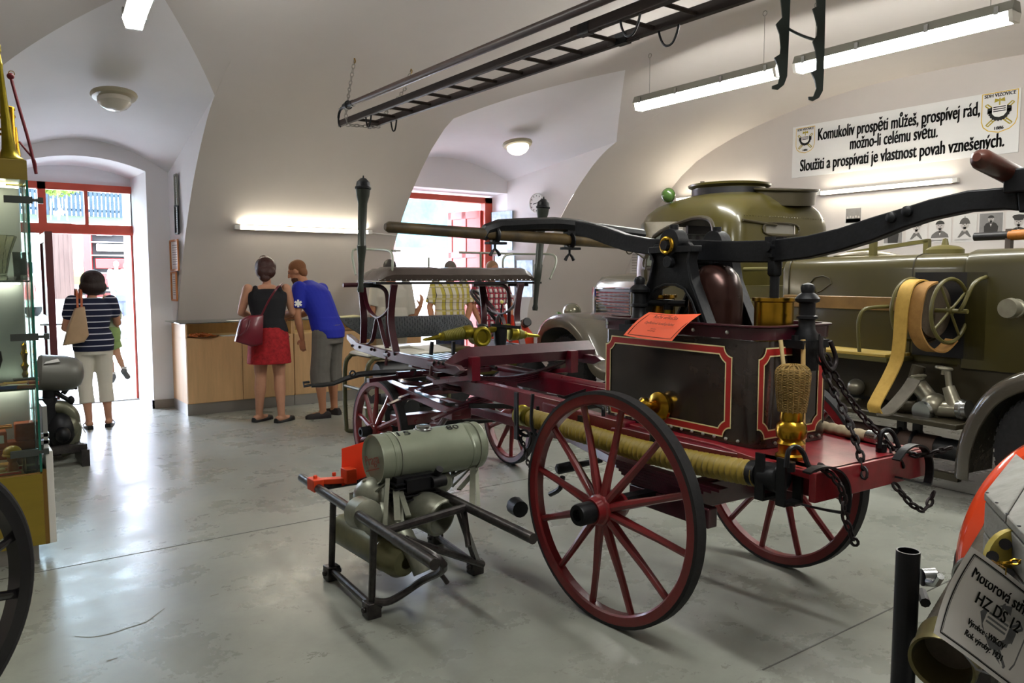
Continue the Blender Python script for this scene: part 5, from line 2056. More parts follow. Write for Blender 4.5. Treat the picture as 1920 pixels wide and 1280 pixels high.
# notched ladder hooks hanging at the top edge
t = thing('hook_ladder', 'pair of black notched ladder hooks joined by a rod, hanging at the top of view', 'ladder hook', pd(1500, -60, 5.0))
o1 = [(1464, -75), (1464, 0), (1467, 32), (1455, 45), (1462, 64), (1464, 88), (1463, 101), (1452, 108), (1459, 122), (1462.5, 143), (1459, 157), (1448, 161), (1448, 166), (1459, 168), (1470, 159), (1476, 143), (1478, 106), (1480, 53), (1482, 0), (1482, -75)]
o2 = [(1531, -75), (1531, 0), (1532, 12), (1524, 16), (1528, 29), (1533, 50), (1532, 66), (1524, 77), (1529, 93), (1532, 114), (1531, 130), (1521, 135), (1528, 149), (1531, 165), (1525, 181), (1516, 181), (1517, 186), (1525, 189), (1536, 183), (1543, 170), (1545, 133), (1547, 53), (1548, 0), (1548, -75)]
M['hookblack'] = mat('dark_green_black_iron', '232B28', .4, metal=.3)
for o, dep in ((o1, 5.05), (o2, 4.8)):
    MB().poly([pd(u, v, dep) for u, v in o], FWD * .012).build('hook', M['hookblack'], t, ang=25)
MB().tube(smooth([pd(1478, 54, 5.06), pd(1495, 63, 5.0), pd(1515, 71, 4.9), pd(1538, 77, 4.82)], 4), .009, 8).build('tie_rod', M['hookblack'], t)
MB().bar(pd(1440, -72, 5.1), pd(1570, -72, 4.75), .03, .05).build('beam', M['darkwood'], t)
for u, dep in ((1470, 5.03), (1540, 4.84)):
    q = pd(u, -78, dep)
    MB().cyl(q, V((q.x, q.y, zv(q.y) + .02)), .006, n=6).build('hanger', M['iron'], t)

# ------------------------------------------------------------------ banner
M['banner'] = mat('banner_board', 'DEDDDB', .6)
M['gold'] = mat('gold_print', 'D8B23A', .6)
t = thing('banner', 'long white lettered banner board between two fire brigade emblems high on the wall', 'banner', (XR - .01, 5.1, 2.93))
BX = XR - .012
c = [px(u, v, BX) for u, v in ((1487, 236), (1487, 333), (1901, 291), (1916, 166))]
zt, zb = 3.62, 2.935
yl, yr = c[0].y, 3.70
MB().bx((XR - .012, yr, zb), (XR - .002, yl, zt)).build('board', M['banner'], t, bevel=.003)
XD, YD_ = V((0, -1, 0)), V((0, 0, 1))
for txt, (u0, v0), (u1, v1), hh in (('Komukoliv prospěti můžeš, prospívej rád,', (1533, 262), (1837, 217), .155), ('možno-li celému světu.', (1593, 280), (1758, 257), .155), ('Sloužiti a prospívati je vlastnost povah vznešených.', (1500, 318), (1883, 278), .155)):
    a, b_ = px(u0, v0, BX), px(u1, v1, BX)
    text_mesh(txt, hh * 1.42, M['ink'], (BX - .002, a.y, (a.z + b_.z) / 2), XD, YD_, t, 'lettering', bold=.009, fit=a.y - b_.y, depth=.001)


def emblem(parent, cen, w, xd, yd, nrm, mono=None, title='SDH VIZOVICE', year='1886'):
    """brigade crest: shield, crossed ladders and axes, helmet, wreath-like coiled hose"""
    cen, xd, yd, nrm = V(cen), V(xd), V(yd), V(nrm)
    gold = mono or M['gold']
    ink = mono or M['ink']

    def pt(x, y, k=1):
        return cen + xd * (x * w) + yd * (y * w) + nrm * (.0006 * k)
    out = [(-.5, .58), (.5, .58), (.5, -.25), (.44, -.42), (.30, -.54), (0, -.62), (-.30, -.54), (-.44, -.42), (-.5, -.25)]
    inn = [(x * .955, y * .955) for x, y in out]
    MB().grid([[pt(*p) for p in out + out[:1]], [pt(*p) for p in inn + inn[:1]]]).build('emblem_border', gold, parent)
    mb = MB()
    for s in (-1, 1):  # crossed ladders
        mb.bar(pt(-.36 * s, -.36, 2), pt(.34 * s, .26, 2), .035 * w, .0006, nrm).bar(pt(-.30 * s, -.40, 2), pt(.40 * s, .22, 2), .035 * w, .0006, nrm)
        for i in range(6):
            f = i / 5
            mb.bar(pt((-.36 + .70 * f) * s, -.36 + .62 * f, 2), pt((-.30 + .70 * f) * s, -.40 + .62 * f, 2), .025 * w, .0006, nrm)
        mb.add([pt(s * .02, .36, 2), pt(s * .13, .40, 2), pt(s * .15, .28, 2), pt(s * .02, .31, 2)], [(0, 1, 2, 3)])
    mb.bar(pt(0, .12, 2), pt(0, .40, 2), .035 * w, .0006, nrm)
    mb.build('emblem_axe', mono or mat('olive_gold_print', 'A8962A', .6), parent)
    mb = MB()
    ring = []
    for i in range(24):
        a = math.pi + math.pi * i / 23
        r = .30 + .025 * (i % 2)
        ring.append((r * math.cos(a), .06 + r * math.sin(a) * 1.05))
    ri = [(x * .66, .06 + (y - .06) * .62) for x, y in ring]
    mb.grid([[pt(*p, 3) for p in ring], [pt(*p, 3) for p in ri]])
    mb.add([pt(-.33, .12, 3), pt(-.2, .16, 3), pt(-.2, .0, 3), pt(-.33, -.04, 3)], [(0, 1, 2, 3)])
    mb.add([pt(.33, .12, 3), pt(.2, .16, 3), pt(.2, .0, 3), pt(.33, -.04, 3)], [(0, 1, 2, 3)])
    mb.build('emblem_wreath', ink, parent)
    MB().add([pt(-.2, .19, 3.5), pt(.2, .19, 3.5), pt(.2, -.04, 3.5), pt(.12, -.13, 3.5), pt(0, -.16, 3.5), pt(-.12, -.13, 3.5), pt(-.2, -.04, 3.5)], [list(range(7))]).build('emblem_helmet', M['paper'], parent)
    mb = MB()
    for y in (.14, .08, .02):
        mb.bar(pt(-.17, y, 4), pt(.17, y, 4), .028 * w, .0006, nrm)
    mb.build('emblem_stripe', ink, parent)
    text_mesh(title, .145 * w, ink, pt(0, .445, 2), xd, yd, parent, 'emblem_lettering', align='CENTER', fit=.86 * w, depth=.0003, bold=.006 * w)
    text_mesh(year, .13 * w, ink, pt(0, -.52, 2), xd, yd, parent, 'emblem_lettering', align='CENTER', fit=.26 * w, depth=.0003, bold=.006 * w)


e1, e2 = px(1510, 262, BX), px(1874, 209, BX)
emblem(t, (BX - .002, e1.y, e1.z), .285, XD, YD_, V((-1, 0, 0)))
emblem(t, (BX - .002, e2.y, e2.z), .37, XD, YD_, V((-1, 0, 0)))

# ------------------------------------------------------------------ old portrait photographs pinned to the wall
M['photo'] = mat('aged_photo_paper', 'D2CFCB', .6, var=.06, scale=3)
M['photogrey'] = mat('grey_photo_ground', '8A8785', .6, var=.2, scale=8)
M['dk'] = mat('dark_photo_tone', '34322F', .7)
M['md'] = mat('middle_photo_tone', '6A6764', .7)
M['lt'] = mat('light_photo_tone', 'B9B3AE', .7)
M['hm'] = mat('helmet_photo_tone', '55524E', .6)


def disc(mb, c, rx, rz, n=20, z0=None):
    c = V(c)
    mb.add([c + V((0, -rx * math.cos(2 * math.pi * i / n), rz * math.sin(2 * math.pi * i / n))) for i in range(n)], [list(range(n))])


def portrait(yc, zc, w, h, kind, label, ground='photo', group='portraits along the wall'):
    x = XR - .004
    t = thing('portrait_photo', label, 'photograph', (x, yc, zc - h / 2), group)
    MB().bx((x, yc - w / 2, zc - h / 2), (x + .003, yc + w / 2, zc + h / 2)).build('sheet', M['photo'], t)
    if ground != 'photo':
        MB().bx((x - .0008, yc - w * .47, zc - h * .36), (x, yc + w * .47, zc + h * .48)).build('ground', M[ground], t)

    def q(fx, fz_, k=1):
        return V((x - .0012 * k, yc - fx * w, zc + fz_ * h))
    if kind == 'sheet':
        mb = MB()
        for i in range(8):
            mb.bx(q(-.38, .36 - i * .09), q(.3 - (i % 3) * .1, .345 - i * .09))
        mb.build('lettering', M['md'], t)
        return t
    if kind == 'group':
        for i in range(5):
            mb = MB()
            disc(mb, q(-.34 + i * .17, -.05 + .04 * (i % 2), 2), w * .05, h * .07)
            mb.build('face', M['lt'], t)
        MB().bx(q(-.44, -.12), q(.44, -.34)).build('figures', M['dk'], t)
        return t
    small = kind in ('standing', 'seated')
    fr, fy = (.13, .27) if small else (.20, .12)
    # shoulders
    mb = MB()
    sh = [(-.40, -.32), (-.36, -.20), (-.2, -.10), (-.08, -.06), (.08, -.06), (.2, -.10), (.36, -.20), (.40, -.32)] if not small else [(-.26, -.36), (-.28, .02), (-.2, .12), (-.08, .16), (.08, .16), (.2, .12), (.30, .0), (.26, -.36)]
    if kind in ('suit', 'standing', 'seated', 'cap', 'thin'):
        mb.add([q(*p) for p in sh], [list(range(len(sh)))])
        mb.build('coat', M['dk' if kind != 'suit' else 'md'], t)
        MB().add([q(-.06, -.07 if not small else .15, 2), q(.06, -.07 if not small else .15, 2), q(.0, -.24 if not small else .0, 2)], [(0, 1, 2)]).build('shirt', M['photo'], t)
    else:
        MB().add([q(-.3, -.34), q(-.12, -.09), q(.12, -.09), q(.3, -.34), q(.22, -.34), q(.02, -.2), q(-.2, -.34)], [list(range(7))]).build('coat', M['md'], t)
    mb = MB()
    disc(mb, q(0, fy, 2), w * fr * .92, h * fr * .85)
    mb.bx(q(-.05, fy - fr * .4, 2), q(.05, fy - fr * 1.25, 1.9))
    mb.build('face', M['lt'], t)
    mb = MB()
    for s in (-1, 1):
        disc(mb, q(s * fr * .36, fy + fr * .08, 3), w * fr * .16, h * fr * .07, 8)
    mb.bx(q(-.012, fy, 3), q(.012, fy - fr * .3, 3.1))
    mb.bx(q(-fr * .4, fy - fr * .38, 3), q(fr * .4, fy - fr * (.52 if kind != 'cap' else .44), 3.1))
    mb.build('features', M['dk'], t)
    mb = MB()
    n = 14
    if kind == 'helmet':
        mb.add([q(fr * 1.08 * math.cos(math.pi * i / n), fy + fr * (.22 + 1.05 * math.sin(math.pi * i / n)), 4) for i in range(n + 1)], [list(range(n + 1))])
        mb.bx(q(-fr * 1.2, fy + fr * .26, 4), q(fr * 1.2, fy + fr * .14, 4.1))
        mb.bx(q(-.015, fy + fr * 1.55, 4), q(.015, fy + fr * 1.1, 4.1))
        mb.build('helmet', M['hm'], t)
    elif kind == 'cap':
        mb.add([q(x_, fy + fr * z_, 4) for x_, z_ in ((-.26, .9), (-.2, 1.2), (0, 1.3), (.2, 1.2), (.26, .9), (.19, .55), (.17, .32), (0, .22), (-.17, .32), (-.19, .55))], [list(range(10))])
        mb.build('cap', M['dk'], t)
    elif kind == 'bald':
        pass
    else:
        mb.add([q(fr * 1.0 * math.cos(math.pi * i / n), fy + fr * (.28 + .72 * math.sin(math.pi * i / n)), 4) for i in range(n + 1)], [list(range(n + 1))])
        mb.build('hair', M['dk'], t)
    if not small:
        MB().bx(q(-.42, -.40), q(.30, -.412)).bx(q(-.42, -.43), q(.1, -.442)).build('lettering', M['lt'], t)
    return t


ys = [4.765, 4.49, 4.215, 3.94, 3.66, 3.385]
kk = [('helmet', 'portrait of a moustached man in a brass helmet, right of the dark standing photo', 'photo'), ('suit', 'portrait of a bareheaded man in a suit and moustache between two helmeted men', 'photo'), ('helmet', 'portrait of a man in a spiked helmet above the filler lid of the truck', 'photo'),
      ('standing', 'dark-ground portrait of a man standing in a black coat above the black branch pipe', 'photogrey'), ('cap', 'portrait of a man in a dark peaked cap at the right end of the row', 'photo'), ('suit', 'portrait of a man in a suit past the right end of the view', 'photo')]
for y, (k, lab, g) in zip(ys, kk):
    portrait(y, 2.145, .255, .315, k, lab, g)
portrait(5.05, 2.11, .24, .30, 'standing', 'grey portrait of a standing man half hidden by the rocker beam', 'photogrey')
portrait(5.58, 2.36, .22, .22, 'group', 'small dark group photograph under the lit tube lamp', 'photogrey')
for (u, v), k, lab, g in (((1247, 440), 'thin', 'narrow standing portrait seen first through the cab window', 'photo'), ((1268, 441), 'helmet', 'helmeted portrait second through the cab window', 'photo'), ((1291, 440), 'bald', 'portrait of a bald man seen through the cab window', 'photogrey'), ((1315, 440), 'helmet', 'helmeted portrait at the right side of the cab window', 'photo'),
                      ((1200, 447), 'suit', 'portrait left of the truck cab pillar', 'photo'), ((1221, 447), 'suit', 'dark portrait hidden behind the truck cab pillar', 'photogrey')):
    p = px(u, v, XR)
    portrait(p.y, p.z, .24, .33, k, lab, g)
p = px(1164, 511, XR)
portrait(p.y, p.z, .17, .17, 'suit', 'small grey portrait above the truck bonnet', 'photogrey')
p = px(1196, 492, XR)
portrait(p.y, p.z, .36, .5, 'sheet', 'white typed sheet on the wall above the truck bonnet')

# ------------------------------------------------------------------ clock and boards on the niche side
sw = (V((N2['br'], YB, 0)) - V((N2['xr'], N2['yc'], 0))).normalized()
swn = V((-sw.y, sw.x, 0))
swn = swn if swn.x < 0 else -swn


def onside(u, v, off=.01):
    o = V((N2['br'], YB, 0)) + swn * off
    d = ray(u, v)
    return CC + d * ((o - CC).dot(swn) / d.dot(swn))


c = onside(1008, 381)
t = thing('wall_clock', 'round white wall clock half behind the torch pole', 'clock', c)
MB().lathe(c, swn, [(-.005, .15), (.03, .15), (.035, .14), (.025, .135)], 36).build('rim', mat('pale_grey_rim', 'C8C6C2', .4), t)
MB().lathe(c, swn, [(.0, .135), (.02, .135), (.02, .0)], 36).build('face', M['paper'], t)
mb = MB()
for i in range(12):
    a = 2 * math.pi * i / 12
    e = sw * math.cos(a) + V((0, 0, math.sin(a)))
    mb.bar(c + swn * .024 + e * .10, c + swn * .024 + e * .125, .012, .003, swn)
mb.build('hour_mark', M['ink'], t)
MB().bar(c + swn * .026, c + swn * .026 + (V((0, 0, .3)) - sw).normalized() * .09, .009, .003, swn).bar(c + swn * .028, c + swn * .028 + (sw + V((0, 0, -.15))).normalized() * .07, .011, .003, swn).build('hand', M['ink'], t)
M['bluepaper'] = mat('pale_poster', 'D5E4E8', .7, var=.35, scale=7, col2='8FA9C4')
for (u0, v0, u1, v1), lab in (((922, 398, 962, 470), 'photo poster on the niche wall beside the red door frame'), ((928, 480, 966, 552), 'pale notice board under the poster beside the door frame'), ((968, 488, 1000, 556), 'pale notice board right of another, behind the handrail')):
    a, b_, c_, d_ = onside(u0, v0), onside(u1, v0), onside(u1, v1), onside(u0, v1)
    zt_, zb_ = a.z, d_.z
    q = [V((a.x, a.y, zt_)), V((b_.x, b_.y, zt_)), V((b_.x, b_.y, zb_)), V((a.x, a.y, zb_))]
    t = thing('poster', lab, 'poster', q[3], 'posters in the doorway niche')
    MB().poly(q, swn * .008).build('sheet', M['bluepaper'], t)
    MB().tube([q[1] + swn * .01, q[2] + swn * .01], .006, 6).tube([q[0] + swn * .01, q[3] + swn * .01], .006, 6).build('edge', M['iron'], t)
# frames on the side of the entrance niche
M['oakframe'] = mat('orange_wood_frame', 'B5713A', .4)
for (u0, v0, u1, v1), fm, lab in (((329, 329, 338, 384), 'lampgrey', 'thin grey frame topmost on the niche wall by the entrance'), ((330, 387, 340, 437), 'iron', 'dark edged frame second from top on the niche wall'), ((321, 452, 337, 506), 'oakframe', 'orange wooden frame with a printed certificate on the niche wall'), ((323, 511, 334, 563), 'oakframe', 'lowest orange wooden frame on the niche wall')):
    X = 2.245
    a, b_ = px(u0, v0, X), px(u1, v1, X)
    ya, yb, za, zb = max(a.y, b_.y), min(a.y, b_.y), max(a.z, b_.z), min(a.z, b_.z)
    ya, yb = min(ya, YB - .03), max(yb, 9.6)
    t = thing('picture_frame', lab, 'picture frame', (X, (ya + yb) / 2, zb), 'frames beside the entrance')
    mb = MB()
    for p, q in (((ya, za), (yb, za)), ((yb, za), (yb, zb)), ((yb, zb), (ya, zb)), ((ya, zb), (ya, za))):
        mb.bar((X - .012, p[0], p[1]), (X - .012, q[0], q[1]), .02, .02, (1, 0, 0))
    mb.build('frame', M[fm], t)
    MB().bx((X - .006, ya, za), (X - .001, yb, zb)).build('print', M['paper'], t)
    mb = MB()
    for i in range(9):
        z = za - (za - zb) * (.15 + .08 * i)
        mb.bx((X - .0075, ya - (ya - yb) * .2, z), (X - .0065, yb + (ya - yb) * .2, z - .006))
    mb.build('lettering', M['greyink'], t)
# potted plant by the right-hand wall
c = pd(1056, 590, 10.9)
t = thing('potted_plant', 'green leafy plant behind the front mudguard of the truck', 'plant', (c.x, c.y, 0))
MB().lathe((c.x, c.y, 0), (0, 0, 1), [(0, .16), (.02, .17), (.7, .12), (.92, .15), (.95, .15), (.93, .12)], 24).build('pot', mat('terracotta_stand', 'A77C5C', .7), t)
mb = MB()
for i in range(34):
    a, e = random.uniform(0, 6.28), random.uniform(.2, 1.2)
    L = random.uniform(.14, .26)
    d = V((math.cos(a) * math.cos(e), math.sin(a) * math.cos(e), math.sin(e)))
    b = V((c.x, c.y, .93))
    m_ = b + d * L * .6 + V((0, 0, .05))
    tip = b + d * L + V((0, 0, -.02))
    s_ = d.cross(V((0, 0, 1))).normalized() * .022
    mb.add([b, m_ - s_, tip, m_ + s_], [(0, 1, 2, 3)])
mb.build('leaves', mat('leaf_green', '5B8A3C', .5, var=.3, scale=10), t, ang=0)
# ------------------------------------------------------------------ grey carried motor pump in the foreground
t = thing('motor_pump', 'grey carried motor pump with a long cylindrical petrol tank in the foreground', 'motor pump', (1.95, 3.5, 0))
PT = t
M['tankgrey'] = mat('grey_green_tank_paint', '8C9380', .34, metal=.25, var=.14, scale=5, bump=.15, bscale=4, coat=.25)
M['greymetal'] = mat('grey_green_cast_metal', '8F9182', .38, metal=.5, var=.3, scale=9)
M['tubeblack'] = mat('worn_black_tube', '2A2729', .3, metal=.6, var=.5, scale=14, col2='4B4745', bump=.15, bscale=40)
c0, c1 = py(701, 862, 3.60), py(893, 832, 3.60)
c1.z = c0.z = (c0.z + c1.z) / 2
d = (c1 - c0).normalized()
L = (c1 - c0).length
r = .128
tank = MB().lathe(c0, d, [(0, .0), (.004, r * .6), (.006, r * .9), (-.004, r * .95), (-.006, r), (.012, r * 1.01), (.02, r), (.06, r), (.062, r * 1.02), (.075, r * 1.02), (.077, r), (L * .5, r), (L - .1, r), (L - .098, r * 1.02), (L - .085, r * 1.02), (L - .083, r), (L - .02, r), (L - .008, r * 1.01), (L, r * .96), (L + .005, r * .6), (L + .006, 0)], 48)
for i, v in enumerate(tank.v):  # a dent near the far end
    q = c0 + d * (L * .80) + V((0, -.095, .09))
    k = (v - q).length
    if k < .09:
        tank.v[i] = v + (c0 + d * ((v - c0).dot(d)) - v) * .16 * (1 - (k / .09) ** 2)
tk = tank.build('fuel_tank', M['tankgrey'], t, ang=50)
MB().lathe(c0 + d * (L * .46) + V((0, 0, r - .006)), (0, 0, 1), [(0, .05), (.006, .05), (.010, .04), (.022, .04), (.026, .03), (.026, .0)], 24).build('filler_cap', M['steel'], tk)
# red script on the tank's end, embossed figures on its top
xd = V((0, -1, 0))
xd = (V((0, -.96, .0)) + V((0, 0, .28))).normalized()
yd = V((0, .28, .96)).normalized()
M['scriptred'] = mat('dull_red_script', '8A4A3C', .5)
text_mesh('Praga', .075, M['scriptred'], c0 + V((-.008, .085, -.05)), xd, yd, tk, 'lettering', fit=.165, depth=.001)
MB().bar(c0 + V((-.009, .075, -.075)), c0 + V((-.009, -.075, -.03)), .002, .006).build('underline', M['scriptred'], tk)
for f, tx in ((.20, '15'), (.70, '80')):
    text_mesh(tx, .05, M['iron'], c0 + d * (L * f) + V((-.03, -.052, r * .915)), d, V((0, .9, .42)).normalized(), tk, 'numeral', fit=.075, depth=.0012)
# tank stays
mb = MB()
XA, XB, YN, YF2 = 1.555, 2.14, 3.30, 3.86


def PB(p, q, w=.028):
    mb.bar(p, q, w, .008)


TZ = .435
for x, tx in ((1.68, c0.x + .10), (2.10, c1.x - .05)):
    mb = MB()
    for y in (3.22, 3.62):
        mb.bar((tx, 3.56, .55), (x + (0 if y < 3.5 else 0), y, TZ), .03, .010)
    mb.bar((tx, 3.53, .52), (tx + (-.12 if x < 2 else -.16), 3.2 if x < 2 else 3.45, TZ + .02), .026, .008)
    mb.torus((tx, 3.6, c0.z), d, r + .003, .004, 40, 6)
    mb.build('tank_stay', M['greymetal'], t)
for lst in (((727, 897, 3.47), (722, 985, 3.33)), ((724, 905, 3.48), (676, 948, 3.62)), ((684, 900, 3.62), (680, 948, 3.64)), ((745, 897, 3.5), (755, 992, 3.30)), ((893, 868, 3.56), (897, 948, 3.46)), ((886, 872, 3.56), (848, 912, 3.62)), ((850, 880, 3.6), (844, 912, 3.66))):
    MB().bar(py(*lst[0]), py(*lst[1]), .022, .009).build('tank_stay', M['greymetal'], t)
# tubular carrying frame
mb = MB()
a0, a1 = fz(566, 895, .45), fz(815, 1058, .45)
b0_, b1_ = fz(1000, 1010, .45), None
dd = (a1 - a0).normalized()
b1_ = b0_ - dd * 1.62
mb.tube([a0, a1], .024, 14)
mb.tube([b0_, b1_], .024, 14)
mb.build('carrying_pole', M['tubeblack'], t)
f = [fz(622, 1068, .05), fz(697, 1136, .05)]
g = [V((2.235, 3.40, .05)), V((2.30, 3.93, .05))]
for p in f + g:
    mb = MB()
    mb.bx((p.x - .035, p.y - .035, 0), (p.x + .035, p.y + .035, .075))
    mb.cyl((p.x - .05, p.y, .04), (p.x + .05, p.y, .04), .014)
    mb.build('foot', M['tubeblack'], t, bevel=.005)


def on(p, q, y):
    return p + (q - p) * ((y - p.y) / (q.y - p.y))


mb = MB()
mb.tube([f[0], f[1]], .018, 10).tube([g[0], g[1]], .018, 10)
mb.tube([f[0] + V((0, 0, .02)), on(a0, a1, f[0].y - .06)], .017, 10)
mb.tube([f[1] + V((0, 0, .02)), on(a0, a1, f[1].y - .04)], .017, 10)
mb.tube([g[0] + V((0, 0, .02)), on(b0_, b1_, g[0].y - .1)], .017, 10)
mb.tube([g[1] + V((0, 0, .02)), on(b0_, b1_, g[1].y - .1)], .017, 10)
mb.tube([on(a0, a1, 3.08), on(b0_, b1_, 3.18)], .02, 10)
mb.tube([on(a0, a1, 3.95), on(b0_, b1_, 3.95)], .02, 10)
mb.tube(smooth([f[1] + V((0, -.02, .03)), f[1] + V((.08, -.04, .02)), f[1] + V((.20, -.10, .10)), on(a0, a1, 2.85) + V((.18, 0, -.12)), on(a0, a1, 2.98) + V((.05, .05, -.02))], 6), .018, 10)
mb.tube([on(a0, a1, 3.06) + V((.1, 0, -.05)), V((2.16, 3.22, .12)), g[0] + V((.0, -.05, .03))], .018, 10)
mb.tube([V((2.0, 3.1, .28)), on(b0_, b1_, 3.22)], .016, 10)
mb.build('frame_tube', M['tubeblack'], t)
MB().poly([on(b0_, b1_, 3.24) + V((-.02, 0, -.02)), V((2.02, 3.12, .30)), V((2.12, 3.2, .13)), V((2.16, 3.24, .14)), V((2.08, 3.2, .30))], (.0, .012, 0)).build('gusset', M['tubeblack'], t)
# engine, silencer, pump casing
mb = MB()
mb.lathe((1.72, 3.97, .20), (.12, -.85, -.06), [(0, .05), (.01, .075), (.02, .085), (.44, .09), (.45, .094), (.46, .09), (.56, .09), (.60, .07), (.61, .035), (.61, .03), (.58, .03)], 32)
mb.build('silencer', mat('olive_silencer', '7C7A5A', .34, metal=.5, var=.35, scale=6), t)
mb = MB()
mb.lathe(V((1.93, 3.52, .40)), (.25, -.9, -.16), [(-.1, .06), (0, .09), (.1, .098), (.2, .098), (.21, .09), (.21, .082), (.12, .08), (.1, .0)], 32)
mb.build('fan_cowl', M['greymetal'], t)
mb = MB()
mb.bx((1.80, 3.45, .44), (2.02, 3.75, .57)).bx((1.84, 3.42, .50), (2.0, 3.5, .56))
for i in range(5):
    mb.bx((1.78, 3.43, .45 + i * .022), (2.04, 3.77, .456 + i * .022))
mb.cyl((1.98, 3.42, .53), (2.06, 3.42, .53), .03).cyl((2.02, 3.5, .49), (2.02, 3.4, .60), .02)
mb.build('cylinder_block', M['black'], t)
mb = MB()
mb.tube(smooth([(1.73, 3.62, .48), (1.74, 3.55, .40), (1.78, 3.45, .32), (1.84, 3.36, .22), (1.86, 3.30, .12)], 6), [.07] * 8 + [.06] * 8 + [.05] * 9, 16)
mb.ell((1.75, 3.62, .45), (.1, .12, .1))
mb.lathe((1.60, 3.42, TZ + .0), (0, 1, -.1), [(-.06, .05), (-.05, .075), (.05, .08), (.06, .06), (.12, .05)], 20)
mb.build('pump_casing', M['greymetal'], t)
mb = MB()
mb.ell((2.14, 3.62, .47), (.075, .09, .07)).cyl((2.14, 3.62, .46), (2.02, 3.62, .46), .05)
mb.lathe((2.05, 3.72, .45), (0, 1, 0), [(0, .1), (.06, .11), (.12, .06)], 20)
mb.bx((1.72, 3.6, .24), (2.1, 3.85, .42))
mb.build('gearbox', M['greymetal'], t)
MB().tube(smooth([(1.86, 3.32, .2), (1.9, 3.22, .14), (1.94, 3.2, .08)], 4), .012, 8).build('drain_pipe', M['tubeblack'], t)
# vivid orange bracket and card
M['orangered'] = mat('vivid_orange_bracket', 'D8421A', .45)
mb = MB()
q = on(a0, a1, 3.98)
mb.bx((q.x - .028, q.y - .05, q.z - .02), (q.x + .03, q.y + .05, q.z + .045))
mb.bar(q + V((.02, .0, .025)), q + V((.16, -.10, .035)), .05, .03)
mb.bx((q.x + .12, q.y - .14, q.z + .02), (q.x + .18, q.y - .06, q.z + .10))
for k in (0, .12):
    mb.cyl(q + V((k * .9, .0, .04)), q + V((k * .9, .0, .062)), .012, n=6)
mb.build('orange_bracket', M['orangered'], t, bevel=.004)
t2 = thing('price_card', 'plain vivid orange card standing behind the petrol tank of the foreground pump', 'card', q + V((.05, .1, .1)))
k = [py(u, v, 3.92) for u, v in ((641, 841), (700, 823), (700, 888), (641, 911))]
MB().poly(k, (0, .003, 0)).build('sheet', M['redpaper'], t2)
MB().cyl((k[2] + k[3]) / 2, (k[2] + k[3]) / 2 + V((0, .01, -.12)), .006, n=6).build('stem', M['iron'], t2)

# ------------------------------------------------------------------ olive framed engine behind the small front wheel
XF = Matrix.Translation((.24, 0, 0))
t = thing('motor_pump', 'motor pump in an olive tube frame under a pale tank, behind the small front wheel', 'motor pump', (3.59, 6.95, 0))
M['frameolive'] = mat('olive_frame_tube', '5D5B40', .35, metal=.4, var=.3, scale=10)
M['palegrey'] = mat('pale_grey_tank', 'BDBAAE', .35, coat=.2, var=.08, scale=4)
mb = MB()
for y in (6.75, 7.25):
    mb.tube(smooth([(3.0, y, .04), (2.98, y, .10), (2.97, y, .4), (2.98, y, .70), (3.03, y, .79), (3.12, y, .81), (3.75, y, .81), (3.84, y, .78), (3.88, y, .70), (3.88, y, .1), (3.84, y, .04), (3.7, y, .03), (3.15, y, .03)], 4, True), .022, 10, closed=True)
for x, z in ((2.97, .5), (3.88, .5), (3.1, .03), (3.75, .03), (3.1, .81), (3.75, .81)):
    mb.tube([(x, 6.75, z), (x, 7.25, z)], .018, 8)
mb.build('frame_tube', M['frameolive'], t)
MB().rings([[V((x, y, z)) for x, y in ((3.0, 6.78), (3.5, 6.70), (3.95, 6.78), (3.95, 7.2), (3.5, 7.25), (3.0, 7.2))] for z in (.82, .845)] + [[V((x, y, .90)) for x, y in ((3.2, 6.85), (3.5, 6.8), (3.8, 6.85), (3.8, 7.1), (3.5, 7.15), (3.2, 7.1))]]).build('fuel_tank', M['palegrey'], t, bevel=.015)
MB().tube([(3.25, 6.83, .885), (3.45, 6.78, .905), (3.6, 6.75, .86)], .012, 8).build('tank_handle', M['palegrey'], t)
mb = MB()
mb.lathe((3.10, 6.8, .66), (1, 0, 0), [(0, .09), (.02, .11), (.6, .11), (.62, .09)], 24)
mb.lathe((3.12, 6.98, .38), (1, 0, 0), [(0, .1), (.04, .16), (.5, .17), (.55, .1)], 24)
mb.bx((3.2, 6.85, .12), (3.75, 7.2, .5))
mb.cyl((3.4, 6.8, .3), (3.4, 6.65, .3), .09).cyl((3.65, 6.78, .35), (3.65, 6.65, .35), .07)
mb.build('engine_block', M['black'], t)
mb = MB()
mb.bar((2.95, 6.73, .56), (3.02, 6.71, .47), .02, .05)
mb.bx((2.98, 6.72, .47), (3.15, 6.74, .52))
mb.bx((2.94, 6.70, .345), (3.12, 6.85, .36))
mb.poly([(3.0 + .075 * math.cos(a) + .07, 6.72, .24 + .13 * math.sin(a)) for a in [2 * math.pi * i / 20 for i in range(20)]], (0, .012, 0))
mb.build('guard_plate', M['castalu'], t)
mb = MB()
for i in range(4):
    for j in range(5):
        mb.bx((3.03 + i * .025, 6.712, .16 + j * .035), (3.042 + i * .025, 6.721, .18 + j * .035))
mb.build('vent_slot', M['black'], t)
mb = MB()
mb.bx((2.95, 6.71, .02), (3.1, 6.75, .10)).tube([(3.14, 6.55, .0), (3.14, 6.55, .26)], .02, 8).tube([(3.14, 6.55, .12), (3.4, 6.6, .12)], .016, 8)
mb.ell((3.14, 6.55, .28), (.03, .03, .05))
mb.build('prop_stand', M['iron'], t)

XF = None
# ------------------------------------------------------------------ engine standing by the entrance
t = thing('motor_pump', 'old dark motor pump with a rounded grey tank, between glass showcase and entrance', 'motor pump', (.75, 7.75, 0))


def m(u, v, y=7.75):
    return py(u, v, y)


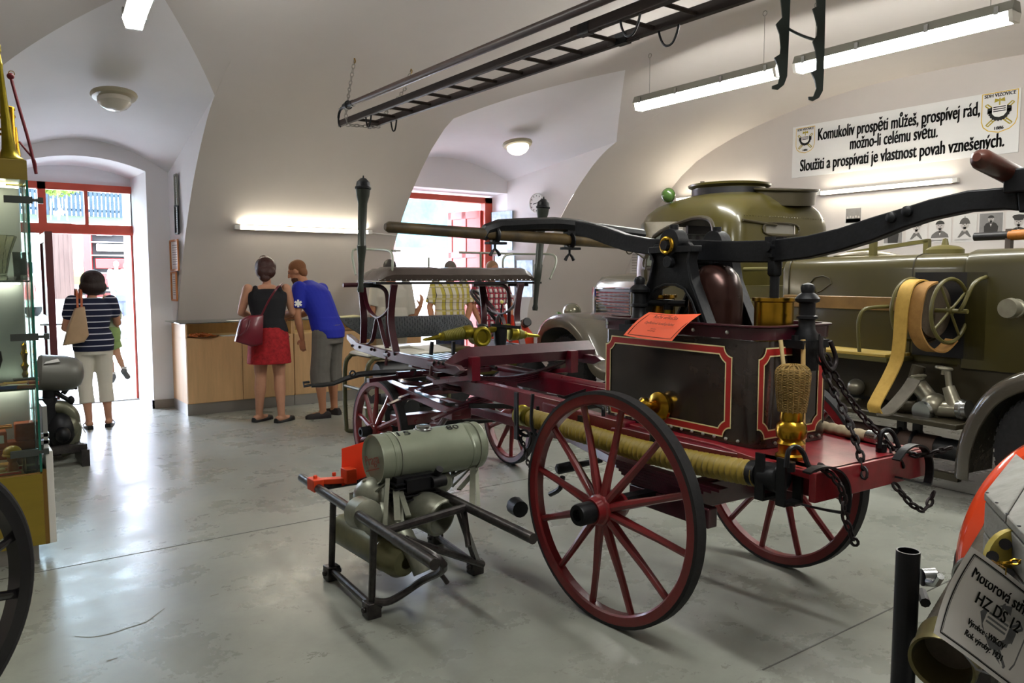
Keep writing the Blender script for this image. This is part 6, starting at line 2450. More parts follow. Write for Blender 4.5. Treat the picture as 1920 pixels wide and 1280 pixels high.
c = m(88, 700)
mb = MB()
mb.lathe(m(70, 698), m(128, 700) - m(70, 698), [(0, .14), (.02, .155), (.2, .155), (.28, .14), (.33, .10), (.35, .04), (.352, 0)], 28)
mb.build('fuel_tank', mat('dull_grey_tank', '6A6A64', .4, metal=.3), t)
MB().hexa([m(82, 682, 7.6), m(112, 678, 7.6), m(118, 680, 7.85), m(86, 684, 7.85), m(86, 678, 7.6), m(108, 672, 7.6), m(114, 676, 7.85), m(90, 677, 7.85)]).build('paper', M['paper'], t)
mb = MB()
mb.tube(smooth([m(76, 764), m(105, 762), m(122, 766), m(135, 780), m(136, 805), m(128, 835)], 6), .06, 16)
mb.ell(m(128, 800), (.09, .1, .12))
mb.tube(smooth([m(132, 785), m(138, 805), m(130, 835), m(112, 845)], 6), .065, 14)
mb.build('curved_pipe', mat('grey_olive_cast_iron', '6F705E', .35, metal=.5, var=.3, scale=8), t)
mb = MB()
mb.ell(m(112, 805), (.13, .15, .16)).ell(m(118, 815, 7.6), (.06, .08, .07))
mb.cyl(m(85, 830), m(85, 745), .09).cyl(m(92, 745), m(92, 712), .05)
mb.bx(m(70, 845), m(138, 835) + V((0, .3, 0)))
mb.tube([m(95, 728), m(115, 742), m(133, 752)], .02, 8)
mb.ell(m(133, 750), (.03, .03, .04))
mb.build('engine_block', M['iron'], t)
mb = MB()
mb.cyl(m(118, 738), m(131, 722), .022)
mb.torus(m(131, 722), (.5, 0, .8), .055, .014, 20, 8)
mb.build('handwheel', M['iron'], t)
mb = MB()
mb.bar(m(148, 830), V((m(150, 862).x, 7.6, .02)), .05, .05)
mb.bx((m(145, 850).x - .02, 7.3, 0), (m(145, 850).x + .04, 7.75, .14))
mb.bx((.45, 7.35, .12), (.92, 7.42, .18)).bx((.45, 7.9, .0), (.92, 8.0, .18))
mb.build('skid', M['tubeblack'], t)
M['placard'] = M['paper']
MB().hexa([m(148, 792, 7.5), m(160, 812, 7.5), m(160, 813, 7.52), m(148, 793, 7.52), m(149, 790, 7.5), m(161, 810, 7.5), m(161, 811, 7.52), m(149, 791, 7.52)]).build('tag_card', M['paper'], t)
# ------------------------------------------------------------------ glass showcase at the left edge
M['casewood'] = mat('olive_beech_veneer', '8F7A26', .4, var=.12, scale=3, stretch=(.6, 6, 6))
M['edgewood'] = mat('brown_edge_strip', '7A5A22', .45)
M['greyback'] = mat('grey_back_panel', 'B2B3B6', .6)
SX0, SX1, SY0, SY1 = -.75, .395, 4.95, 5.36
M['strip'] = mat('shelf_light_strip', 'FFFFFF', .5, emit=(1, .9, .7), es=9)
t = thing('showcase', 'tall glass showcase with a wooden base, lit shelves and open fittings at the left edge', 'showcase', (0, 5.15, 0))
MB().bx((SX0 + .03, SY0 + .05, 0), (SX1 - .03, SY1, .12)).build('plinth', M['alu'], t)
MB().bx((SX0, SY0, .10), (SX1, SY1, .50)).build('base_cabinet', M['casewood'], t, bevel=.002)
MB().bx((SX0, SY0 + .01, .50), (SX1 - .008, SY1, .508)).build('base_top', mat('pale_birch_top', 'C99F5A', .4, var=.1, scale=4), t)
MB().bx((SX0, SY1 - .02, .5), (SX1 - .02, SY1, 2.1)).build('back_panel', M['greyback'], t)
MB().bx((SX0, SY0, 2.10), (SX1, SY1, 2.205)).build('header', M['casewood'], t, bevel=.002)
MB().bx((SX0, SY0, .51), (SX1 - .01, SY0 + .006, 2.1)).build('glass_front', M['glass'], t)
MB().bx((SX1 - .008, SY0 + .006, .51), (SX1, SY1, 2.1)).build('glass_side', M['gglass'], t)
MB().bx((SX1 - .010, SY0 - .001, .51), (SX1 + .001, SY0 + .007, 2.1)).build('glass_edge', mat('green_glass_edge', '1E6E5C', .15), t)
for z in (1.555, .965):
    MB().bx((SX0, SY0 + .03, z), (SX1 - .012, SY1 - .02, z + .008)).build('shelf', M['gglass'], t)
    MB().bx((SX0, SY0 + .029, z), (SX1 - .012, SY0 + .0315, z + .008)).build('shelf_edge', mat('dark_glass_edge', '2E4A40', .2), t)
for y, x0, x1, zl in ((5.06, -.4, .30, 2.085), (5.22, -.4, .37, 2.085), (5.30, -.5, .36, 1.545), (5.30, -.5, .36, .955)):
    MB().bar((x0, y, zl), (x1, y, zl), .022, .01).build('light_strip', M['strip'], t)
M['clamp'] = mat('dark_grey_clamp', '454A47', .4)
for u, v in ((36, 374), (48, 632), (48, 850)):
    p = py(u, v, SY0 - .008)
    mb = MB()
    mb.bx((p.x - .07, SY0 - .014, p.z - .019), (p.x + .06, SY0, p.z + .019)).bx((p.x + .055, SY0 - .012, p.z - .008), (p.x + .105, SY0 - .002, p.z + .008)).bx((p.x + .085, SY0 - .016, p.z - .016), (p.x + .11, SY0 + .006, p.z + .016))
    mb.build('hinge_clamp', M['clamp'], t)
# white leaf of a low door swung open beside the case
MB().bx((SX1 + .02, 4.955, .10), (SX1 + .055, 5.29, .62)).build('side_leaf', M['white'], t, bevel=.003)
MB().bx((SX1 + .0, 4.95, .10), (SX1 + .02, 4.97, .52)).build('edge_strip', M['edgewood'], t)
for z in (.70, .66, .58, .40):
    MB().bx((SX1 + .008, 5.05, z - .015), (SX1 + .05, 5.10, z + .005)).build('hinge', M['steel'], t)
MB().bx((SX1 + .022, 5.05, .62), (SX1 + .045, 5.29, .86)).build('hinge_plate', M['steel'], t)
MB().poly([(SX1 + .01, 5.36, .6), (SX1 + .05, 5.9, .6), (SX1 + .05, 5.9, 2.05), (SX1 + .01, 5.36, 2.08)], (.006, 0, 0)).build('glass_leaf', M['glass'], t)


def on_shelf(u, v, y):
    return py(u, v, y)


# top shelf: crystal vase, tumblers
M['crystal'] = mat('cut_crystal', 'E6E4CF', .05, trans=.85, ior=1.5, bump=.8, bscale=30)
M['clear'] = glass('drinking_glass', 'DDE6E4')
zt = 1.564
t = thing('crystal_vase', 'cut crystal vase on the top glass shelf of the showcase', 'vase', (.24, 5.12, zt))
MB().lathe((.24, 5.12, zt), (0, 0, 1), [(0, .05), (.01, .055), (.03, .05), (.14, .07), (.24, .105), (.245, .1), (.14, .062), (.04, .042), (.035, 0)], 12).build('body', M['crystal'], t, ang=10)
for x, y, h, r_, lab in ((.35, 5.1, .155, .034, 'straight smoky tumbler beside the crystal vase'), (.372, 5.2, .12, .018, 'small clear glass behind the tumbler at the shelf end')):
    t = thing('drinking_glass', lab, 'glass', (x, y, zt))
    MB().lathe((x, y, zt), (0, 0, 1), [(0, r_ * .9), (.002, r_ * .9), (h, r_), (h, r_ * .93), (.03, r_ * .85), (.028, 0)], 20).build('bowl', mat('smoky_glass', 'A9B2AE', .05, trans=.8), t)
# middle shelf
zm = .974
t = thing('goblet', 'clear stemmed goblet on the middle showcase shelf', 'glass', (.21, 5.25, zm))
MB().lathe((.21, 5.25, zm), (0, 0, 1), [(0, .04), (.006, .038), (.012, .008), (.07, .007), (.09, .03), (.14, .045), (.19, .04), (.19, .037), (.14, .042), (.095, .027), (.085, 0)], 20).build('bowl', M['clear'], t)
t = thing('trophy', 'small gilt figure trophy on the middle showcase shelf', 'trophy', (.355, 5.26, zm))
MB().lathe((.36, 5.26, zm), (0, 0, 1), [(0, .028), (.012, .028), (.03, .012), (.05, .018), (.07, .010), (.10, .022), (.12, .010), (.15, .014), (.17, .02), (.19, .012), (.22, .014), (.235, .0)], 14).build('figure', M['brass'], t)
bk = [('8C3A22', .30, 5.10, .13, .10, .022, 'red-brown plaque case open on the middle shelf'), ('A8482C', .36, 5.14, .10, .08, .02, 'orange-red booklet box near the shelf end'), ('2E4C86', .29, 5.03, .14, .07, .018, 'blue-edged flat box at the front of the middle shelf'), ('4C2A1C', .215, 5.04, .09, .06, .02, 'dark brown plaque at the left of the middle shelf'),
      ('7A3A1E', .345, 4.995, .09, .035, .016, 'brown plaque with a gilt oval at the front shelf edge'), ('55565A', .36, 5.22, .12, .06, .03, 'dark grey box behind the plaques'), ('C9A25A', .25, 5.17, .08, .03, .014, 'pale wooden plaque leaning behind the red ones'), ('B4572E', .22, 5.10, .07, .05, .02, 'terracotta box at the left shelf side')]
for i, (cl, x, y, w, dp, h, lab) in enumerate(bk):
    t = thing('plaque_box', lab, 'box', (x, y, zm), 'plaques on the middle showcase shelf')
    z0 = zm + .001
    q = Matrix.Rotation(R((-8, 6, 0, 10, -3, 2, 25, 0)[i]), 3, 'Z')
    MB().box((x, y, z0 + h / 2), (w, dp, h), q).build('case', mat('plaque_case_' + cl, cl, .45), t, bevel=.002)
    MB().box((x, y, z0 + h + .001), (w * .86, dp * .8, .002), q).build('inlay', mat('plaque_inlay_' + cl, ['D9A94A', 'D98A5A', 'E4DCC6', 'B0823A', 'D8A63C', '77787C', 'E0BC7C', 'D9A07A'][i], .35, metal=.2), t)
# bottom: wooden toy fire engine, small things
zb = .509
t = thing('toy_fire_engine', 'orange-stained wooden toy fire engine on the bottom of the showcase', 'toy', (.24, 5.2, zb))
M['toyred'] = mat('orange_stained_wood', 'B4522C', .45, var=.25, scale=14)
MB().bx((.02, 5.15, .56), (.30, 5.27, .62)).bx((.16, 5.15, .62), (.25, 5.27, .72)).bx((.25, 5.16, .60), (.385, 5.26, .655)).bx((.29, 5.16, .655), (.385, 5.26, .755)).build('body', M['toyred'], t, bevel=.006)
for x in (.10, .335):
    for y in (5.14, 5.27):
        MB().lathe((x, y, .509 + .045), (0, 1, 0), [(-.012, .02), (-.012, .045), (.012, .045), (.012, .02)], 20).build('wheel', mat('toy_wheel_brown', '6E4A34', .5), t)
mb = MB()
for y in (5.18, 5.24):
    mb.bar((-.05, y, .735), (.28, y, .738), .012, .012)
mb.build('toy_ladder', mat('toy_ladder_wood', 'C98A46', .5), t)
MB().bx((.18, 5.148, .655), (.235, 5.152, .70)).build('cab_window', M['paper'], t)
t = thing('toy_helmet_bust', 'small yellow helmeted bust in front of the toy fire engine', 'figurine', (.265, 5.03, zb))
MB().lathe((.265, 5.03, zb), (0, 0, 1), [(0, .025), (.03, .028), (.06, .02), (.07, .026), (.10, .028)], 18).build('base', mat('bust_brown', '9A5F3C', .5), t)
MB().ell((.265, 5.03, zb + .115), (.045, .045, .035)).torus((.265, 5.03, zb + .1), (0, 0, 1), .044, .006, 24, 6).build('helmet', mat('yellow_helmet', 'C9992C', .3), t)
t = thing('drinking_glass', 'squat drinking glass at the front of the showcase bottom', 'glass', (.345, 4.985, zb))
MB().lathe((.345, 4.985, zb), (0, 0, 1), [(0, .033), (.003, .035), (.125, .04), (.125, .037), (.02, .032), (.018, 0)], 24).build('bowl', M['clear'], t)
for i, (cl, x, y, w, dp, h, lab) in enumerate((('A03424', .33, 5.10, .14, .03, .018, 'red pen case behind the drinking glass'), ('C4482E', .24, 4.985, .12, .018, .012, 'red pen lying at the showcase front'), ('6A4A2C', .36, 5.06, .10, .05, .022, 'brown open box behind the drinking glass'), ('E07A34', .26, 5.11, .10, .02, .014, 'orange leaflet roll before the toy engine'), ('C8B080', .20, 5.07, .06, .05, .02, 'beige box at the left of the showcase bottom'))):
    t = thing('small_box', lab, 'box', (x, y, zb), 'small things on the showcase bottom')
    MB().box((x, y, zb + h / 2 + .0005), (w, dp, h)).build('case', mat('small_case_' + cl, cl, .4), t, bevel=.002)
    MB().box((x, y, zb + h + .001), (w * .8, dp * .7, .002)).build('inlay', M['cream'], t)
# fanfare trumpets on top
zh = 2.206
t = thing('fanfare_trumpet', 'long brass fanfare trumpet standing on its bell on top of the showcase', 'trumpet', (.325, 5.02, zh))
MB().lathe((.325, 5.02, zh), (-.05, 0, 1), [(0, .066), (.006, .067), (.02, .05), (.06, .034), (.15, .026), (.32, .018), (.48, .013), (.50, .016), (.51, .012), (.56, .009), (.565, .014), (.60, .014), (.605, .010)], 24).build('tube', M['olive_brass'], t)
mb = MB()
mb.tube(smooth([(.345, 5.0, zh + .44), (.37, 4.98, zh + .30), (.41, 4.96, zh + .1), (.435, 4.94, zh - .07)], 6), .008, 8)
mb.tube(smooth([(.37, 5.0, zh + .1), (.40, 4.97, zh + .05), (.43, 4.945, zh + .0), (.435, 4.94, zh - .06)], 6), .006, 8)
mb.ell((.345, 5.0, zh + .44), .018)
mb.build('cord', mat('dark_red_cord', '6E1624', .6), t)
MB().torus((.35, 5.0, zh + .455), (0, 1, 0), .014, .002, 14, 5).build('ring', M['brass'], t)
t = thing('valve_horn', 'brass valve horn standing left of the long trumpet on the showcase', 'horn', (.25, 5.15, zh))
mb = MB()
mb.lathe((.2, 5.15, zh), (0, 0, 1), [(0, .07), (.01, .07), (.03, .04), (.1, .025), (.3, .012)], 20)
for z in (.31, .27, .18):
    mb.tube(smooth([(.1, 5.15, zh + z), (.25, 5.13, zh + z), (.35, 5.15, zh + z - .005), (.352, 5.15, zh + z - .022), (.25, 5.15, zh + z - .026), (.1, 5.15, zh + z - .026)], 5), .007, 8)
mb.cyl((.352, 5.14, zh), (.352, 5.14, zh + .30), .012)
mb.cyl((.375, 5.16, zh), (.36, 5.16, zh + .2), .014)
mb.build('tubing', M['brass'], t)

# ------------------------------------------------------------------ black cart wheel at the bottom left corner
t = thing('cart_wheel', 'large black spoked cart wheel cut by the lower left corner', 'wheel', fz(-149, 1412))
cw = fz(-149, 1412)
RR_ = .49
cw = V((cw.x, cw.y, RR_))
hd = R(47)
d = V((math.sin(hd), math.cos(hd), 0))
ax = V((math.cos(hd), -math.sin(hd), 0))
up = V((0, 0, 1))
M['blackwheel'] = mat('glossy_black_wheel_paint', '121014', .25, coat=.6, bump=.06, bscale=30)
rg, tg = [], []
for j in range(72):
    a = 2 * math.pi * j / 72
    e = d * math.cos(a) + up * math.sin(a)
    rg.append([cw + e * r_ + ax * w for r_, w in ((RR_ - .075, -.026), (RR_ - .03, -.032), (RR_ - .03, .032), (RR_ - .075, .026))])
    tg.append([cw + e * r_ + ax * w for r_, w in ((RR_ - .03, -.026), (RR_ - .012, -.028), (RR_, -.02), (RR_, .02), (RR_ - .012, .028), (RR_ - .03, .026))])
mb = MB().rings(rg, closed=True)
for j in range(12):
    a = 2 * math.pi * (j + .5) / 12
    e = d * math.cos(a) + up * math.sin(a)
    mb.tube([cw + e * .06, cw + e * (RR_ - .07)], [.022, .017], 10)
mb.build('wheel', M['blackwheel'], t)
MB().rings(tg, closed=True).build('tyre', M['rubber'], t)
MB().lathe(cw - ax * .1, ax, [(0, .03), (.0, .05), (.06, .075), (.14, .075), (.2, .05), (.2, .03)], 24).build('hub', M['blackwheel'], t)

# ------------------------------------------------------------------ lower right corner: post, suction hose, placard, crate, red mudguard
p = pd(1703, 1032, 1.8)
t = thing('black_post', 'open-topped black tube post standing near the lower right corner', 'post', (p.x, p.y, 0))
MB().lathe((p.x, p.y, 0), (0, 0, 1), [(0, .05), (.008, .05), (.010, .026), (p.z, .026), (p.z, .0225), (.02, .0225)], 28).build('tube', mat('satin_black_tube', '202026', .35, metal=.4), t)
t = thing('motor_pump', 'motor pump with a thick ribbed suction hose at the lower right corner', 'motor pump', (1.95, .45, 0))
h0, h1 = pd(1765, 1245, 1.62), pd(1905, 985, 2.1)
dd = (h1 - h0).normalized()
prof = []
L = (h1 - h0).length
n = int(L / .016)
for i in range(n):
    prof += [(.07 + i * .016, .060), (.078 + i * .016, .064)]
M['oldhose'] = mat('worn_brown_grey_hose', '5E564A', .6, var=.4, scale=16, bump=.2, bscale=40)
MB().lathe(h0, dd, prof, 28).build('suction_hose', M['oldhose'], t)
MB().lathe(h0, dd, [(.09, .05), (.0, .058), (-.005, .064), (.012, .066), (.02, .060), (.05, .066), (.075, .068), (.08, .06)], 36, caps=False).build('coupling', mat('olive_bronze_ring', '77704C', .3, metal=.7), t)
MB().lathe(h0, dd, [(.02, .057), (.10, .057), (.10, 0)], 28, caps=False).build('bore', M['black'], t)
q = h0.lerp(h1, .52)
MB().torus(q, dd, .067, .006, 30, 8).build('hose_clip', M['steel'], t)
b = pd(1740, 1090, 1.75)
MB().tube([b, pd(1756, 1093, 1.72), pd(1764, 1080, 1.7)], .008, 8).lathe(pd(1728, 1082, 1.8), RGT, [(0, .02), (.03, .022), (.04, .012)], 12).build('toggle', M['steel'], t)
MB().tube([pd(1728, 1110, 1.9), pd(1735, 1130, 1.85)], .012, 8).build('rod', M['black'], t)
c = pd(1912, 1052, 1.55)
mb = MB().lathe(c + FWD * .02, -FWD, [(0, .062), (.02, .064), (.03, .05), (.034, 0)], 28)
mb.build('brass_cover', mat('dull_yellow_brass', 'B7A650', .35, metal=.6, var=.2, scale=12), t)
mb = MB()
for u, v in ((1885, 1020), (1861, 1043), (1890, 1075)):
    mb.cyl(pd(u, v, 1.56), pd(u, v, 1.50), .011, n=12)
mb.build('knob', M['black'], t)
mb = MB()
chain_mb(mb, [pd(1868, 1058, 1.5), pd(1885, 1056, 1.485), pd(1925, 1050, 1.48)], .018, .0022)
mb.build('chain', M['brass'], t)
MB().bx((h1.x - .1, h1.y - .35, .25), (h1.x + .25, h1.y + .05, h1.z + .0)).build('pump_body', M['greymetal'], t, bevel=.03)
MB().bx((h1.x - .15, h1.y - .4, 0), (h1.x + .3, h1.y - .32, .25)).bx((h1.x - .15, h1.y, 0), (h1.x + .3, h1.y + .08, .25)).build('skid', M['tubeblack'], t)
# laminated placard hung on it
t = thing('placard', 'laminated placard with a grey crest and black lettering hung on the corner pump', 'sign', pd(1850, 1280, 1.4))
D_ = 1.40
pa, pb, pc = pd(1821, 1024, D_), pd(1750, 1186, D_ - .03), pd(1998, 1156, D_ + .02)
xd = (pc - pa).normalized()
yd = (pa - pb)
yd = (yd - xd * yd.dot(xd)).normalized()
nr = xd.cross(yd)
hh = (pa - pb).dot(yd)
ww = (pc - pa).length
pb2 = pa - yd * hh + xd * ((pb - pa).dot(xd))
# sheet with a slight curl
rows = []
for i in range(9):
    f = i / 8
    rows.append([pa.lerp(pb, f) + xd * (ww * j / 10) + nr * (-.012 * math.sin(math.pi * f) + .004 * math.sin(math.pi * j / 5)) for j in range(11)])
M['laminate'] = mat('laminated_paper', 'F2F2F0', .18, coat=.5)
MB().grid(rows).build('sheet', M['laminate'], t)
E_ = (pb - pa)


def onp(fx, fy, k=.0):
    return pa + E_ * fy + xd * (ww * fx) + nr * (-.012 * math.sin(math.pi * fy) + .004 * math.sin(2 * math.pi * fx) + .0012 + k)


mb = MB()
for w_, ins in ((.0024, .05), (.0008, .062)):
    for a, b in (((ins, ins), (1 - ins, ins)), ((1 - ins, ins), (1 - ins, 1 - ins)), ((1 - ins, 1 - ins), (ins, 1 - ins)), ((ins, 1 - ins), (ins, ins))):
        P = [onp(a[0] + (b[0] - a[0]) * i / 10, a[1] + (b[1] - a[1]) * i / 10) for i in range(11)]
        sd = (P[-1] - P[0]).normalized().cross(nr) * w_ / 2
        mb.grid([[p_ + sd for p_ in P], [p_ - sd for p_ in P]])
mb.build('border', M['ink'], t)
vd = (-E_).normalized()
for txt, fx, fy, fit, sz, mm in (('Motorová stříkačka', .11, .26, ww * .78, .030, 'ink'), ('HZ DS 12', .23, .46, ww * .45, .030, 'ink'), ('Výrobce : WIKOV', .24, .70, ww * .38, .015, 'ink'), ('Rok výroby: 1931', .24, .82, ww * .38, .015, 'ink')):
    text_mesh(txt, sz, M[mm], onp(fx, fy, .002), xd, vd, t, 'lettering', fit=fit, depth=.0003, bold=.0006)
emblem(t, onp(.5, .56, .0002), hh * .78, xd, vd, nr, mono=M['greyink'])
MB().tube([onp(.36, .03), onp(.36, .03) + V((0, 0, .012)), pd(1860, 1050, 1.47)], .0012, 5).tube([onp(.8, .03), pd(1925, 1085, 1.47)], .0012, 5).build('wire', M['brass'], t)
# grey crate
t = thing('crate', 'weathered grey wooden crate cut by the right edge above the placard', 'crate', pd(1930, 1060, 2.0))
M['greywood'] = mat('weathered_grey_wood', '8B8A86', .8, var=.3, scale=5, stretch=(1, 6, 6), bump=.15, bscale=30)
c0 = pd(1846, 922, 1.75)
vt = (pd(1925, 1000, 1.45) - c0)
vt.z = 0
vb_ = (pd(1925, 876, 2.35) - c0)
vb_.z = 0
vt, vb_ = vt.normalized() * .55, vb_.normalized() * .5
mb = MB()
dn = V((0, 0, -.16))
for i in range(3):
    a, b = i / 3, (i + .97) / 3
    mb.hexa([c0 + vt * a + dn * .12, c0 + vt * b + dn * .12, c0 + vt * b + vb_ + dn * .12, c0 + vt * a + vb_ + dn * .12, c0 + vt * a, c0 + vt * b, c0 + vt * b + vb_, c0 + vt * a + vb_])
ins = vt.normalized() * .006 + vb_.normalized() * .006
for za, zb_ in ((.14, .56), (.58, 1.0)):
    mb.hexa([c0 + ins + dn * zb_, c0 + vt - ins + dn * zb_, c0 + vt + vb_ - ins + dn * zb_, c0 + vb_ + ins + dn * zb_, c0 + ins + dn * za, c0 + vt - ins + dn * za, c0 + vt + vb_ - ins + dn * za, c0 + vb_ + ins + dn * za])
cr = mb.build('box', M['greywood'], t, bevel=.003)
mb = MB()
for i in range(7):
    mb.ell(c0 + vt * (.03 + i * .15) + vb_ * .02 + V((0, 0, .001)), (.004, .004, .0015), n=8, m=4)
mb.build('nail', M['iron'], t)
mb = MB()
for a, b in ((.1, .1), (.9, .1), (.1, .9), (.9, .9)):
    q = c0 + vt * a + vb_ * b
    mb.bx((q.x - .02, q.y - .02, 0), (q.x + .02, q.y + .02, c0.z - .16))
mb.build('stand_leg', M['tubeblack'], t)
# red mudguard of the trailer behind it
t = thing('trailer_mudguard', 'glossy orange-red trailer mudguard curving up beside the grey crate', 'mudguard', fz(1830, 1300, 0))
path = [pd(u, v, 2.6) for u, v in ((1800, 1075), (1803, 1030), (1815, 985), (1838, 935), (1868, 893), (1905, 862), (1960, 835), (2020, 830))]
rows = []
inn = (RGT * .75 + FWD * .66)
P = smooth(path, 5)
for i, p in enumerate(P):
    d = (P[min(i + 1, len(P) - 1)] - P[max(i - 1, 0)]).normalized()
    o = inn.cross(d).normalized()
    if o.dot(V((0, 0, 1)) - RGT) < 0:
        o = -o
    rows.append([p - o * .04, p + o * .0, p + o * .025 + inn * .03, p + o * .035 + inn * .09, p + o * .025 + inn * .16, p + inn * .2, p - o * .02 + inn * .19, p - o * .012 + inn * .05])
M['mudred'] = mat('orange_red_enamel', 'D2431E', .18, coat=.7)
MB().rings(rows).build('guard', M['mudred'], t)
wc = pd(1985, 1010, 2.75)
MB().lathe(V((wc.x, wc.y, .40)) , (math.cos(.3), -math.sin(.3), 0), [(-.07, .2), (-.07, .36), (-.04, .39), (.04, .39), (.07, .36), (.07, .2)], 32).build('wheel', M['rubber'], t)
MB().bar(V((wc.x, wc.y, .40)), V((wc.x, wc.y, path[5].z + .0)), .05, .05).build('stay', M['tubeblack'], t)
# ------------------------------------------------------------------ counter of three units with a glass top
t0 = 9.3
M['maple'] = M['wood']
for x0, x1, nd, lab in ((2.2, 3.455, 2, 'maple counter unit at the left end, under the lit wall tube'), (3.46, 4.70, 2, 'maple counter unit in the middle of the row, in front of the man in blue'), (4.705, 5.25, 1, 'maple counter unit at the right end, behind the wagon toe board')):
    t = thing('counter_unit', lab, 'counter', ((x0 + x1) / 2, 9.6, 0), 'counter units along the wall')
    yb = 9.97
    MB().bx((x0, t0 + .02, 0), (x1, yb, .13)).build('plinth', M['alu'], t)
    MB().bx((x0, t0 + .018, .13), (x0 + .02, yb, 1.05)).bx((x1 - .02, t0 + .018, .13), (x1, yb, 1.05)).bx((x0, t0 + .018, .13), (x1, yb, .15)).bx((x0, t0 + .018, .87), (x1, yb, .89)).bx((x0, yb - .02, .13), (x1, yb, 1.05)).build('body', M['maple'], t)
    for k in range(nd):
        a = x0 + (x1 - x0) * k / nd
        b = x0 + (x1 - x0) * (k + 1) / nd
        d = MB().bx((a + .003, t0, .135), (b - .003, t0 + .018, .885)).build('door', M['maple'], t, bevel=.0015)
        s = 1 if k == 0 and nd > 1 else -1
        kx = b - .06 if s > 0 else b - .06
        MB().lathe((kx, t0, .855), (0, -1, 0), [(0, .011), (.006, .011), (.007, .004)], 14).build('lock', M['steel'], d)
mb = MB()
for i, (a, b) in enumerate(((2.13, 3.455), (3.46, 4.7), (4.705, 5.25))):
    g = MB().bx((a, t0 - .02, 1.055), (b, 9.98, 1.065))
    o = solo(g, 'glass_top', M['gglass'], ['green-edged glass top over the left counter unit', 'green-edged glass top over the middle counter unit', 'green-edged glass top over the right counter unit'][i], 'glass top', 'glass counter tops')
t = thing('pretzel_tray', 'flat tray heaped with orange-brown pretzel-like pieces on the open counter shelf', 'tray', (2.42, 9.42, .891))
MB().lathe((2.42, 9.42, .891), (0, 0, 1), [(0, .15), (.004, .17), (.012, .18), (.012, .175), (.005, .16), (.005, 0)], 24).build('tray', mat('brown_tray', '7C4A2A', .5), t)
mb = MB()
for i in range(26):
    a, r_ = random.uniform(0, 6.28), random.uniform(0, .13)
    mb.torus((2.42 + math.cos(a) * r_, 9.42 + math.sin(a) * r_, .905 + random.uniform(0, .02)), (random.uniform(-.4, .4), random.uniform(-.4, .4), 1), .028, .009, 10, 5)
o = mb.build('pieces', mat('orange_brown_glaze', 'B4602A', .35), t)
o['kind'] = 'stuff'
solo(MB().bx((2.62, 9.34, .891), (2.92, 9.5, .897)).bx((2.75, 9.36, .897), (3.02, 9.52, .901)), 'leaflets', M['paper'], 'white leaflets lying on the open counter shelf beside the tray', 'leaflet')
solo(MB().hexa([(4.08, 9.33, 1.066), (4.42, 9.33, 1.066), (4.40, 9.6, 1.066), (4.06, 9.6, 1.066), (4.08, 9.33, 1.072), (4.42, 9.33, 1.085), (4.40, 9.6, 1.085), (4.06, 9.6, 1.072)]), 'brochure', mat('pale_yellow_brochure', 'D9D4A8', .5), 'open pale brochure on the glass counter top behind the man in blue', 'brochure')
solo(MB().bx((2.72, 9.32, 1.066), (3.05, 9.55, 1.070)), 'leaflets', M['paper'], 'white sheet on the glass counter top before the woman in black', 'leaflet')


# ------------------------------------------------------------------ people
def fuse(prims, voxel, name, mt, parent, it=3):
    mb = MB()
    for p in prims:
        if p[0] == 'c':
            _, a, b, r1, r2 = p
            a, b = V(a), V(b)
            d = b - a
            L = d.length
            if L < 1e-4:
                mb.ell(a, r1, n=12, m=8)
                continue
            pr = [(-r1 * math.cos(t), r1 * math.sin(t)) for t in [math.pi / 2 * i / 4 for i in range(5)]]
            pr += [(L + r2 * math.sin(t), r2 * math.cos(t)) for t in [math.pi / 2 * i / 4 for i in range(5)]]
            mb.lathe(a, d, pr, 14)
        elif p[0] == 'f':  # flat-ended cone
            mb.lathe(p[1], V(p[2]) - V(p[1]), [(0, p[3]), ((V(p[2]) - V(p[1])).length, p[4])], 16)
        elif p[0] == 'e':
            mb.ell(p[1], p[2], p[3] if len(p) > 3 else None, 16, 12)
        elif p[0] == 'l':
            rg = []
            for c, ax, ay in p[1]:
                c, ax, ay = V(c), V(ax), V(ay)
                q = []
                for j in range(24):
                    a = 2 * math.pi * j / 24
                    ca, sa = math.cos(a), math.sin(a)
                    q.append(c + ax * math.copysign(abs(ca) ** .85, ca) + ay * math.copysign(abs(sa) ** .85, sa))
                rg.append(q)
            mb.rings(rg)
    org = V((0, 0, 0))
    q = parent
    while q is not None:
        org = org + q.location
        q = q.parent
    me = mb.mesh(name, mt, org, ang=0)
    o = bpy.data.objects.new(name, me)
    COL.objects.link(o)
    m = o.modifiers.new('r', 'REMESH')
    m.mode = 'VOXEL'
    m.voxel_size = voxel
    m.use_smooth_shade = True
    if it:
        s = o.modifiers.new('s', 'SMOOTH')
        s.iterations = it
        s.factor = .5
    bpy.context.view_layer.update()
    m2 = bpy.data.meshes.new_from_object(o.evaluated_get(bpy.context.evaluated_depsgraph_get()))
    m2.name = name
    o.modifiers.clear()
    o.data = m2
    bpy.data.meshes.remove(me)
    if not m2.materials:
        m2.materials.append(mt)
    m2.polygons.foreach_set('use_smooth', [True] * len(m2.polygons))
    o.parent = parent
    return o


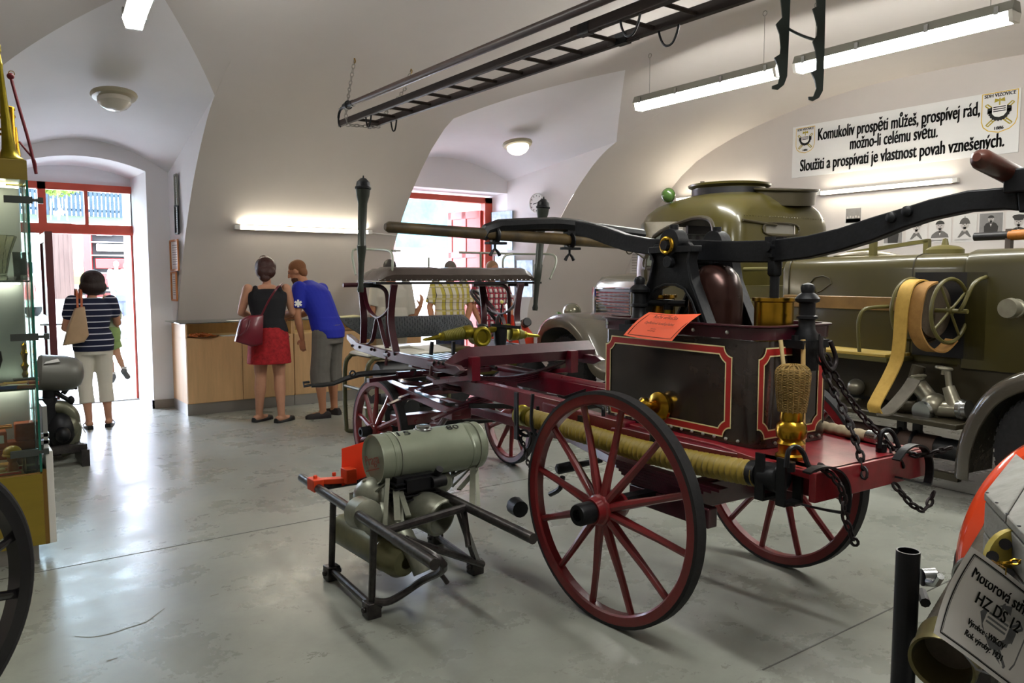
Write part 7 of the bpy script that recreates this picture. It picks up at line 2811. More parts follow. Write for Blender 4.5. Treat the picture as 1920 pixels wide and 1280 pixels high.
def hand_prims(w, fd, pn, s, curl=.5, side=1, r=.0085):
    """wrist w, finger direction fd, palm normal pn (towards the inside of the hand); side puts the thumb"""
    fd = V(fd).normalized()
    pn = (V(pn) - fd * V(pn).dot(fd)).normalized()
    sd = fd.cross(pn) * side
    out = [('l', [(w, sd * .022 * s, pn * .016 * s), (w + fd * .03 * s, sd * .034 * s, pn * .015 * s), (w + fd * .085 * s, sd * .040 * s, pn * .012 * s)])]
    for i, (k, L) in enumerate(((.030, .068), (.010, .078), (-.010, .074), (-.030, .058))):
        b = w + fd * .082 * s + sd * k * s
        d1 = (fd + pn * curl * .5).normalized()
        d2 = (fd + pn * curl * 1.4).normalized()
        m1 = b + d1 * L * .48 * s
        out += [('c', b, m1, r * s * 1.05, r * s), ('c', m1, m1 + d2 * L * .52 * s, r * s, r * s * .8)]
    b = w + fd * .025 * s + sd * .03 * s
    m1 = b + (fd * .7 + sd * .8 + pn * .3).normalized() * .04 * s
    out += [('c', b, m1, .013 * s, .011 * s), ('c', m1, m1 + (fd + sd * .2 + pn * .4).normalized() * .032 * s, .011 * s, .008 * s)]
    return out


class Body:
    """figure frame: x to its right, y ahead, z up; s = height / 1.75"""

    def __init__(s, name, label, base, yaw, height, skin, build=1.0, fem=False):
        s.base, s.s, s.b, s.fem = V(base), height / 1.75, build, fem
        s.f = V((math.sin(yaw), math.cos(yaw), 0))
        s.r = V((math.cos(yaw), -math.sin(yaw), 0))
        s.t = thing(name, label, 'person', s.base)
        s.skin = skin
        s.J = dict(pelvis=(0, 0, .97), waist=(0, .0, 1.10), chest=(0, .0, 1.30), neck=(0, -.01, 1.48), head=(0, .03, 1.635),
                   shL=(-.185, -.01, 1.425), shR=(.185, -.01, 1.425), elL=(-.23, -.02, 1.14), elR=(.23, -.02, 1.14), wrL=(-.22, .08, .90), wrR=(.22, .08, .90),
                   hiL=(-.09, 0, .93), hiR=(.09, 0, .93), knL=(-.095, .02, .50), knR=(.095, .02, .50), anL=(-.10, -.02, .085), anR=(.10, -.02, .085))
        s.hd = V((0, 1, 0))   # where the face looks, local
        s.fingers = {'L': ((0, .1, -1), (1, 0, 0)), 'R': ((0, .1, -1), (-1, 0, 0))}
        s.toe = {'L': (-.15, 1, 0), 'R': (.15, 1, 0)}

    def w(s, p):
        p = V(p) * s.s
        return s.base + s.r * p.x + s.f * p.y + V((0, 0, p.z))

    def wd(s, d):
        d = V(d)
        return s.r * d.x + s.f * d.y + V((0, 0, d.z))

    def j(s, k):
        return s.w(s.J[k])

    def loc(s, p):
        q = V(p) - s.base
        return V((q.dot(s.r), q.dot(s.f), q.z)) / s.s

    def torso(s, infl=0.0, z0=None, rings=None):
        k = s.s
        P, Wt, Cc, N = s.j('pelvis'), s.j('waist'), s.j('chest'), s.j('neck')
        b = s.b
        up = (N - Cc).normalized()
        X = (s.j('shR') - s.j('shL')).normalized()
        Y0 = s.f
        Y1 = up.cross(X) * -1
        Y1 = X.cross(up) * -1
        if Y1.dot(s.f) < 0:
            Y1 = -Y1
        hipw, wst = (.175, .135) if s.fem else (.165, .15)
        i = infl
        R_ = s.r
        out = [(P + (P - Wt).normalized() * .10 * k, R_ * (hipw * .75 * b * k + i), Y0 * (.10 * b * k + i)),
               (P, R_ * (hipw * b * k + i), Y0 * (.122 * b * k + i)), (P.lerp(Wt, .6), R_ * ((hipw * .5 + wst * .5) * b * k + i), Y0 * (.112 * b * k + i)),
               (Wt, R_ * (wst * b * k + i), Y0 * (.105 * b * k + i)), (Wt.lerp(Cc, .5), (R_ + X).normalized() * (.155 * b * k + i), (Y0 + Y1).normalized() * (.115 * b * k + i)),
               (Cc, X * (.172 * b * k + i), Y1 * (.122 * b * k + i)), (Cc.lerp(N, .45), X * (.178 * b * k + i), Y1 * (.105 * k + i)), (Cc.lerp(N, .72), X * (.135 * k + i), Y1 * (.08 * k + i)), (Cc.lerp(N, .95), X * (.075 * k + i), Y1 * (.06 * k + i))]
        return out

    def arm(s, S_, infl=0.0, f0=0.0, f1=2.0):
        """prims along shoulder-elbow-wrist between parameters f0..f1 (0 shoulder, 1 elbow, 2 wrist)"""
        k = s.s
        a, b, c = s.j('sh' + S_), s.j('el' + S_), s.j('wr' + S_)
        rs = [(0, .052), (.5, .046), (1, .038), (1.35, .040), (2, .026)]

        def pt(f):
            return a.lerp(b, f) if f <= 1 else b.lerp(c, f - 1)

        def rad(f):
            for (x0, r0), (x1, r1) in zip(rs, rs[1:]):
                if x0 <= f <= x1:
                    return (r0 + (r1 - r0) * (f - x0) / (x1 - x0)) * k * (.55 + .45 * s.b) + infl
        fs = sorted({f0, f1} | {f for f, _ in rs if f0 < f < f1})
        out = []
        for x0, x1 in zip(fs, fs[1:]):
            if infl and x1 == f1:
                out.append(('f', pt(x0), pt(x1), rad(x0), rad(x1) + .004))
            else:
                out.append(('c', pt(x0), pt(x1), rad(x0), rad(x1)))
        return out

    def leg(s, S_, infl=0.0, f0=0.0, f1=2.0, straight=0):
        k = s.s
        a, b, c = s.j('hi' + S_), s.j('kn' + S_), s.j('an' + S_)
        rs = [(0, .092), (.5, .078), (1, .056), (1.35, .058), (1.7, .042), (2, .036)]

        def pt(f):
            return a.lerp(b, f) if f <= 1 else b.lerp(c, f - 1)

        def rad(f):
            for (x0, r0), (x1, r1) in zip(rs, rs[1:]):
                if x0 <= f <= x1:
                    r = r0 + (r1 - r0) * (f - x0) / (x1 - x0)
                    if straight:
                        r = max(r, straight)
                    return r * k * (.5 + .5 * s.b) + infl
        fs = sorted({f0, f1} | {f for f, _ in rs if f0 < f < f1})
        out = []
        for x0, x1 in zip(fs, fs[1:]):
            if infl and x1 == f1:
                out.append(('f', pt(x0), pt(x1), rad(x0), rad(x1) + .003))
            else:
                out.append(('c', pt(x0), pt(x1), rad(x0), rad(x1)))
        return out

    def headframe(s):
        h = s.wd(s.hd).normalized()
        up = V((0, 0, 1)) - h * h.z
        x = h.cross(V((0, 0, 1))).normalized()
        u = x.cross(h).normalized()
        return x, h, u

    def hp(s, x, y, z):
        X, Y, Z = s.headframe()
        return s.j('head') + (X * x + Y * y + Z * z) * s.s

    def hm(s):
        X, Y, Z = s.headframe()
        return Matrix((X, Y, Z)).transposed()

    def body(s, voxel=.0075, bare_feet=True):
        k = s.s
        pr = [('l', s.torso())]
        pr.append(('c', s.j('neck') - V((0, 0, .04)), s.hp(0, -.02, -.05), .056 * k * (1 if not s.fem else .88), .053 * k * (1 if not s.fem else .86)))
        m = s.hm()
        pr += [('e', s.hp(0, -.012, .025), (.077 * k, .096 * k, .095 * k), m), ('e', s.hp(0, .02, -.045), (.060 * k, .070 * k, .075 * k), m), ('c', s.hp(0, .055, -.085), s.hp(0, .062, -.09), .026 * k, .024 * k),
               ('c', s.hp(0, .088, .022), s.hp(0, .108, -.022), .010 * k, .014 * k), ('c', s.hp(-.026, .078, -.062), s.hp(.026, .078, -.062), .010 * k, .010 * k)]
        for q in (-1, 1):
            pr += [('e', s.hp(q * .079, -.008, -.005), (.010 * k, .020 * k, .031 * k), m), ('c', s.hp(q * .03, .078, .030), s.hp(q * .05, .068, .028), .011 * k, .010 * k)]
        for S_, sd in (('L', -1), ('R', 1)):
            pr += s.arm(S_) + s.leg(S_)
            fd, pn = s.fingers[S_]
            pr += hand_prims(s.j('wr' + S_), s.wd(fd), s.wd(pn), k, side=sd * (1 if True else 1))
            a = s.j('an' + S_)
            td = s.wd(s.toe[S_]).normalized()
            g = V((a.x, a.y, s.base.z + .03 * k + (s.J['an' + S_][2] - .085) * k))
            pr += [('c', g - td * .045 * k + V((0, 0, .008)), g + td * .09 * k, .036 * k, .034 * k), ('c', g + td * .09 * k, g + td * .155 * k - V((0, 0, .006)), .034 * k, .022 * k), ('c', a, g + td * .03 * k, .038 * k, .034 * k)]
        o = fuse(pr, voxel, 'body', s.skin, s.t, 2)
        # eyes
        for q in (-1, 1):
            MB().ell(s.hp(q * .032, .079, .016), (.011 * k, .008 * k, .007 * k), m, 8, 6).build('eye', M['ink'], s.t)
        return o

    def shoe(s, S_, m, wedge=0.0):
        k = s.s
        a = s.j('an' + S_)
        td = s.wd(s.toe[S_]).normalized()
        sd = td.cross(V((0, 0, 1)))
        g = V((a.x, a.y, s.base.z + (s.J['an' + S_][2] - .085) * k))
        rows = [(g - td * .085 * k, .028, .0, .05), (g - td * .06 * k, .038, 0, .075 if not wedge else .03), (g - td * .01 * k, .041, 0, .075 if not wedge else .03), (g + td * .06 * k, .045, 0, .065 if not wedge else .035), (g + td * .12 * k, .047, 0, .055), (g + td * .165 * k, .038, 0, .045), (g + td * .188 * k, .018, 0, .03)]
        mb = MB()
        rg = []
        for c, w_, z0, z1 in rows:
            w_, z1 = w_ * k, z1 * k
            rg.append([c - sd * w_, c - sd * w_ + V((0, 0, z1 * .5)), c - sd * w_ * .6 + V((0, 0, z1)), c + sd * w_ * .6 + V((0, 0, z1)), c + sd * w_ + V((0, 0, z1 * .5)), c + sd * w_])
        mb.rings(rg)
        return mb.build('shoe', m, s.t, ang=50)

    def hair(s, prims, m, voxel=.009):
        return fuse([(p[0],) + tuple(p[1:]) for p in prims], voxel, 'hair', m, s.t, 2)


M['skin2'] = mat('tanned_skin', 'B57F5F', .5, var=.1, scale=9)
M['skin3'] = mat('light_skin', 'CB9C80', .5, var=.1, scale=9)

# --- woman in a striped top at the entrance, lifting a child
b = fz(182, 801)
w1 = Body('person', 'woman with dark bob in navy striped top and white capris at the entrance', (b.x, b.y, 0), R(8), 1.64, M['skin'], 1.04, True)
w1.J.update(head=(.02, .05, 1.63), neck=(0, .0, 1.47), shL=(-.19, .0, 1.42), shR=(.19, .0, 1.42), elL=(-.27, .02, 1.13), wrL=(-.16, .22, 1.06), elR=(.255, .10, 1.17), wrR=(.20, .33, 1.16), knL=(-.10, .03, .50), knR=(.10, .05, .50), anL=(-.075, -.03, .105), anR=(.12, .03, .105))
w1.fingers = {'L': ((.4, 1, .1), (.7, 0, .7)), 'R': ((-.3, 1, .3), (-.7, .1, .6))}
w1.body()
m = w1.hm()
k = w1.s
w1.hair([('e', w1.hp(0, -.02, .02), (.128 * k, .13 * k, .125 * k), m), ('e', w1.hp(0, -.045, -.05), (.142 * k, .11 * k, .10 * k), m), ('e', w1.hp(-.085, .0, -.06), (.05 * k, .07 * k, .08 * k), m), ('e', w1.hp(.085, .0, -.06), (.05 * k, .07 * k, .08 * k), m)], M['hair_dark'])
M['navystripe'] = stripe_mat('navy_white_striped_jersey', '161B36', 'C9CBD6', 2, .062, .011)
fuse([('l', w1.torso(.018))] + w1.arm('L', .02, 0, .52) + w1.arm('R', .02, 0, .52) + [('l', [(w1.j('pelvis') + V((0, 0, -.10 * k)), w1.r * .19, w1.f * .145), (w1.j('pelvis') + V((0, 0, .02)), w1.r * .20, w1.f * .15), (w1.j('waist'), w1.r * .168, w1.f * .135)])], .010, 'striped_top', M['navystripe'], w1.t)
M['whitepants'] = mat('off_white_cotton', 'D6D0C2', .85, bump=.25, bscale=9)
fuse([('l', [(w1.j('pelvis') + V((0, 0, -.13)), w1.r * .155, w1.f * .13), (w1.j('pelvis') + V((0, 0, -.02)), w1.r * .18, w1.f * .14), (w1.j('pelvis') + V((0, 0, .05)), w1.r * .16, w1.f * .12)])] + w1.leg('L', .014, 0, 1.55, .060) + w1.leg('R', .014, 0, 1.55, .060), .010, 'capri_trousers', M['whitepants'], w1.t)
for S_ in 'LR':
    a = w1.j('an' + S_)
    td = w1.wd(w1.toe[S_]).normalized()
    sd = td.cross(V((0, 0, 1)))
    g = V((a.x, a.y, 0))
    mb = MB().rings([[g + td * y + sd * x * w_ + V((0, 0, z)) for x, z in ((-1, z0), (1, z0), (1, z1), (-1, z1))] for y, w_, z0, z1 in ((-.085, .026, .0, .036), (-.05, .034, 0, .034), (0, .036, .004, .028), (.06, .042, 0, .02), (.13, .042, 0, .018), (.165, .02, 0, .016))])
    mb.ribbon([g + td * .08 + sd * q * .05 + V((0, 0, .02 + .045 * (1 - q * q))) for q in (-1, -.6, 0, .6, 1)], .035, .004, td)
    mb.build('sandal', M['black'], w1.t)
# her shoulder bag
bp = py(136, 612, b.y - .06)
t = thing('handbag', 'beige leather tote bag hanging from the striped woman by orange straps', 'handbag', (bp.x, bp.y, .83))
pts = [py(u, v, b.y - .14) for u, v in ((118, 648), (157, 641), (166, 628), (158, 574), (141, 578), (128, 610))]
cen = sum(pts, V((0, 0, 0))) / 6
rg = []
for dy, sc in ((-.06, .86), (-.055, .96), (-.03, 1.0), (.05, 1.0), (.075, .93), (.08, .8)):
    rg.append([cen + (p - cen) * sc + V((0, dy, 0)) for p in pts])
MB().rings(rg).build('body', mat('beige_leather', 'B99A78', .45, var=.15, scale=6, bump=.15, bscale=12), t, ang=60)
st = mat('orange_tan_strap', 'B55A2C', .45)
sh = w1.w((-.12, .0, 1.49))
for u0, du in ((146, 0), (153, 8)):
    a0 = py(u0, 582, b.y - .13)
    tp_ = py(145 + du, 553, b.y - .09)
    MB().ribbon(smooth([a0, py(145 + du, 567, b.y - .12), tp_ + V((0, .02, .03)), V((tp_.x, b.y + .05, tp_.z + .05)), V((tp_.x, b.y + .10, 1.2))], 5), .02, .005, (1, 0, 0)).build('strap', st, t)

# --- child swinging in her arms
ch = Body('person', 'small child in green shorts and sandals lifted off the ground beside the striped woman', (b.x + .27, b.y + .16, .38), R(20), 1.02, M['skin3'], .85)
cl = lambda u, v, y: ch.loc(py(u, v, y))
Y = b.y + .16
ch.J.update(pelvis=tuple(cl(209, 628, Y)), waist=tuple(cl(207, 612, Y)), chest=tuple(cl(205, 592, Y + .02)), neck=tuple(cl(203, 578, Y + .05)), head=tuple(cl(200, 566, Y + .12)), hiL=tuple(cl(204, 640, Y)), hiR=tuple(cl(212, 638, Y)), knL=tuple(cl(206, 672, Y)), knR=tuple(cl(222, 668, Y)), anL=tuple(cl(212, 704, Y)), anR=tuple(cl(233, 694, Y - .02)))
c0_ = V(ch.J['chest'])
ch.J.update(shL=tuple(c0_ + V((-.15, 0, .08))), shR=tuple(c0_ + V((.15, 0, .08))), elL=tuple(c0_ + V((-.2, .12, .12))), wrL=tuple(c0_ + V((-.12, .2, .28))), elR=tuple(cl(219, 612, Y - .05)), wrR=tuple(cl(212, 592, Y - .08)))
ch.fingers = {'L': ((0, 0, 1), (1, 0, 0)), 'R': ((-.6, -.2, 1), (-1, 0, 0))}
ch.toe = {'L': (-.35, .9, -.5), 'R': (.25, .8, -.75)}
ch.s_save = ch.s
ch.body(.006)
k = ch.s
fuse([('l', [(ch.j('pelvis') + V((0, 0, -.06)), ch.r * .085, ch.f * .08), (ch.j('pelvis') + V((0, 0, .03)), ch.r * .095, ch.f * .085), (ch.j('waist'), ch.r * .085, ch.f * .07)])] + ch.leg('L', .022, 0, .5, .085) + ch.leg('R', .022, 0, .5, .085), .008, 'green_shorts', mat('light_green_cotton', '93AE6E', .85, bump=.2, bscale=20), ch.t)
fuse([('l', ch.torso(.012))] + ch.arm('L', .012, 0, .5) + ch.arm('R', .012, 0, .5), .008, 'shirt', mat('pale_green_shirt', 'C8D3B4', .85), ch.t)
ch.hair([('e', ch.hp(0, -.015, .03), (.084 * k, .104 * k, .10 * k), ch.hm())], mat('fair_hair', 'A88A5C', .6))
for S_ in 'LR':
    a = ch.j('an' + S_)
    td = ch.wd(ch.toe[S_]).normalized()
    g = V((a.x, a.y, a.z - .022))
    fuse([('c', g - td * .02, g + td * .085, .03, .03), ('c', g + td * .0, a + V((0, 0, .01)), .03, .028)], .006, 'sandal', mat('grey_blue_sandal', '6F7478', .6), ch.t, 1)
    MB().cyl(a + V((0, 0, .012)), a + V((0, 0, .04)), .027, n=14).build('sock', M['paper'], ch.t)

# --- woman in black top and red skirt at the counter
b = fz(518, 786)
b = V((2.85, 8.42, 0))
w2 = Body('person', 'woman in a black tank top and short red skirt leaning at the counter', b, R(12), 1.80, M['skin'], 1.10, True)
w2.J.update(head=(.0, .12, 1.605), neck=(0, .055, 1.465), chest=(0, .03, 1.29), shL=(-.195, .03, 1.415), shR=(.195, .03, 1.415), elL=(-.265, .06, 1.17), wrL=(-.16, .33, 1.13), elR=(.262, .06, 1.16), wrR=(.15, .34, 1.10), hiL=(-.085, 0, .93), hiR=(.085, 0, .93), knL=(-.09, .02, .49), knR=(.10, .0, .49), anL=(-.11, .06, .085), anR=(.10, -.08, .085))
w2.hd = V((.12, 1, -.55))
w2.fingers = {'L': ((.5, 1, -.2), (.6, 0, -.7)), 'R': ((-.5, 1, -.3), (-.6, 0, -.7))}
w2.toe = {'L': (.75, .6, 0), 'R': (.75, .6, 0)}
w2.body()
k, m = w2.s, w2.hm()
w2.hair([('e', w2.hp(0, -.022, .035), (.112 * k, .122 * k, .112 * k), m), ('e', w2.hp(0, -.055, -.04), (.105 * k, .075 * k, .085 * k), m), ('e', w2.hp(-.01, -.06, -.11), (.06 * k, .04 * k, .05 * k), m), ('e', w2.hp(-.01, -.03, .135), (.055 * k, .05 * k, .035 * k), m)], mat('dark_auburn_hair', '3A1A14', .5, bump=.5, bscale=60))
tor = w2.torso(.014)
fuse([('l', tor[:7] + [(tor[7][0] - V((0, 0, .01)), tor[7][1] * .86, tor[7][2])])] + [('c', w2.w((q * .125, -.03, 1.38)), w2.w((q * .12, .02, 1.425)), .036, .03) for q in (-1, 1)], .009, 'tank_top', mat('black_jersey', '141318', .8), w2.t)
fuse([('l', [(w2.w((0, 0, .63)), w2.r * .235, w2.f * .20), (w2.w((0, 0, .75)), w2.r * .225, w2.f * .19), (w2.w((0, 0, .93)), w2.r * .212, w2.f * .17), (w2.w((0, 0, 1.02)), w2.r * .185, w2.f * .145)])], .010, 'skirt', mat('red_floral_cotton', 'B0141C', .75, var=.55, scale=26, col2='7A0C14'), w2.t, 1)
for S_ in 'LR':
    w2.shoe(S_, M['black'], wedge=.02)
t = thing('handbag', 'burgundy handbag slung on a long strap behind the woman in the red skirt', 'handbag', w2.w((-.16, -.2, .72)))
pts = [py(u, v, 8.22) for u, v in ((441, 640), (470, 649), (489, 645), (491, 590), (466, 592), (451, 600))]
cen = sum(pts, V((0, 0, 0))) / 6
MB().rings([[cen + (p - cen) * sc + V((0, dy, 0)) for p in pts] for dy, sc in ((-.06, .9), (-.05, 1), (.04, 1), (.06, .93))]).build('body', mat('burgundy_leather', '6E1828', .3, var=.15, scale=6, coat=.3), t, ang=60)
a0, a1 = py(488, 596, 8.21), w2.w((.135, -.03, 1.455))
MB().ribbon(smooth([a0, py(503, 565, 8.2), py(519, 540, 8.22), a1 + V((0, -.02, .015)), w2.w((.14, .09, 1.44)), w2.w((.05, .19, 1.2))], 6), .022, .006, (1, .3, .3)).build('strap', mat('burgundy_strap', '5C1422', .4), t)
MB().tube(smooth([py(452, 602, 8.15), py(446, 625, 8.12), py(452, 628, 8.12), py(464, 614, 8.13), py(468, 600, 8.15)], 5), .008, 8).build('handle', mat('burgundy_handle', '55121E', .4), t)

# --- man in blue
b = V((3.46, 8.40, 0))
w3 = Body('person', 'bearded man in a royal blue shirt and grey shorts bending over the counter', b, R(-28), 1.80, M['skin2'], 1.08)
w3.J.update(pelvis=(0, -.08, .97), waist=(0, -.03, 1.10), chest=(-.0, .10, 1.32), neck=(-.03, .20, 1.475), head=(-.06, .29, 1.60), shL=(-.20, .14, 1.42), shR=(.165, .14, 1.40), elL=(-.24, .14, 1.12), wrL=(-.17, .14, .87), elR=(.24, .30, 1.17), wrR=(.12, .50, 1.08), hiL=(-.09, -.08, .93), hiR=(.09, -.08, .93), knL=(-.105, -.04, .50), knR=(.115, -.03, .50), anL=(-.115, -.08, .085), anR=(.13, -.04, .085))
w3.hd = V((-.42, 1, -.45))
w3.fingers = {'L': ((.1, .1, -1), (1, .2, 0)), 'R': ((-.3, 1, -.2), (-.3, 0, -1))}
w3.toe = {'L': (-.75, .7, 0), 'R': (.1, 1, 0)}
w3.body()
k, m = w3.s, w3.hm()
w3.hair([('e', w3.hp(0, -.022, .040), (.082 * k, .10 * k, .09 * k), m), ('e', w3.hp(0, -.06, -.02), (.07 * k, .05 * k, .07 * k), m)], mat('short_ginger_hair', '7A4E2C', .7, bump=.4, bscale=120))
fuse([('e', w3.hp(0, .035, -.075), (.060 * k, .062 * k, .05 * k), m), ('e', w3.hp(0, .06, -.10), (.034 * k, .036 * k, .034 * k), m)], .007, 'beard', mat('dark_brown_beard', '4A2A1A', .8, bump=.4, bscale=120), w3.t, 1)
M['blue'] = mat('royal_blue_cotton', '18249A', .8, bump=.3, bscale=8)
fuse([('l', w3.torso(.022))] + w3.arm('L', .026, 0, .72) + w3.arm('R', .026, 0, .72) + [('l', [(w3.j('pelvis') + V((0, 0, -.02)), w3.r * .20, w3.f * .15), (w3.j('waist'), w3.r * .19, w3.f * .15)])], .010, 'blue_shirt', M['blue'], w3.t)
fuse([('l', [(w3.j('pelvis') + V((0, 0, -.16)), w3.r * .175, w3.f * .14), (w3.j('pelvis'), w3.r * .19, w3.f * .145), (w3.j('pelvis') + V((0, 0, .06)), w3.r * .175, w3.f * .13)])] + w3.leg('L', .024, 0, 1.28, .080) + w3.leg('R', .024, 0, 1.28, .080), .010, 'grey_shorts', mat('grey_denim', '6E6A64', .85, var=.25, scale=5, bump=.3, bscale=10), w3.t)
for S_ in 'LR':
    w3.shoe(S_, mat('dark_trainers', '231B1C', .6))
c = py(548, 563, 8.10)
e_ = w3.j('shL').lerp(w3.j('elL'), .55)
nn = (CC - e_).normalized()
xx = nn.cross(V((0, 0, 1))).normalized() * -1
mb = MB()
q = e_ + nn * .082
for a in (90, 30, 150):
    dd = xx * math.cos(R(a)) + V((0, 0, 1)) * math.sin(R(a))
    mb.bar(q - dd * .042, q + dd * .042, .022, .004, nn)
mb.build('sleeve_star', M['paper'], w3.t)

# --- three men beyond the wagon
M['linen'] = mat('pale_grey_linen', 'B9B4A8', .85, bump=.3, bscale=8)
M['plaidy'] = stripe_mat('yellow_plaid_shirt', 'D6D0BC', 'B9AC4C', 0, .085, .036, extra=((2, .16, .022, 'C8BE84', 0), (0, .085, .005, '4A4A55', .05), (2, .10, .005, '4A4A55', .06)))
M['plaidr'] = stripe_mat('red_plaid_shirt', 'D6CDCB', '8E2434', 0, .07, .026, extra=((2, .075, .022, '9A3040', 0), (0, .07, .008, '2A2030', .04), (2, .075, .006, '2A2030', .05)))


def man(label, u, y, yaw, h, shirt, hairm, trous, up, build=1.12):
    p = py(u, 520, y)
    w = Body('person', label, (p.x, p.y, 0), yaw, h, M['skin2'], build)
    up(w)
    w.body(.009)
    k, m = w.s, w.hm()
    w.hair([('e', w.hp(0, -.024, .038), (.083 * k, .10 * k, .092 * k), m), ('e', w.hp(0, -.06, -.02), (.072 * k, .05 * k, .07 * k), m)], hairm)
    fuse([('l', w.torso(.025))] + w.arm('L', .028, 0, .85) + w.arm('R', .028, 0, .85) + [('l', [(w.j('pelvis') + V((0, 0, -.10)), w.r * .215, w.f * .17), (w.j('pelvis') + V((0, 0, .08)), w.r * .215, w.f * .17), (w.j('waist') + V((0, 0, .05)), w.r * .20, w.f * .165)])], .011, 'shirt', shirt, w.t)
    fuse([('l', [(w.j('pelvis') + V((0, 0, -.16)), w.r * .17, w.f * .14), (w.j('pelvis') + V((0, 0, .04)), w.r * .185, w.f * .145)])] + w.leg('L', .02, 0, 1.92, .066) + w.leg('R', .02, 0, 1.92, .066), .011, 'trousers', trous, w.t)
    for S_ in 'LR':
        w.shoe(S_, M['black'])
    return w


jeans = mat('dark_blue_denim', '2E3850', .85)


def p1(w):
    w.hd = V((.5, 1, -.05))
    w.J.update(elR=tuple(w.loc(py(773, 598, 8.95))), wrR=tuple(w.loc(py(788, 574, 8.85))), head=(.0, .04, 1.635))
    w.fingers['R'] = ((.25, .1, 1), (-.5, .6, 0))


man('man in a pale linen shirt seen from behind, one hand raised', 733, 9.05, R(20), 1.80, M['linen'], mat('dark_grey_hair', '2E2A28', .7), mat('beige_trousers', '8F8470', .85), p1)


def p2(w):
    w.hd = V((.15, 1, -.45))
    w.J.update(head=(.0, .08, 1.62), elL=(-.27, .02, 1.15), wrL=(-.20, .18, .95), elR=(.27, .02, 1.15), wrR=(.24, .15, .93))


man('man in a yellow plaid shirt facing the hall beyond the wagon footplate', 843, 9.15, R(205), 1.80, M['plaidy'], mat('grey_brown_hair', '5E5850', .7), jeans, p2, 1.16)


def p3(w):
    w.hd = V((-.2, 1, -.25))
    w.J.update(head=(.0, .06, 1.63), elL=(-.27, .02, 1.15), wrL=(-.22, .15, .92), elR=(.27, .02, 1.15), wrR=(.22, .17, .93))


man('man in a red plaid shirt beside the open red door leaf', 921, 9.0, R(195), 1.80, M['plaidr'], mat('light_brown_hair', '8A6A4C', .7), jeans, p3, 1.10)

# --- small figures in the yard
def far(label, u, v, d, yaw, h, top, bottom, hairm):
    p = pd(u, v, d)
    w = Body('person', label, (p.x, p.y, gz(p.y)), yaw, h, M['skin3'], 1.0)
    w.body(.016)
    k, m = w.s, w.hm()
    w.hair([('e', w.hp(0, -.024, .038), (.085 * k, .102 * k, .094 * k), m)], hairm, .02)
    fuse([('l', w.torso(.03))] + w.arm('L', .03, 0, .9) + w.arm('R', .03, 0, .9), .02, 'shirt', top, w.t, 1)
    fuse([('l', [(w.j('pelvis') + V((0, 0, -.16)), w.r * .17, w.f * .14), (w.j('pelvis') + V((0, 0, .04)), w.r * .185, w.f * .145)])] + w.leg('L', .025, 0, 1.9) + w.leg('R', .025, 0, 1.9), .02, 'trousers', bottom, w.t, 1)
    for S_ in 'LR':
        w.shoe(S_, M['black'])


pw = mat('white_shirt', 'E6E6EA', .8)
far('person in white clothes standing before the rescue vehicle', 221, 575, 26, R(190), 1.75, pw, mat('pale_blue_trousers', 'B7C4DC', .8), mat('grey_hair_far', '8A8686', .7))
far('person in a light blue shirt at the right edge of the doorway', 239, 575, 25, R(170), 1.70, mat('light_blue_shirt', '7AA4D8', .8), mat('pale_trousers', 'C9CEDA', .8), M['hair_dark'])
far('child in a blue top and dark shorts out in the yard', 229, 590, 23, R(175), 1.35, mat('bright_blue_top', '3C50C8', .8), mat('dark_shorts', '2E3444', .8), mat('fair_hair_far', 'B79A70', .7))
p = fz(242, 610, .05)
p = pd(243, 606, 18)
t = thing('backpack', 'grey patterned backpack standing on the yard at the door edge', 'backpack', (p.x, p.y, gz(p.y)))
z = gz(p.y)
MB().rings([[V((p.x + x * w_, p.y + y * w_ * .7, z + h_)) for x, y in ((-.2, -.12), (.2, -.12), (.22, .1), (-.22, .1))] for h_, w_ in ((0, .9), (.05, 1), (.3, 1), (.48, .8), (.54, .4))]).build('body', mat('grey_pattern_fabric', '5E6676', .8, var=.5, scale=12), t, bevel=.02)
MB().torus((p.x, p.y - .02, z + .54), (0, 1, 0), .05, .01, 16, 6).build('handle', M['black'], t)
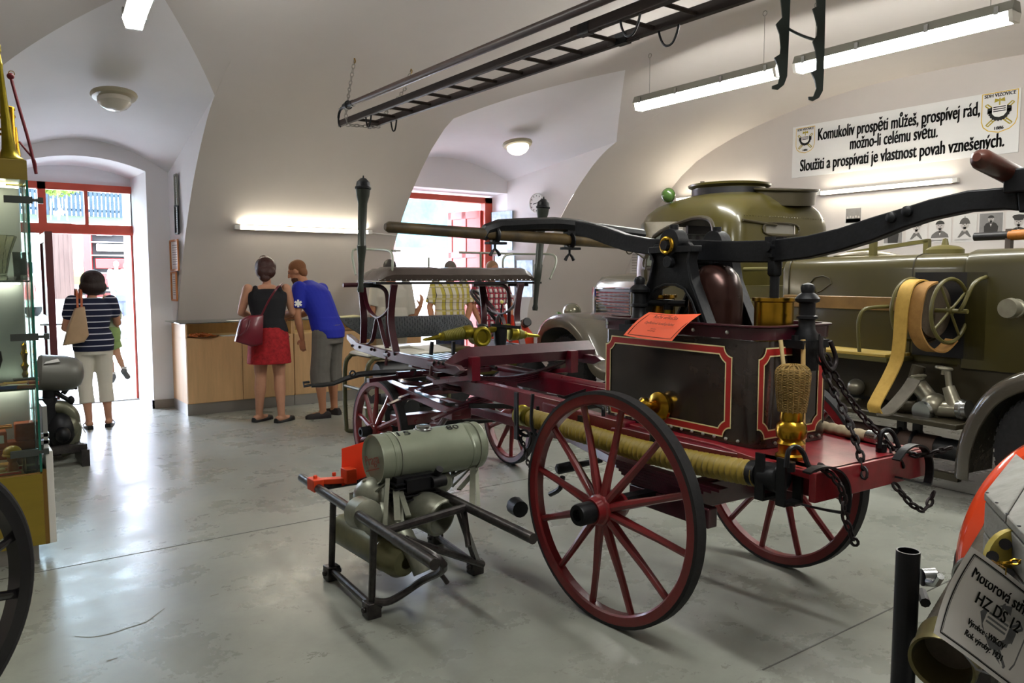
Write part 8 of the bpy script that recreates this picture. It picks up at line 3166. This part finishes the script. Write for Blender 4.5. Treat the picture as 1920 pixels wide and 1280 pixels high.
# --- small vehicle with a steering wheel beyond the wagon
b = V((5.75, 8.35, 0))
t = thing('motor_trolley', 'small red and olive vehicle with a black steering wheel, beyond the wagon seat', 'vehicle', b)
sc = py(906, 566, 8.0)
ax = V((.45, -.55, .72)).normalized()
mb = MB().torus(sc, ax, .205, .017, 36, 10)
x, y, _ = frame_of(ax)
for a in (90, 210, 330):
    mb.tube(smooth([sc - ax * .02, sc + (x * math.cos(R(a)) + y * math.sin(R(a))) * .1 - ax * .01, sc + (x * math.cos(R(a)) + y * math.sin(R(a))) * .205], 4), .012, 8)
mb.lathe(sc, ax, [(-.03, .03), (.015, .03), (.02, .0)], 16)
mb.build('steering_wheel', M['black'], t)
MB().cyl(sc - ax * .02, py(962, 640, 8.25), .022).build('steering_column', M['black'], t)
lv = py(941, 566, 8.0)
lb = py(937, 630, 8.1)
l_ = MB().cyl(lb, lv, .010, n=8).build('gear_lever', M['iron'], t)
MB().ell(lv, .024).build('knob', mat('cream_yellow_knob', 'D8CF7A', .3), l_)
M['trolleyred'] = mat('red_trolley_paint', 'C43A24', .35, coat=.3)
q = py(975, 640, 8.5)
MB().rings([[V((x_, y_, z_)) for x_, y_ in ((5.75, 8.2), (6.35, 8.2), (6.45, 8.7), (5.7, 8.7))] for z_ in (.45, .82)] + [[V((x_, y_, .95)) for x_, y_ in ((6.0, 8.3), (6.3, 8.3), (6.35, 8.6), (6.0, 8.6))]]).build('bonnet', M['trolleyred'], t, bevel=.02)
MB().bx((5.0, 8.15, .35), (6.2, 8.75, .48)).build('chassis', M['olive'], t)
MB().bx((4.75, 8.2, .45), (5.35, 8.7, .72)).build('cargo_box', M['olive'], t, bevel=.02)
MB().poly([py(u, v, 8.4) for u, v in ((962, 590), (972, 606), (972, 622), (960, 622))], (0, .3, 0)).build('cowl', M['trolleyred'], t)
for x_, y_ in ((5.0, 8.1), (6.2, 8.1), (5.0, 8.8), (6.2, 8.8)):
    wm = MB()
    wheel_simple(wm, (x_, y_, .26), (0, 1, 0), .26, .14)
    wm.build('wheel', M['rubber'], t)
hc = py(984, 606, 8.3)
hd_ = (py(995, 600, 8.1) - hc).normalized()
mb = MB()
mb.mat(0).lathe(hc - hd_ * .2, hd_, [(0, .045), (.24, .055)], 20)
mb.mat(1)
for k_ in (.14, .18, .22):
    mb.torus(hc - hd_ * .2 + hd_ * k_, hd_, .055, .006, 20, 6)
mb.lathe(hc - hd_ * .2 + hd_ * .24, hd_, [(0, .055), (.05, .062), (.06, .05), (.06, .03)], 20)
mb.build('hose_end', [mat('cream_hose', 'CFC4A8', .6), M['black']], t)
